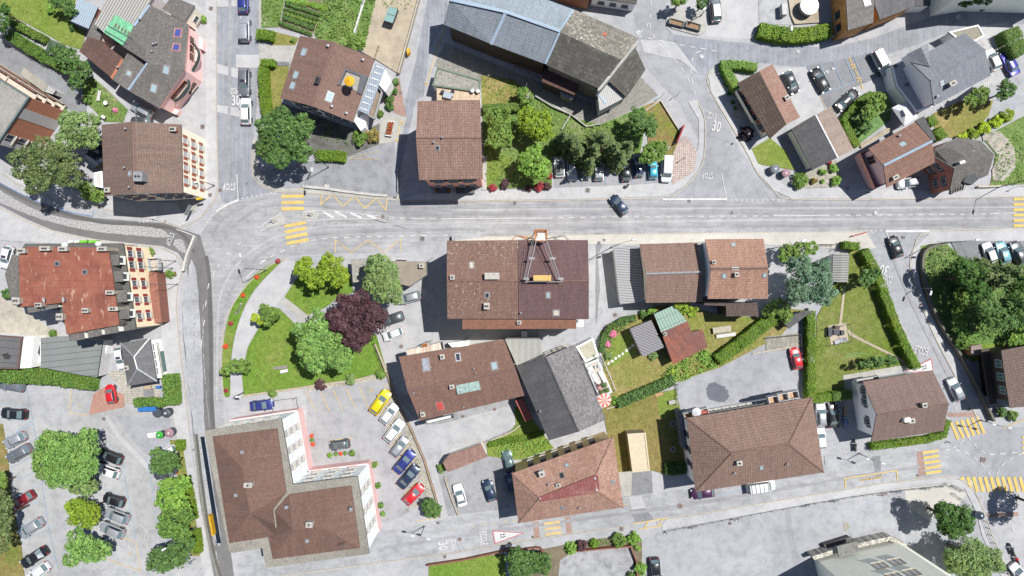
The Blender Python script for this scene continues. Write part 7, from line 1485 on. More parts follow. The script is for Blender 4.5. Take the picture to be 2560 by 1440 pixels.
CV('low shrubs on the car park earth strip',[(425,1105),(455,1100),(478,1240),(498,1340),(495,1385),(470,1380),(445,1200)], LF['green'],10,.4,.12);CV('weeds around the shaded house garden',[(205,205),(230,195),(315,275),(300,300),(262,300),(215,255)], LF['green'],9,.35,.12)
CV('plants between white house and round tree',[(715,262),(850,315),(880,350),(860,375),(800,340),(740,310)], LF['dark'],8,.5,.14);CV('plants at the apartment pebble edge',[(968,955),(980,985),(1022,1070),(1050,1140),(1080,1235),(1066,1235),(1035,1140),(1005,1065),(975,985)], LF['green'],2.5,.3,.1)
CV('low garden planting by the slate roof',[(1225,1118),(1290,1105),(1370,1095),(1385,1118),(1310,1145),(1240,1138)], LF['bright'],22,.6,.14);CV('plants in the lower garden border',[(1455,1352),(1590,1334),(1592,1350),(1500,1365),(1450,1370)], LF['green'],8,.4,.12)
CV('weeds on the old bus stop forecourt corner',[(655,415),(700,425),(705,440),(670,445)], LF['hedged'],8,.3,.1);CV('leafy rubble on the corner lawn edge',[(100,25),(175,20),(178,60),(160,45),(130,40)], LF['green'],14,.4,.12)
# vegetable rows: each row a thing
for i,(x0, y0, x1, y1, r, mt) in enumerate(((722,2,812,20,8, 'bright'),(720,13,800,38,5, 'dark'),(716,25,796,50,3, 'dark'),(714,36,787,59,4, 'green'),(712,46,784,71,6, 'dark'),(704,60,776,87,5.5, 'dark'))):
 bl=[(x0+(x1-x0)*t/10, y0+(y1-y0)*t/10) for t in range(11)];c=P(bl[0][0], bl[0][1]);Cs=[];Ns=[]
 for (x, y) in bl:
  p=P(x, y)-c;a_, n_=crown_pts([(p.x+rng.uniform(-.1,.1), p.y,.3, r/15*1.2, r/15*rng.uniform(.8,1.2),.32)],60);Cs.append(a_);Ns.append(n_)
 o=link('vegetable_row', leaf_mesh('vegetable_row', np.concatenate(Cs), np.concatenate(Ns),.11, LF[mt]));o.location=c
 setp(o,['broad pale leafy crop row, topmost in the plot', 'dark green crop row, second from the top of the plot', 'thin crop row, third from the top of the plot', 'thin green crop row, fourth from the top of the plot', 'thick dark crop row, fifth from the top of the plot', 'dark crop row nearest the white house roof'][i], 'crop row', 'vegetable rows in the plot')
NS, CPW, CPE, GB, KY, NE='cars parked along the north street', 'cars in the west car park', 'cars in the apartment car park', 'cars parked below the pines', 'cars in the yard beside the park', 'cars near the north east houses'
for c_ in ((608,-32,608,33, 'hatch', 'blue', 'bright blue car cut by the top edge on the north street', NS, {}),(612,43,612,105, 'box', 'silver', 'boxy silver van with ribbed roof on the north street', NS, {}),(611,241,611,171, 'suv', 'grey', 'grey off roader with dark sunroof on the north street', NS, dict(sunroof=True)),(615,244,615,312, 'hatch', 'white', 'white car lowest in the row on the north street', NS, {}),(328,260,381,288, 'wagon', 'silver', 'silver car in the shade under the pink house', 'cars by the pink house', {}),(325,305,380,304, 'hatch', 'dgrey', 'dark car almost hidden behind the corner house roof', 'cars by the pink house', {}),(1530,490,1566,534, 'hatch', 'navy', 'dark blue car driving across the main road', 'moving cars', {}),(1784,-12,1791,56, 'suv', 'dgrey', 'dark car with sun glare painted white on its roof, on the forecourt at the top', NE, dict(roofc='white')),(1990,233,1965,179, 'hatch', 'charcoal', 'charcoal hatchback on the pale driveway', NE, {}),(2035,171,2066,229, 'wagon', 'black', 'black estate car in the first blue bay', NE, {}),(2143,226,2094,272, 'sedan', 'black', 'black car beside the curved hedge', NE, {}),(2218,188,2186,127, 'box', 'silver', 'silver people carrier with sun glare painted white on its roof by the grey house', NE, dict(roofc='white')),(2470,122,2494,175, 'hatch', 'white', 'white car half behind the blue grey roof', NE, {}),(2508,129,2540,188, 'sedan', 'violet', 'violet blue car next to the big dark hedge', NE, {}),(2242,462,2301,452, 'wagon', 'silver', 'silver estate car between pink and brick red houses', NE, {}),(1397,391,1400,443, 'hatch', 'white', 'white car with dark roof, leftmost below the pines', GB, dict(roofc='black')),(1431,450,1429,397, 'sedan', 'silver', 'silver car, second from left below the pines', GB, {}),(1464,450,1462,398, 'hatch', 'dgrey', 'dark grey car mostly covered by the pine', GB, {}),(1495,398,1497,451, 'wagon', 'silver', 'silver estate with roof bars below the pines', GB, dict(rack=True)),(1561,398,1566,454, 'hatch', 'black', 'black car with open space to its left', GB, {}),(1592,392,1598,443, 'hatch', 'navy', 'dark blue car beside the turquoise one', GB, {}),(1630,402,1633,448, 'small', 'cyan', 'turquoise small car below the hornbeam', GB, {}),(1665,456,1669,388, 'van', 'white', 'large white van at the right end of the bays', GB, {}),(2230,590,2248,644, 'hatch', 'black', 'black hatchback turning at the east street mouth', 'moving cars', {}),(2464,606,2483,658, 'hatch', 'white', 'white car, left one of three under the east trees', 'cars in the east car park', {}),(2499,604,2516,660, 'hatch', 'pale', 'pale blue car between white and dark ones', 'cars in the east car park', {}),(2533,604,2556,662, 'suv', 'dgrey', 'dark grey car, right one under the east trees', 'cars in the east car park', {}),(9,672,24,614, 'hatch', 'white', 'white car beside the rusty roofed hotel', 'cars at the hotel', dict(sunroof=True)),(92,908,91,850, 'sedan', 'white', 'white car squeezed between the two garage roofs', 'cars at the hotel', {}),(306,923,296,866, 'hatch', 'white', 'white car with sunroof beside the hip roofed shop', 'cars at the hotel', dict(sunroof=True)),(273,961,281,1009, 'small', 'red', 'small red car on the pink brick paving', 'cars at the hotel', {}),(-8,956,60,969, 'wagon', 'grey', 'grey car under the jagged ivy hedge', CPW, {}),(1,1032,67,1037, 'sedan', 'black', 'black car below the grey one at the left edge', CPW, {}),(10,1114,63,1087, 'hatch', 'silver', 'silver car above the slate grey one in the slanted bays', CPW, {}),(18,1151,76,1117, 'hatch', 'grey', 'slate grey car left of the largest tree', CPW, {}),(32,1267,84,1233, 'small', 'dred', 'dark red car in the slanted bays', CPW, {}),(47,1340,106,1301, 'hatch', 'silver', 'silver car between dark red and black ones', CPW, {}),(54,1414,117,1373, 'sedan', 'black', 'black car low in the slanted bays', CPW, {}),(68,1452,121,1412, 'hatch', 'white', 'white car cut by the lower left edge', CPW, {}),(245,1128,305,1153, 'wagon', 'black', 'black car emerging from the largest tree', CPW, {}),(238,1166,298,1188, 'hatch', 'white', 'white car with dark glass roof below the black one', CPW, dict(sunroof=True)),(257,1242,311,1259, 'hatch', 'black', 'black car right of the olive shrub tree', CPW, {}),(262,1277,322,1301, 'hatch', 'silver', 'silver car, upper of the two by the yellow tree', CPW, {}),(250,1312,310,1338, 'hatch', 'silver', 'silver car with a green disc, lower of the pair', CPW, {}),(383,1190,441,1172, 'sedan', 'dgrey', 'dark car under the topmost pavement tree', CPW, {}),(402,1136,440,1120, 'small', 'white', 'white car above the topmost pavement tree', CPW, {}),(392,1230,440,1212, 'hatch', 'silver', 'silver car hidden by the second pavement tree', CPW, {}),(410,1338,462,1316, 'hatch', 'black', 'black car hidden by the third pavement tree', CPW, {}),(684,1010,625,1016, 'sedan', 'blue', 'dark blue car beside the pergola frame', CPE, {}),(972,976,931,1034, 'hatch', 'yellow', 'bright yellow car in the apartment car park', CPE, {}),(991,1012,956,1057, 'hatch', 'white', 'white car next to the yellow one', CPE, {}),(1006,1051,966,1103, 'hatch', 'white', 'white car, second below the yellow one', CPE, {}),(1016,1094,983,1138, 'small', 'silver', 'silver grey car above the blue one', CPE, {}),(1033,1128,990,1180, 'sedan', 'blue', 'royal blue car in the slanted row', CPE, {}),(1044,1165,1000,1217, 'sedan', 'navy', 'navy blue car above the red one', CPE, {}),(1056,1213,1013,1257, 'hatch', 'red', 'bright red car at the end of the slanted row', CPE, {}),(823,1116,874,1108, 'small', 'dgrey', 'small dark off roader with grey hood at the apartment steps', CPE, dict(rack=True)),(994,751,1051,737, 'wagon', 'silver', 'silver estate car under the ash tree', KY, {}),(953,806,1009,788, 'wagon', 'dgrey', 'dark grey car under the copper beech', KY, {}),(957,844,1007,826, 'hatch', 'white', 'white hatchback below the dark grey car', KY, {}),(1142,1210,1158,1266, 'sedan', 'white', 'white saloon in the yard by the rosy shelter', 'cars in the south yard', {}),(1215,1200,1232,1253, 'hatch', 'navy', 'dark blue car in the apartment shadow', 'cars in the south yard', {}),(1265,1127,1276,1174, 'hatch', 'teal', 'grey green car beside the garden corner', 'cars in the south yard', {}),(1272,1180,1287,1234, 'hatch', 'navy', 'navy car half hidden by the hip roof', 'cars in the south yard', {}),(1984,869,1997,923, 'hatch', 'red', 'bright red car beside the lawn hedge wall', 'cars in the smooth yard', {}),(2376,945,2402,1001, 'hatch', 'silver', 'silver green car driving down the east street', 'moving cars', {}),(2051,1007,2055,1066, 'wagon', 'silver', 'silver car beside the big hip roof', 'cars between hip roof and white house', {}),(2081,1007,2085,1070, 'sedan', 'black', 'black car beside the silver one at the hip roof', 'cars between hip roof and white house', {}),(2050,1070,2054,1124, 'hatch', 'white', 'white car peeping out under the hip roof', 'cars between hip roof and white house', {}),(1727,1236,1786,1229, 'hatch', 'purple', 'purple car half under the hip roof eave', 'cars on the south street', {}),(1938,1210,1866,1221, 'van', 'white', 'white van with roof bars under the hip roof eave', 'cars on the south street', dict(rack=True)),(1640,1462,1635,1394, 'hatch', 'black', 'black car with red tail lights on the plaza', 'cars on the plaza', {}),(2530,1411,2568,1455, 'hatch', 'white', 'white car cut by the lower right corner', 'cars on the plaza', {})):  # white roof panels on the dark and the silver car paint in sun glare
 fx, fy, rx, ry, kd, cl, lb, gp, kw=c_;car(fx, fy, rx, ry, kd, cl, lb, gp, **kw)
for a_ in (('tall lamp on the bus stop forecourt',822,418,9.4,0,1,1.8,1),('tall lamp beside the corrugated shed',1529,618,9.6,1,-.3,1.8,1),('tall lamp at the garden corner of the main road',1921,622,9.6,1,-.4,1.6,1),('tall lamp at the east street corner',2322,612,9.6,1,-.1,1.2,1),('lamp on the verge top by the bend',667,675,9.4,-.3,-1,1.8,1),('tall lamp near the meadow at the right',2500,466,9.6,-.2,1,1.8,1),('lamp beside the east street wall',2290,721,4.2,-.3,1,.5,1),('double headed lamp on the south street',1061,1315,5,1,.2,1.0,2),('double lamp by the white gabled house',2147,1133,5,-1,-.3,1.0,2),('lamp by the yellow crossing of the east street',2449,1050,5,1,.2,1.0,2),('short lamp at the park path end',610,981,4.5,1,0,.5,1),('lamp above the lowest pavement tree',492,1315,7.5,-1,.6,1.6,1),('short lamp at the corner house',537,464,4.2,-1,.1,.8,1),('small lamp at the fountain planter',1752,40,4,-1,1,.5,1),('small lamp on the hedge by the pool',1953,85,4,0,1,.4,1),('lamp on the plaza at the right edge',2402,880,0.1,1,0,.1,1)):
 if a_[3]>1:lamp(*a_[:7], heads=a_[7])
def sign(label, px, py, h, col_, w_=.6, hh=.6, rot=0, round_=False, cat='traffic sign', group='traffic signs'):
 b=P(px, py);root=empty('traffic_sign', b, label, cat, group);m=MB();m.bar((0,0,0),(0,0, h),.035,0,8);m.build('pole',[polem], root)
 m=MB()
 r=math.radians(rot);d=Vector((math.sin(r),-math.cos(r),0))*.05
 if round_:m.bar(Vector((0,0, h-.1))+d, Vector((0,0, h-.1))+d*1.8, w_/2,0,18)
 else:m.box((d.x, d.y, h-.1),(w_,.03, hh), r)
 m.build('panel',[col_], root); return root
sb=m_plain('sign_blue', A(60,130,200),.4);sw=m_plain('sign_white', A(240,240,240),.4);sr=m_plain('sign_red', A(214,60,56),.4)
sign('blue arrow sign on the pointed island',683,552,1.2, sb,.6,.6,0, True);sign('orange topped bollard sign on the pointed island',692,553,1.6, m_plain('sign_orange', A(240,150,60)),.3,.4);sign('blue arrow sign on the rounded island',777,535,1.2, sb,.6,.6,0, True);sign('orange topped bollard sign on the rounded island',784,536,1.6, MATS['sign_orange'],.3,.4)
sign('round sign at the shed lane corner',1083,645,2.4, sw,.6,.6,20, True);sign('blue parking sign near the right edge',2531,470,2.4, sb,.5,.5);sign('blue sign by the lowest pavement tree',490,1395,2.2, sb,.4,.5)
sign('traffic sign on the village road island line',1692,239,2.6, m_plain('sign_grey', A(160,160,160)),.7,.7,45);sign('small sign at the rusty grass corner',1652,243,2.4, MATS['sign_grey'],.6,.5,45);sign('red tall sign on the lattice paving',1703,400,2.2, sr,.35,.9,60);sign('white sign post in the dry court weeds',1223,197,2, sw,.4,.4)
sign('direction sign frame at the corner house crossing',490,530,3.0, m_plain('sign_grey2', A(176,178,184)),1.8,1.2,65);sign('small wall sign by the white stone steps',417,552,0.8, sw,.3,.3)
def fence(label, pts, h, mat, post=2.0, rails=3, name='fence', cat='fence', wide=.05, group=None):
 w_=[P(x, y) for x, y in pts];c=w_[0];root=empty(name, c, label, cat, group);m=MB();k=MB()
 for i in range(len(w_)-1):
  a, b=w_[i]-c, w_[i+1]-c;L_=(b-a).length;n=max(1, int(L_/post))
  for j in range(n+(1 if i==len(w_)-2 else 0)):
   p=a.lerp(b, j/n)
   if not k.v:k.bar((0,0,0),(0,0, h), wide,0,6);pm=mesh('post', k.v, k.f,[mat], k.mi)
   link('post', pm, root).location=(p.x, p.y,0)
  for r in range(rails):z=h*(.35+.62*r/max(1, rails-1));m.bar((a.x, a.y, z),(b.x, b.y, z), wide*.7,0,6)
 m.build('rail',[mat], root); return root
def wall(label, pts, wpx, h, mat, name='garden_wall', cat='wall', group='garden walls'):
 m=MB();strip(m, pts, wpx, h,0, h);o=m.build(name,[mat]);setp(o, label, cat, group); return o
stw=MATS['stone_wall'];rw=m_plain('wall_tan', A(206,196,180));brw=m_plain('wall_rust_brown', A(150,104,84))
wall('long white wall along the alley and cream yard',[(1052,-10),(1025,90),(998,187)],3.5,1.1, rw);wall('white curved bridge parapet at the dark side road', smooth_poly([(491,592),(482,615),(472,640),(463,678)],4),5,.95, m_plain('parapet_white', A(228,226,220)), 'parapet', 'parapet', None)
wall('thin wall between vegetable plot and garden',[(815,0),(782,90)],1.5,.2, rw);wall('white low wall of the narrow bed',[(914,-5),(900,40),(886,84)],4,.4, sw);wall('wall of the court garden, left part',[(1338,242),(1380,268),(1426,288)],3,.7, conc);wall('short wall down from the court garden',[(1426,288),(1404,325)],2.5,.6, conc);wall('wall of the court garden, lower part',[(1426,288),(1465,318),(1500,312)],2.5,.7, conc)
wall('pale edge wall of the rusty grass corner',[(1610,280),(1650,252),(1702,335),(1683,362)],3,.5, rw);wall('red leaning panel wall at the rusty grass corner',[(1705,318),(1688,360)],3,1.6, m_plain('panel_red', A(190,70,80)), 'advertising_panel', 'panel', None)
wall('concrete bench wall along the bus stop',[(759,467),(815,472),(870,480),(930,487),(969,490)],6,.45, m_plain('bench_concrete', A(214,212,208)), 'bus_stop_wall', 'wall');wall('square block on the bus stop wall',[(813,468),(825,469)],12,.5, MATS['bench_concrete'], 'concrete_block', 'block')
wall('grey metal guard by the tall salmon house',[(996,420),(996,480),(988,494)],2.2,.8, m_plain('guard_metal', A(186,190,196),.4,.4), 'guard_rail', 'guard rail')
wall('wall along the smooth grey yard',[(2018,770),(2016,900),(2018,998)],5,.9, conc);wall('white low wall above the smooth yard',[(1880,884),(1960,870),(1985,867)],3,.25, rw);wall('dark garden wall by the east trees', smooth_poly([(2362,607),(2312,622),(2298,650),(2302,700),(2320,760),(2355,830),(2395,890),(2440,975),(2475,1050)],3),5,1.2, m_plain('wall_mossy', A(120,118,108)))
wall('pale wall over the dark chalet',[(2470,878),(2510,868),(2600,855)],6,1.0, rw);wall('stone retaining wall below the meadow',[(2440,468),(2480,467),(2500,465)],4,.6, rw);wall('curved stone wall under the pool hedge', smooth_poly([(1893,90),(1915,100),(1960,106),(2040,100),(2085,92)],3),4,.9, rw)
wall('curved white kerb wall round the apartment yard', smooth_poly([(1300,1062),(1275,1080),(1222,1102),(1180,1125)],3),3,.5, rw);wall('pale wall between yard and the white saloon',[(1112,1190),(1128,1240),(1147,1288)],3,.5, rw);wall('rust brown wall along the bright lower lawn',[(1068,1410),(1160,1396),(1270,1372),(1290,1368)],3.5,.8, brw);wall('rust brown wall round the lower tree', smooth_poly([(1270,1376),(1340,1366),(1356,1374),(1362,1388)],3),3.5,.8, brw)
wall('brown wall behind the lower garage court',[(1440,1374),(1500,1368),(1575,1362),(1590,1400),(1592,1445)],3.5,.9, brw);wall('low wall in front of the brown lawn',[(1515,1022),(1560,1008),(1590,998)],2.5,.4, rw);wall('edge wall of the turf garden',[(2230,318),(2200,334),(2150,368)],4,.4, cream_c)
wall('retaining wall beside the side road and apartment block',[(492,1085),(503,1180),(518,1290),(533,1370),(552,1440)],5,1.0, m_plain('wall_canal', A(150,150,142)));wall('yellow plank leaning by the apartment block',[(530,1283),(539,1333)],4,1.2, m_plain('plank_yellow', A(236,184,40)), 'barrier_board', 'barrier', None)
fence('dark garden fence by the dry lawn',[(684,160),(724,162)],1.2, MATS['dark_metal'],.4,2);fence('metal fence of the white yard garden',[(1693,960),(1690,1010)],1.2, MATS['grey_metal'],.8);fence('steel pergola frame beside the dark blue car',[(684,1000),(688,1028),(750,1020),(745,992),(684,1000)],2.4, MATS['grey_metal'],3,1, 'pergola', 'pergola')
fence('long bicycle rail along the plaza, west half',[(1662,1327),(1780,1305),(1900,1282),(2010,1262)],.95, MATS['grey_metal'],1.6,2);fence('long bicycle rail along the plaza, east half',[(2010,1262),(2130,1241),(2250,1224),(2365,1212)],.95, MATS['grey_metal'],1.6,2)
fence('grey metal barrier at the crossing corner',[(2380,1212),(2408,1224),(2404,1227),(2377,1215)],.9, MATS['grey_metal'],1,2);fence('bent metal barrier by the metal globe',[(2380,1232),(2400,1246),(2418,1260)],.9, MATS['grey_metal'],1,2);fence('dark railing running down the plaza edge',[(2458,1300),(2470,1335),(2488,1375),(2508,1430)],1.0, MATS['dark_metal'],1.2,2)
fence('old stair railing behind the red car',[(1912,845),(1998,836),(1999,865)],.8, MATS['dark_metal'],.6,2);fence('wooden fence along the white house garden',[(948,120),(938,150)],1, m_plain('fence_wood', A(160,140,116)),.6,2);fence('dark fence post row beside the corrugated stripes shed',[(2044,612),(2080,612),(2080,636)],1.2, MATS['dark_metal'],.6,2);fence('wire fence of the park edge',[(936,858),(950,895),(962,925)],1.1, MATS['dark_metal'],1.0,2);fence('white railing of the terrace garden',[(1498,880),(1520,930),(1538,975)],.9, railw,.8,2)
fence('entrance railing of the school building',[(2076,1371),(2076,1350),(2124,1341),(2126,1355)],1.1, MATS['dark_metal'],1,2);fence('grey playground beam by the forecourt',[(780,430),(772,447)],.9, MATS['dark_metal'],.5,2)
# bicycles at the rail
def bike(label, px, py, rot, colr):
 b=P(px, py);root=empty('bicycle', b, label, 'bicycle', 'bicycles along the plaza rail');root.rotation_euler=(0,0, rot)
 cm=m_plain('bike_'+colr, {'red':A(210,70,60), 'blue':A(70,120,190), 'white':A(225,225,225), 'green':A(80,170,140)}[colr],.4)
 for x in (-.5,.5):
  m=MB();pr=None
  for i in range(17):
   t=6.2832*i/16;p=Vector((x+.32*math.cos(t),0,.33+.32*math.sin(t)))
   if pr is not None:m.bar(pr, p,.022,0,5)
   pr=p
  for i in range(6):
   t=3.1416*i/6;m.bar((x+.31*math.cos(t),0,.33+.31*math.sin(t)),(x-.31*math.cos(t),0,.33-.31*math.sin(t)),.006,1,4)
  m.build('wheel',[tyre_m, polem], root)
 m=MB()
 for a, c in (((-.5,0,.33),(-.12,0,.32)),((-.12,0,.32),(.38,0,.78)),((-.2,0,.8),(.36,0,.82)),((-.12,0,.32),(-.22,0,.88)),((-.5,0,.33),(-.2,0,.78)),((.5,0,.33),(.35,0,.95))):m.bar(a, c,.025,0,6)
 m.build('frame',[cm], root);m=MB();m.bar((.35,-.28,.98),(.35,.28,.98),.02,0,6);m.build('handlebar',[MATS['dark_metal']], root);m=MB();m.box((-.24,0,.92),(.26,.14,.06),0,0,.7);m.build('saddle',[plast], root)
for i,(x, y, r_, cl) in enumerate(((1730,1316,.3, 'white'),(1836,1297,.1, 'white'),(2012,1262,.4, 'green'),(2084,1251,.2, 'green'),(2204,1234,.3, 'red'),(2238,1228,.1, 'blue'),(2310,1220,.2, 'green'),(2352,1212,.5, 'white'))):
 bike(['white bicycle at the left end of the plaza rail', 'white bicycle, second from the left on the plaza rail', 'green bicycle at the middle of the plaza rail', 'green bicycle left of the red one on the rail', 'red bicycle on the plaza rail', 'blue bicycle beside the red one', 'green bicycle near the right rail end', 'white bicycle at the right rail end'][i], x, y, r_, cl)
def moto(label, px, py, rot, cm):
 b=P(px, py);root=empty('motorcycle', b, label, 'motorcycle', 'parked motorcycles');root.rotation_euler=(0,0, rot)
 for x in (-.68,.68):
  m=MB();m.bar((x,-.07,.32),(x,.07,.32),.32,0,16);m.bar((x,-.08,.32),(x,.08,.32),.18,1,12);m.build('wheel',[tyre_m, rimm], root)
 m=MB();m.lathe((.12,0,.62),[(.12,0),(.22,.12),(.22,.25),(.1,.36)],12);m.box((-.1,0,.5),(.7,.3,.35),0,0,.8);m.build('fuel_tank',[cm], root);m=MB();m.box((-.38,0,.84),(.75,.28,.12),0,0,.8);m.box((-.8,0,.78),(.35,.2,.1));m.build('saddle',[plast], root)
 m=MB();m.bar((.42,-.4,1.02),(.42,.4,1.02),.025);m.bar((.68,0,.32),(.42,0,1.0),.05);m.build('handlebar',[MATS['dark_metal']], root);m=MB();m.box((.58,0,.9),(.18,.24,.24),0,0,.7);m.build('headlight',[lampw], root)
moto('dark motorcycle by the white gabled house',2133,1112,1.6, PLb:=m_paint('moto_black', PC['black']));moto('dark motorcycle at the school entrance',2166,1350,.2, PLb);moto('black motorcycle, upper at the right edge',2523,1370,1.9, PLb);moto('red motorcycle, lower at the right edge',2535,1395,1.9, m_paint('moto_red', PC['red']))
# bins
def bin_(label, px, py, r, colr, lid=None, h=1.3, group='round waste containers'):
 c=P(px, py);root=empty('waste_container', c, label, 'waste container', group);m=MB();R_=r/PPM;m.lathe((0,0,0),[(R_*.92,0),(R_, h*.8),(R_, h)],24);m.build('body',[colr], root)
 m=MB();m.lathe((0,0, h),[(R_*1.03,0),(R_*1.0,.08),(R_*.6,.2),(.05,.26)],24);m.box((0,0, h+.24),(R_*.5, R_*.35,.08),.4,1);m.build('lid',[lid or colr, m_plain('lid_patch', A(226,228,230))], root)
bdk=m_plain('bin_dark', A(84,90,100),.5);bgr=m_plain('bin_green', A(60,180,60));
bin_('left dark round container beside the blue one',402,1029,11, bdk);bin_('right dark round container under the hedge',425,1029,11, bdk);bin_('small round container with green hatch',409,1083,9, bdk, bgr);bin_('dark round container with pink hatch',433,1078,11, bdk, m_plain('lid_rose', A(176,140,150)))
bin_('grey round container left in the gravel bed corner',1930,426,11, m_plain('bin_grey', A(130,138,146)), None,1.4);bin_('dark round container with pink hatch in the gravel bed corner',1957,436,10, bdk, MATS['lid_rose'],1.3)
def slabthing(name, label, cat, pts, z0, z1, mat, group=None, extra=None):
 q=[P(x, y, z1) for x, y in pts];c=sum(q, Vector())/len(q);c.z=0;m=MB();m.prism([((v-c).x,(v-c).y) for v in q], z0, z1)
 o=m.build(name, mat if isinstance(mat, list) else [mat]);o.location=c;setp(o, label, cat, group); return o
blu=m_plain('container_blue', A(60,130,210),.5)
o_=slabthing('recycling_container', 'long blue recycling container under the low hedge', 'container',[(343,1018),(388,1017),(390,1028),(345,1029)],0,1.4, blu);slabthing('lid', None, None,[(346,1019),(386,1018),(387,1022),(347,1023)],1.4,1.5, m_plain('lid_blue', A(90,160,226))).parent=o_;bpy.data.objects['lid'].matrix_parent_inverse=Matrix.Translation(-o_.location) if 'lid' in bpy.data.objects else Matrix()
slabthing('concrete_slab', 'white concrete slab by the green hatch container', 'slab',[(366,1084),(395,1079),(401,1086),(388,1094),(370,1095)],0,.5, sw)
# metal globe
g=MB();R_=.72;g.lathe((0,0,.15),[(R_*math.sin(t), R_*(1-math.cos(t))) for t in [math.pi*i/14 for i in range(1,14)]],28);o=g.build('metal_globe',[m_paint('globe_metal', A(120,136,150),.15,.7)], None, True);o.location=P(2449,1289,.9);o.location.z=0;setp(o, 'shiny grey metal globe at the plaza corner', 'globe')
# pool, fountain, skylight box
pr=empty('swimming_pool', P(2017,20,.9), 'round covered pool on the cream patio', 'pool');m=MB();m.lathe((0,0,.3),[(1.45,0),(1.5,.7),(1.5,.8),(1.35,.8),(1.33,.7)],32);m.build('pool_wall',[MATS['grey_metal']], pr);m=MB();m.lathe((0,0,.9),[(1.36,0),(1.3,.04),(.02,.05)],32);m.build('cover',[m_plain('pool_cover', A(140,142,146), var=.1)], pr)
slabthing('shed_box', 'white narrow storage box beside the pool', 'box',[(1955,8),(1969,8),(1968,36),(1956,36)],.3,1.5, m_plain('box_pale', A(216,216,214)))
for lb, pts in (('left stone fountain trough on the island',((1674,44),(1713,55),(1709,68),(1671,58))),('right stone fountain trough on the island',((1717,51),(1754,62),(1750,77),(1713,67)))):
 q=[P(x, y,.8) for x, y in pts];c=sum(q, Vector())/4;c.z=0;root=empty('fountain_trough', c, lb, 'trough', 'fountain troughs');m=MB();q=[v-c for v in q];q2=[v*.82 for v in q]
 for i in range(4):m.prism([(v.x, v.y) for v in (q[i], q[(i+1)%4], q2[(i+1)%4], q2[i])],0.1,.85)
 m.build('basin',[m_plain('trough_stone', A(120,124,118), var=.2)], root);m=MB();m.prism([(v.x, v.y) for v in q2],.1,.6);m.build('water',[m_plain('trough_water', A(170,140,110),.1)], root)
sk=empty('cellar_light', P(979,45,1), 'teal glass skylight box on the cream yard', 'skylight');c=P(979,45,1);c.z=0;q=[P(x, y,1.1)-c for x, y in ((976,22),(997,28),(984,64),(962,57))];m=MB();m.prism([(v.x, v.y) for v in q],.2,1.0);m.build('box',[MATS['dark_metal']], sk);q=[v*.96 for v in q];m=MB();m.prism([(v.x, v.y) for v in q],1.0,1.06);a0=(q[0]+q[3])/2;a1=(q[1]+q[2])/2;m.bar((a0.x, a0.y,1.08),(a1.x, a1.y,1.08),.04,1);m.build('pane',[gl('teal_glass', A(150,190,186),.25), MATS['dark_metal']], sk)
# planter
def planter(label, pts, z, mat, fl=('orange', 'green')):
 q=[P(x, y, z) for x, y in pts];c=sum(q, Vector())/len(q);c.z=0;root=empty('planter', c, label, 'planter', 'flower planters');m=MB();m.prism([((v-c).x,(v-c).y) for v in q],0, z);m.build('box',[mat], root);m=MB();q2=[(v-c)*.85 for v in q];m.prism([(v.x, v.y) for v in q2], z-.05, z+.04);m.build('soil',[m_plain('potting_soil', A(110,90,70))], root)
 for k, f in enumerate(fl):
  n=130;u=nr.uniform(0,1,(n,2));a=np.array([q2[0][:2]]);b_=np.array([q2[1][:2]]);d=np.array([q2[3%len(q2)][:2]]);xy=a+(b_-a)*u[:, :1]+(d-a)*u[:,1:]*.97
  link('flowers', leaf_mesh('flowers', np.concatenate([xy, nr.uniform(z, z+.35,(n,1))],1), np.tile([0,0,1.],(n,1)),.08, LF[f]), root)
planter('white planter box with red flowers by the alley',[(971,302),(987,303),(978,341),(963,339)],.6, sw,('orange', 'green', 'red'));planter('small planter on the steps of the salmon house, left',[(1088,467),(1096,467),(1096,482),(1088,482)],.5, MATS['trough_stone'],('red', 'green'));planter('small planter on the steps of the salmon house, right',[(1118,469),(1125,469),(1125,483),(1118,483)],.5, MATS['trough_stone'],('red', 'green'));planter('narrow planter box on the grass verge',[(601,757),(606,759),(592,786),(586,783)],.5, conc,('green', 'olive'));planter('white flower box on the upper terrace balcony',[(1053,860),(1070,857),(1071,864),(1054,867)],6.4, sw,('orange', 'green'));planter('flower box by the hotel pavement shrub',[(430,680),(438,679),(440,690),(432,691)],.4, m_plain('box_red', A(176,90,80)),('green', ))
# benches, tables, garden furniture
def bench(label, px, py, rot, L_=1.6, mat=None, z=0, back=True, group='garden benches'):
 c=P(px, py, z);root=empty('garden_bench',(c.x, c.y, z), label, 'bench', group);root.rotation_euler=(0,0, math.radians(rot));mat=mat or sw;m=MB()
 for i in range(4):m.box((0,-.2+i*.13,.45),(L_,.11,.04))
 m.build('seat',[mat], root)
 if back:
  m=MB();[m.box((0,.34,.62+i*.14),(L_,.04,.1)) for i in range(3)];m.build('backrest',[mat], root)
 for s in (-1,1):m=MB();m.box((s*L_*.42,.02,.22),(.07,.5,.44));m.build('leg',[mat], root)
def table(label, px, py, w_, d, rot, mat, z=0, h=.74, rnd=False, group='garden tables'):
 c=P(px, py, z+h);root=empty('garden_table',(c.x, c.y, z), label, 'table', group);root.rotation_euler=(0,0, math.radians(rot));m=MB()
 if rnd:m.lathe((0,0, h-.04),[(w_/2,0),(w_/2,.04)],20)
 else:m.box((0,0, h),(w_, d,.05))
 m.build('tabletop',[mat], root)
 for sx in (-1,1):
  for sy in (-1,1):m=MB();m.bar((sx*w_*.33, sy*d*.33,0),(sx*w_*.33, sy*d*.33, h-.03),.03);m.build('leg',[MATS['dark_metal']], root)
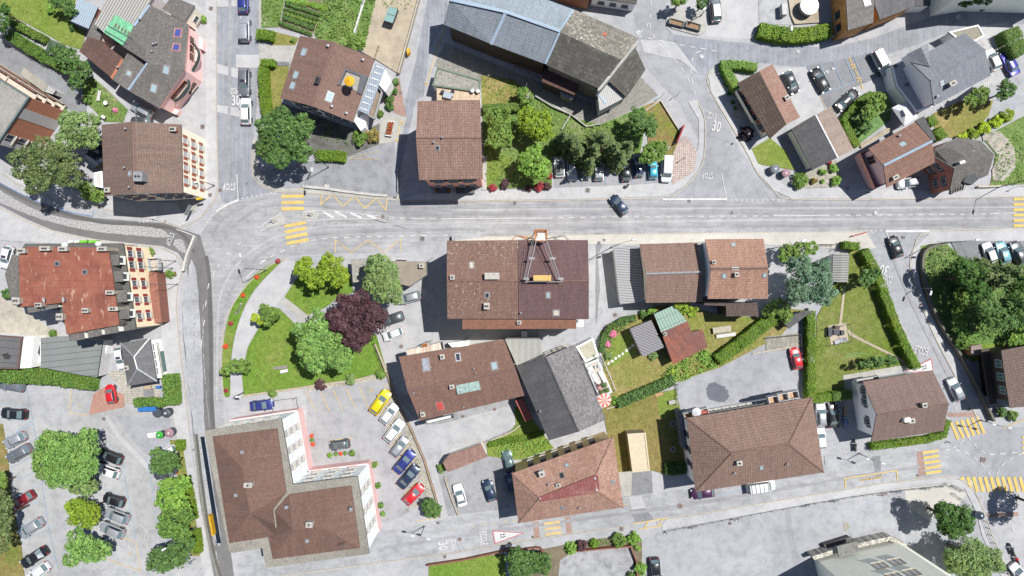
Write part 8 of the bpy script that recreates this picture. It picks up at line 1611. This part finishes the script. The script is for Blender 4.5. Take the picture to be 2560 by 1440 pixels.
def chair(label, px, py, rot, mat, z=0, group='garden chairs'):
 c=P(px, py, z+.5);root=empty('garden_chair',(c.x, c.y, z), label, 'chair', group);root.rotation_euler=(0,0, math.radians(rot));m=MB();m.box((0,0,.44),(.5,.5,.06));m.build('seat',[mat], root);m=MB();m.box((-.25,0,.72),(.05,.5,.5));m.build('backrest',[mat], root)
 for sx in (-1,1):
  for sy in (-1,1):m=MB();m.bar((sx*.21, sy*.21,0),(sx*.21, sy*.21,.42),.02);m.build('leg',[MATS['dark_metal']], root)
def lounger(label, px, py, rot, mat, z=0, group='sun loungers'):
 c=P(px, py, z+.35);root=empty('sun_lounger',(c.x, c.y, z), label, 'sun lounger', group);root.rotation_euler=(0,0, math.radians(rot));m=MB();m.box((-.2,0,.32),(1.45,.65,.1));m.build('mattress',[mat], root)
 m=MB();m.add([(.5,-.32,.3),(.5,.32,.3),(1.0,.32,.62),(1.0,-.32,.62),(.5,-.32,.4),(.5,.32,.4),(1.0,.32,.72),(1.0,-.32,.72)],[[0,1,2,3][::-1],[4,5,6,7],[0,1,5,4],[1,2,6,5],[2,3,7,6],[3,0,4,7]]);m.build('backrest',[mat], root)
 for sx in (-.8,.4):
  for sy in (-1,1):m=MB();m.bar((sx, sy*.28,0),(sx, sy*.28,.3),.025);m.build('leg',[MATS['grey_metal']], root)
dkf=m_plain('furniture_dark', A(92,94,102));tan=m_plain('wood_tan', A(206,182,150));stn=m_plain('bench_stone', A(198,190,172))
bench('white garden bench beside the small brown lawn table',1813,838,8,3.2, sw);table('long stone table on the brown lawn',1805,824,3.0,1.0,8, stn);bench('white plank bench in the pink house garden',251,241,80,1.7, sw, back=False);table('round white table in the pink house garden',263,257,.75,.75,0, sw, rnd=True);table('small white table by the pink house garden corner',258,292,.7,.5,-30, sw)
# park bench group
table('stone park table with pebbled top',710,928,1.3,.5,12, sw);bench('long pebbled stone bench on the park lawn',703,918,6,2.3, m_plain('bench_pebbled', A(170,166,156), var=.3, scale=14), back=False)
parasol('square pavilion frame parasol on the cream patio',2093,834,3,0.1, dkf, hh=2.4) if False else None
pg=empty('pergola', P(2093,836), 'light steel pergola frame around the patio sofas', 'pergola');m=MB();c=P(2093,836);cs=[P(x, y,2.5)-c for x, y in ((2064,824),(2128,812),(2130,855),(2068,865))]
for i in range(4):m.bar(cs[i], cs[(i+1)%4],.035);m.bar((cs[i].x*.99, cs[i].y*.99,0), cs[i],.035)
m.build('frame',[MATS['dark_metal']], pg)
for lb, x, y, w_, d, r_, mt in (('dark three seat sofa on the cream patio',2075,830,.8,1.5,0, dkf),('dark square table on the cream patio',2092,830,1.0,.9,0, MATS['furniture_dark']),('dark armchair on the cream patio',2106,832,.7,.8,0, dkf),('dark stool at the top of the cream patio',2093,818,.9,.5,15, m_plain('stool_brown', A(120,104,92)))):
 if 'table' in lb:table(lb, x, y, w_, d, r_, mt,.13,.5)
 else:
  c=P(x, y,.6);root=empty('sofa' if 'sofa' in lb else 'armchair',(c.x, c.y,.13), lb, 'seat');m=MB();m.box((0,0,.25),(w_, d,.4));m.build('seat',[mt], root);m=MB();m.box((-w_/2+.1,0,.5),(.2, d,.6));m.build('backrest',[mt], root)
lounger('grey cushioned lounger low on the cream patio',2100,852,20, m_plain('cushion_grey', A(190,194,202)),.13)
lounger('white lounger with a sunbather on the sun terrace',1488,945,-62, fabw,3.2);lounger('white empty lounger on the sun terrace',1506,940,-62, fabw,3.2);table('small white table on the sun terrace',1476,922,.8,.8,30, sw,3.2);chair('white chair by the sun terrace table',1491,917,200, sw,3.2);
for i,(x, y) in enumerate(((1512,962),(1505,980),(1487,891),(1518,975))):
 c=P(x, y,3.9);root=empty('potted_plant',(c.x, c.y,3.2),['rusty pot plant between the loungers and parasol', 'round green pot plant near the striped parasol', 'round pot plant at the terrace top wall', 'loose pot plant at the terrace lower corner'][i], 'potted plant', 'terrace pot plants');m=MB();m.lathe((0,0,0),[(.18,0),(.26,.35),(.22,.36)],14);m.build('pot',[m_plain('pot_terracotta', A(190,120,96))], root);a_, n_=crown_pts([(0,0,.65,.42,.42,.35)],90);link('leaves', leaf_mesh('leaves', a_, n_,.09, LF['dark'])).parent=root
table('grey glass table on the tiled roof terrace',1120,238,1.5,1.0,-15, m_plain('glass_pale', A(190,204,214),.2),2.9);chair('dark lounge chair on the roof terrace, left',1107,228,60, dkf,2.9);chair('dark lounge chair on the roof terrace, upper right',1131,229,200, dkf,2.9);chair('dark lounge chair on the roof terrace, lower right',1127,243,150, dkf,2.9)
table('stone slab table beside the small shop',371,982,1.6,1.4,5, m_plain('slab_dark', A(150,150,152)),0,.5);slabthing('wooden_box', 'small blue box behind the hip roofed shop', 'box',[(388,966),(400,965),(401,971),(389,972)],0,.6, blu);table('tan table next to the grey slab table',369,969,1.2,.5,3, tan,0,.6)
parasol('white parasol on the lower hip roof balcony',1742,1031,11,5.0, fabw, None,8, hh=2.0);table('red striped table on the hip roof balcony',1762,1030,1.4,.5,8, m_plain('cloth_red', A(190,100,90)),5.0)
slabthing('fire_pit', 'small dark fire bed at the brown lawn top', 'fire pit',[(1636,985),(1656,979),(1659,987),(1640,993)],0,.3, m_plain('fire_tan', A(200,160,120)));slabthing('cable_drum', 'pale stone by the yard fence', 'stone',[(1671,1003),(1688,999),(1690,1009),(1674,1012)],0,.6, conc)
for i,(x, y) in enumerate(((1681,1059),(1682,1123))):
 m=MB();m.lathe((0,0,.0),[(.48,0),(.48,.25),(.36,.27),(.34,.2)],20);m.lathe((0,0,.15),[(.32,0),(.3,.06),(.02,.08)],16,1);o=m.build('well_ring',[conc, MATS['iron_dark']]);o.location=P(x, y);setp(o,('upper' if i==0 else 'lower')+' round concrete manhole ring beside the hip roof', 'well ring', 'concrete rings beside the hip roof')
slabthing('striped_board', 'blue white striped board leaning beside the black car', 'board',[(2112,1042),(2120,1044),(2123,1072),(2115,1071)],0,1.0, m_tile('stripes_blue', A(80,110,170), A(220,226,236),.9,3,.16))
slabthing('wooden_bench', 'plain narrow tan bench above the striped board', 'bench',[(2110,1018),(2118,1018),(2118,1040),(2111,1040)],0,.5, tan)
slabthing('letter_box', 'bright yellow letter box on the alley wall', 'letter box',[(1017,121),(1023,119),(1024,130),(1018,137)],0,1.2, m_plain('letter_yellow', A(250,190,50)))
slabthing('roof_box', 'small pale box under the big block eave', 'box',[(1303,828),(1318,828),(1319,843),(1303,843)],0,1.2, m_plain('box_lilac', A(214,216,230)))
# green banners at the hotel wall
for i,(x0, x1, mt) in enumerate(((172,184, sw),(186,199, sw),(200,218, m_plain('banner_green', A(130,210,70))),(222,243, MATS['banner_green']))):
 slabthing('banner_frame',['white folded frame, leftmost on the hotel north wall', 'white folded frame, second on the hotel north wall', 'bright green banner, left of two on the hotel wall', 'bright green banner, right of two on the hotel wall'][i], 'banner',[(x0,601),(x1,600),(x1-2,606),(x0-2,607)],0,1.1, mt, 'banners on the hotel wall')
ct=empty('hay_rake', P(1305,170,1), 'rusty old hay rake in the barn shade', 'farm machine');c=P(1305,170,0);m=MB()
for a, b_ in (((1284,172),(1325,178)),((1284,172),(1296,163)),((1296,163),(1335,184)),((1322,188),(1352,200)),((1310,180),(1328,160)),((1325,178),(1322,188))):m.bar(P(*a,1)-P(1305,170,1)+Vector((0,0,1)), P(*b_,1)-P(1305,170,1)+Vector((0,0,.9)),.06)
m.build('frame',[m_plain('rust_beige', A(150,120,110))], ct)
for dx in (-1.2,1.2):
 m=MB();pr=None
 for i in range(15):
  t=6.2832*i/14;p=Vector((dx+.1,.6*math.cos(t),.6+.6*math.sin(t)))
  if pr is not None:m.bar(pr, p,.04,0,5)
  pr=p
 m.build('wheel',[MATS['rust_beige']], ct)
m=MB();strip(m, smooth_poly([(2112,886),(2140,882),(2158,884),(2174,888)],4),.8,.14,0,.05);strip(m, smooth_poly([(2112,892),(2130,889),(2150,890)],4),.8,.14,0,.05);setp(m.build('garden_hose',[m_plain('hose_green', A(120,200,140))]), 'pale green garden hose on the mown lawn', 'hose')
for i,(x, y) in enumerate(((1574,870),(1566,876),(1556,884),(1548,890),(1539,896),(1530,902),(1521,908),(1582,864))):
 o=sheet('stepping_stone', ragged([(x-3, y-3),(x+3, y-3),(x+3, y+3),(x-3, y+3)],1,1, i),.13, sw, None, None,.06);setp(o, 'pale stepping stone on the curved garden path', 'stepping stone', 'stepping stones by the rose bushes')
fence('red and white striped road barrier at the east street mouth',[(2128,590),(2162,581)],1.0, sr,.7,3, 'road_barrier', 'barrier',.08);fence('red and white barrier board by the ash tree',[(996,648),(1018,649)],1.0, sw,.35,3, 'road_barrier', 'barrier',.09)
# ---------- people ----------
def pose_walk():
 J=[(0,0,.95),(0,0,1.15),(.03,0,1.38),(.04,0,1.5),(.06,0,1.62),(.07,0,1.72),(.02,.19,1.42),(-.1,.24,1.15),(.06,.26,.93),(.1,.27,.85),(.02,-.19,1.42),(.12,-.24,1.16),(.3,-.24,1.0),(.37,-.24,.95),(.0,.1,.9),(.22,.1,.5),(.12,.1,.1),(.28,.1,.05),(0,-.1,.9),(-.1,-.1,.5),(-.32,-.1,.13),(-.2,-.1,.05)]
 for h_ in (9,13):
  for k,(dx, dy, dz) in enumerate(((.07,.025,-.03),(.08,.01,-.04),(.08,-.008,-.04),(.065,-.024,-.035),(.02,.045,.0))):J.append((J[h_][0]+dx, J[h_][1]+dy, J[h_][2]+dz))
 E=[(0,1),(1,2),(2,3),(3,4),(4,5),(2,6),(6,7),(7,8),(8,9),(2,10),(10,11),(11,12),(12,13),(0,14),(14,15),(15,16),(16,17),(0,18),(18,19),(19,20),(20,21)]+[(9,22+i) for i in range(5)]+[(13,27+i) for i in range(5)]
 R=[.15,.13,.16,.06,.1,.07,.07,.05,.035,.04,.07,.05,.035,.04,.1,.065,.045,.04,.1,.065,.045,.04]+[.011]*10
 return J, E, R
def make_person(label, px, py, z, rz, lying, shirt, trous, hairc, skinc, cat_grp=None):
 J, E, R=pose_walk()
 c=P(px, py, z+1);root=empty('person',(c.x, c.y, z), label, 'person')
 if lying:root.rotation_euler=(0,-math.pi/2*.93, rz)
 else:root.rotation_euler=(0,0, rz)
 s=1.0
 def build(nm, idx, pad, mat, extra=None):
  js=[J[i] for i in idx];mp={v:k for k, v in enumerate(idx)};es=[(mp[a], mp[b]) for a, b in E if a in mp and b in mp];rs=[R[i]+pad for i in idx]
  m=MB()
  for a, b in es:m.bar(js[a], js[b], rs[a],0,10, rs[b])
  import bmesh
  for k, j in enumerate(js):
   bm=bmesh.new();bmesh.ops.create_icosphere(bm, subdivisions=2, radius=rs[k]);vs=[(v.co.x+j[0], v.co.y+j[1], v.co.z+j[2]) for v in bm.verts];fs=[[v.index for v in f.verts] for f in bm.faces];m.add(vs, fs);bm.free()
  o=m.build(nm,[mat], root);md=o.modifiers.new('r', 'REMESH');md.mode='VOXEL';md.voxel_size=.012 if nm=='body' else.02;md.use_smooth_shade=True; return o
 build('body', list(range(32)),0, m_plain('skin', skinc,.5, var=.04))
 build('shirt',[0,1,2,6,7,10,11],.018, shirt);build('trousers',[0,14,15,18,19]+([16,20] if not lying else []),.02, trous)
 m=MB(); import bmesh;bm=bmesh.new();bmesh.ops.create_icosphere(bm, subdivisions=2, radius=.118);m.add([(v.co.x*.95+.035, v.co.y*.92, v.co.z*.95+1.69) for v in bm.verts if True],[[v.index for v in f.verts] for f in bm.faces]);bm.free();m.build('hair',[m_plain('hair_'+label[:6].replace(' ', '_'), hairc)], root)
 m=MB();m.box((.178,0,1.64),(.05,.03,.05),0,0,.5)
 for s_ in (-1,1):m.box((.158, s_*.035,1.665),(.015,.02,.012));m.box((.06, s_*.105,1.64),(.04,.02,.06))
 m.box((.16,0,1.59),(.015,.05,.012));m.build('face',[MATS['skin']], root); return root
make_person('person in a pale shirt walking past the parking bays',1570,463,0.02, math.radians(35), False, m_plain('shirt_pale', A(225,225,228)), m_plain('trousers_dark', A(64,68,80)), A(80,66,58), A(226,182,160))
p_=make_person('person sunbathing on the white lounger',1492,955,3.72, math.radians(118), True, m_plain('swim_rose', A(222,160,160)), m_plain('swim_dark', A(120,70,80)), A(110,80,60), A(226,182,160))
# roof dishes, bollards and small clutter seen in the photograph
def dish(lb, px, py, z, rot):
 c=P(px, py, z);root=empty('satellite_dish',(c.x, c.y, z), lb, 'satellite dish', 'satellite dishes');root.rotation_euler=(0, math.radians(35), math.radians(rot));m=MB();m.lathe((0,0,.3),[(.05,0),(.3,.06),(.42,.14),(.3,.08)],16);m.build('dish',[lampm], root);m=MB();m.bar((0,0,-.2),(0,0,.3),.03);m.bar((0,0,.3),(.1,0,.75),.012);m.build('bracket',[polem], root)
dish('white dish on the rusty roof beside the second chimney',162,615,11.5,40);dish('white dish at the rusty roof upper right chimney',247,613,11.5,60);dish('white dish low on the rusty roof',117,748,11.5,200);dish('white dish in the middle of the rusty roof',166,748,11.5,190)
def bollard(lb, px, py, h=.9, mt=None):
 m=MB();m.bar((0,0,0),(0,0, h),.07,0,10);m.lathe((0,0, h),[(.09,0),(.08,.05),(.02,.08)],10);o=m.build('bollard',[mt or MATS['dark_metal']]);o.location=P(px, py);setp(o, lb, 'bollard', 'bollards')
for lb, x, y in (('dark bollard at the bend kerb',659,447),('dark bollard by the salmon house step',1080,470),('dark bollard at the worn stop word',2168,483),('dark bollard at the yellow crossing corner',2367,1104),('dark bollard at the corner house steps',500,480),('dark bollard beside the south street hedge end',1664,1330)):bollard(lb, x, y)
slabthing('air_unit', 'grey metal unit beside the big brown block kerb', 'unit',[(1129,588),(1136,588),(1136,601),(1130,601)],0,1.3, MATS['grey_metal'])
# three flag poles at the hotel
for i,(x, y, x1, y1, lb) in enumerate(((440,653,395,649, 'upper pale flag pole arm at the hotel'),(432,671,360,668, 'middle pale flag pole arm at the hotel'),(444,711,346,710, 'lower pale flag pole at the hotel'))):
 b0=P(x, y);root=empty('flag_pole', b0, lb, 'flag pole', 'flag poles at the hotel');m=MB();t=P(x1, y1,9.0)-b0;t.z=9.0;m.bar((0,0,0),(0,0,9),.06,0,8,.04);m.lathe((0,0,0),[(.2,0),(.2,.12),(.08,.14)],10);m.build('pole',[polem], root)
relayer()
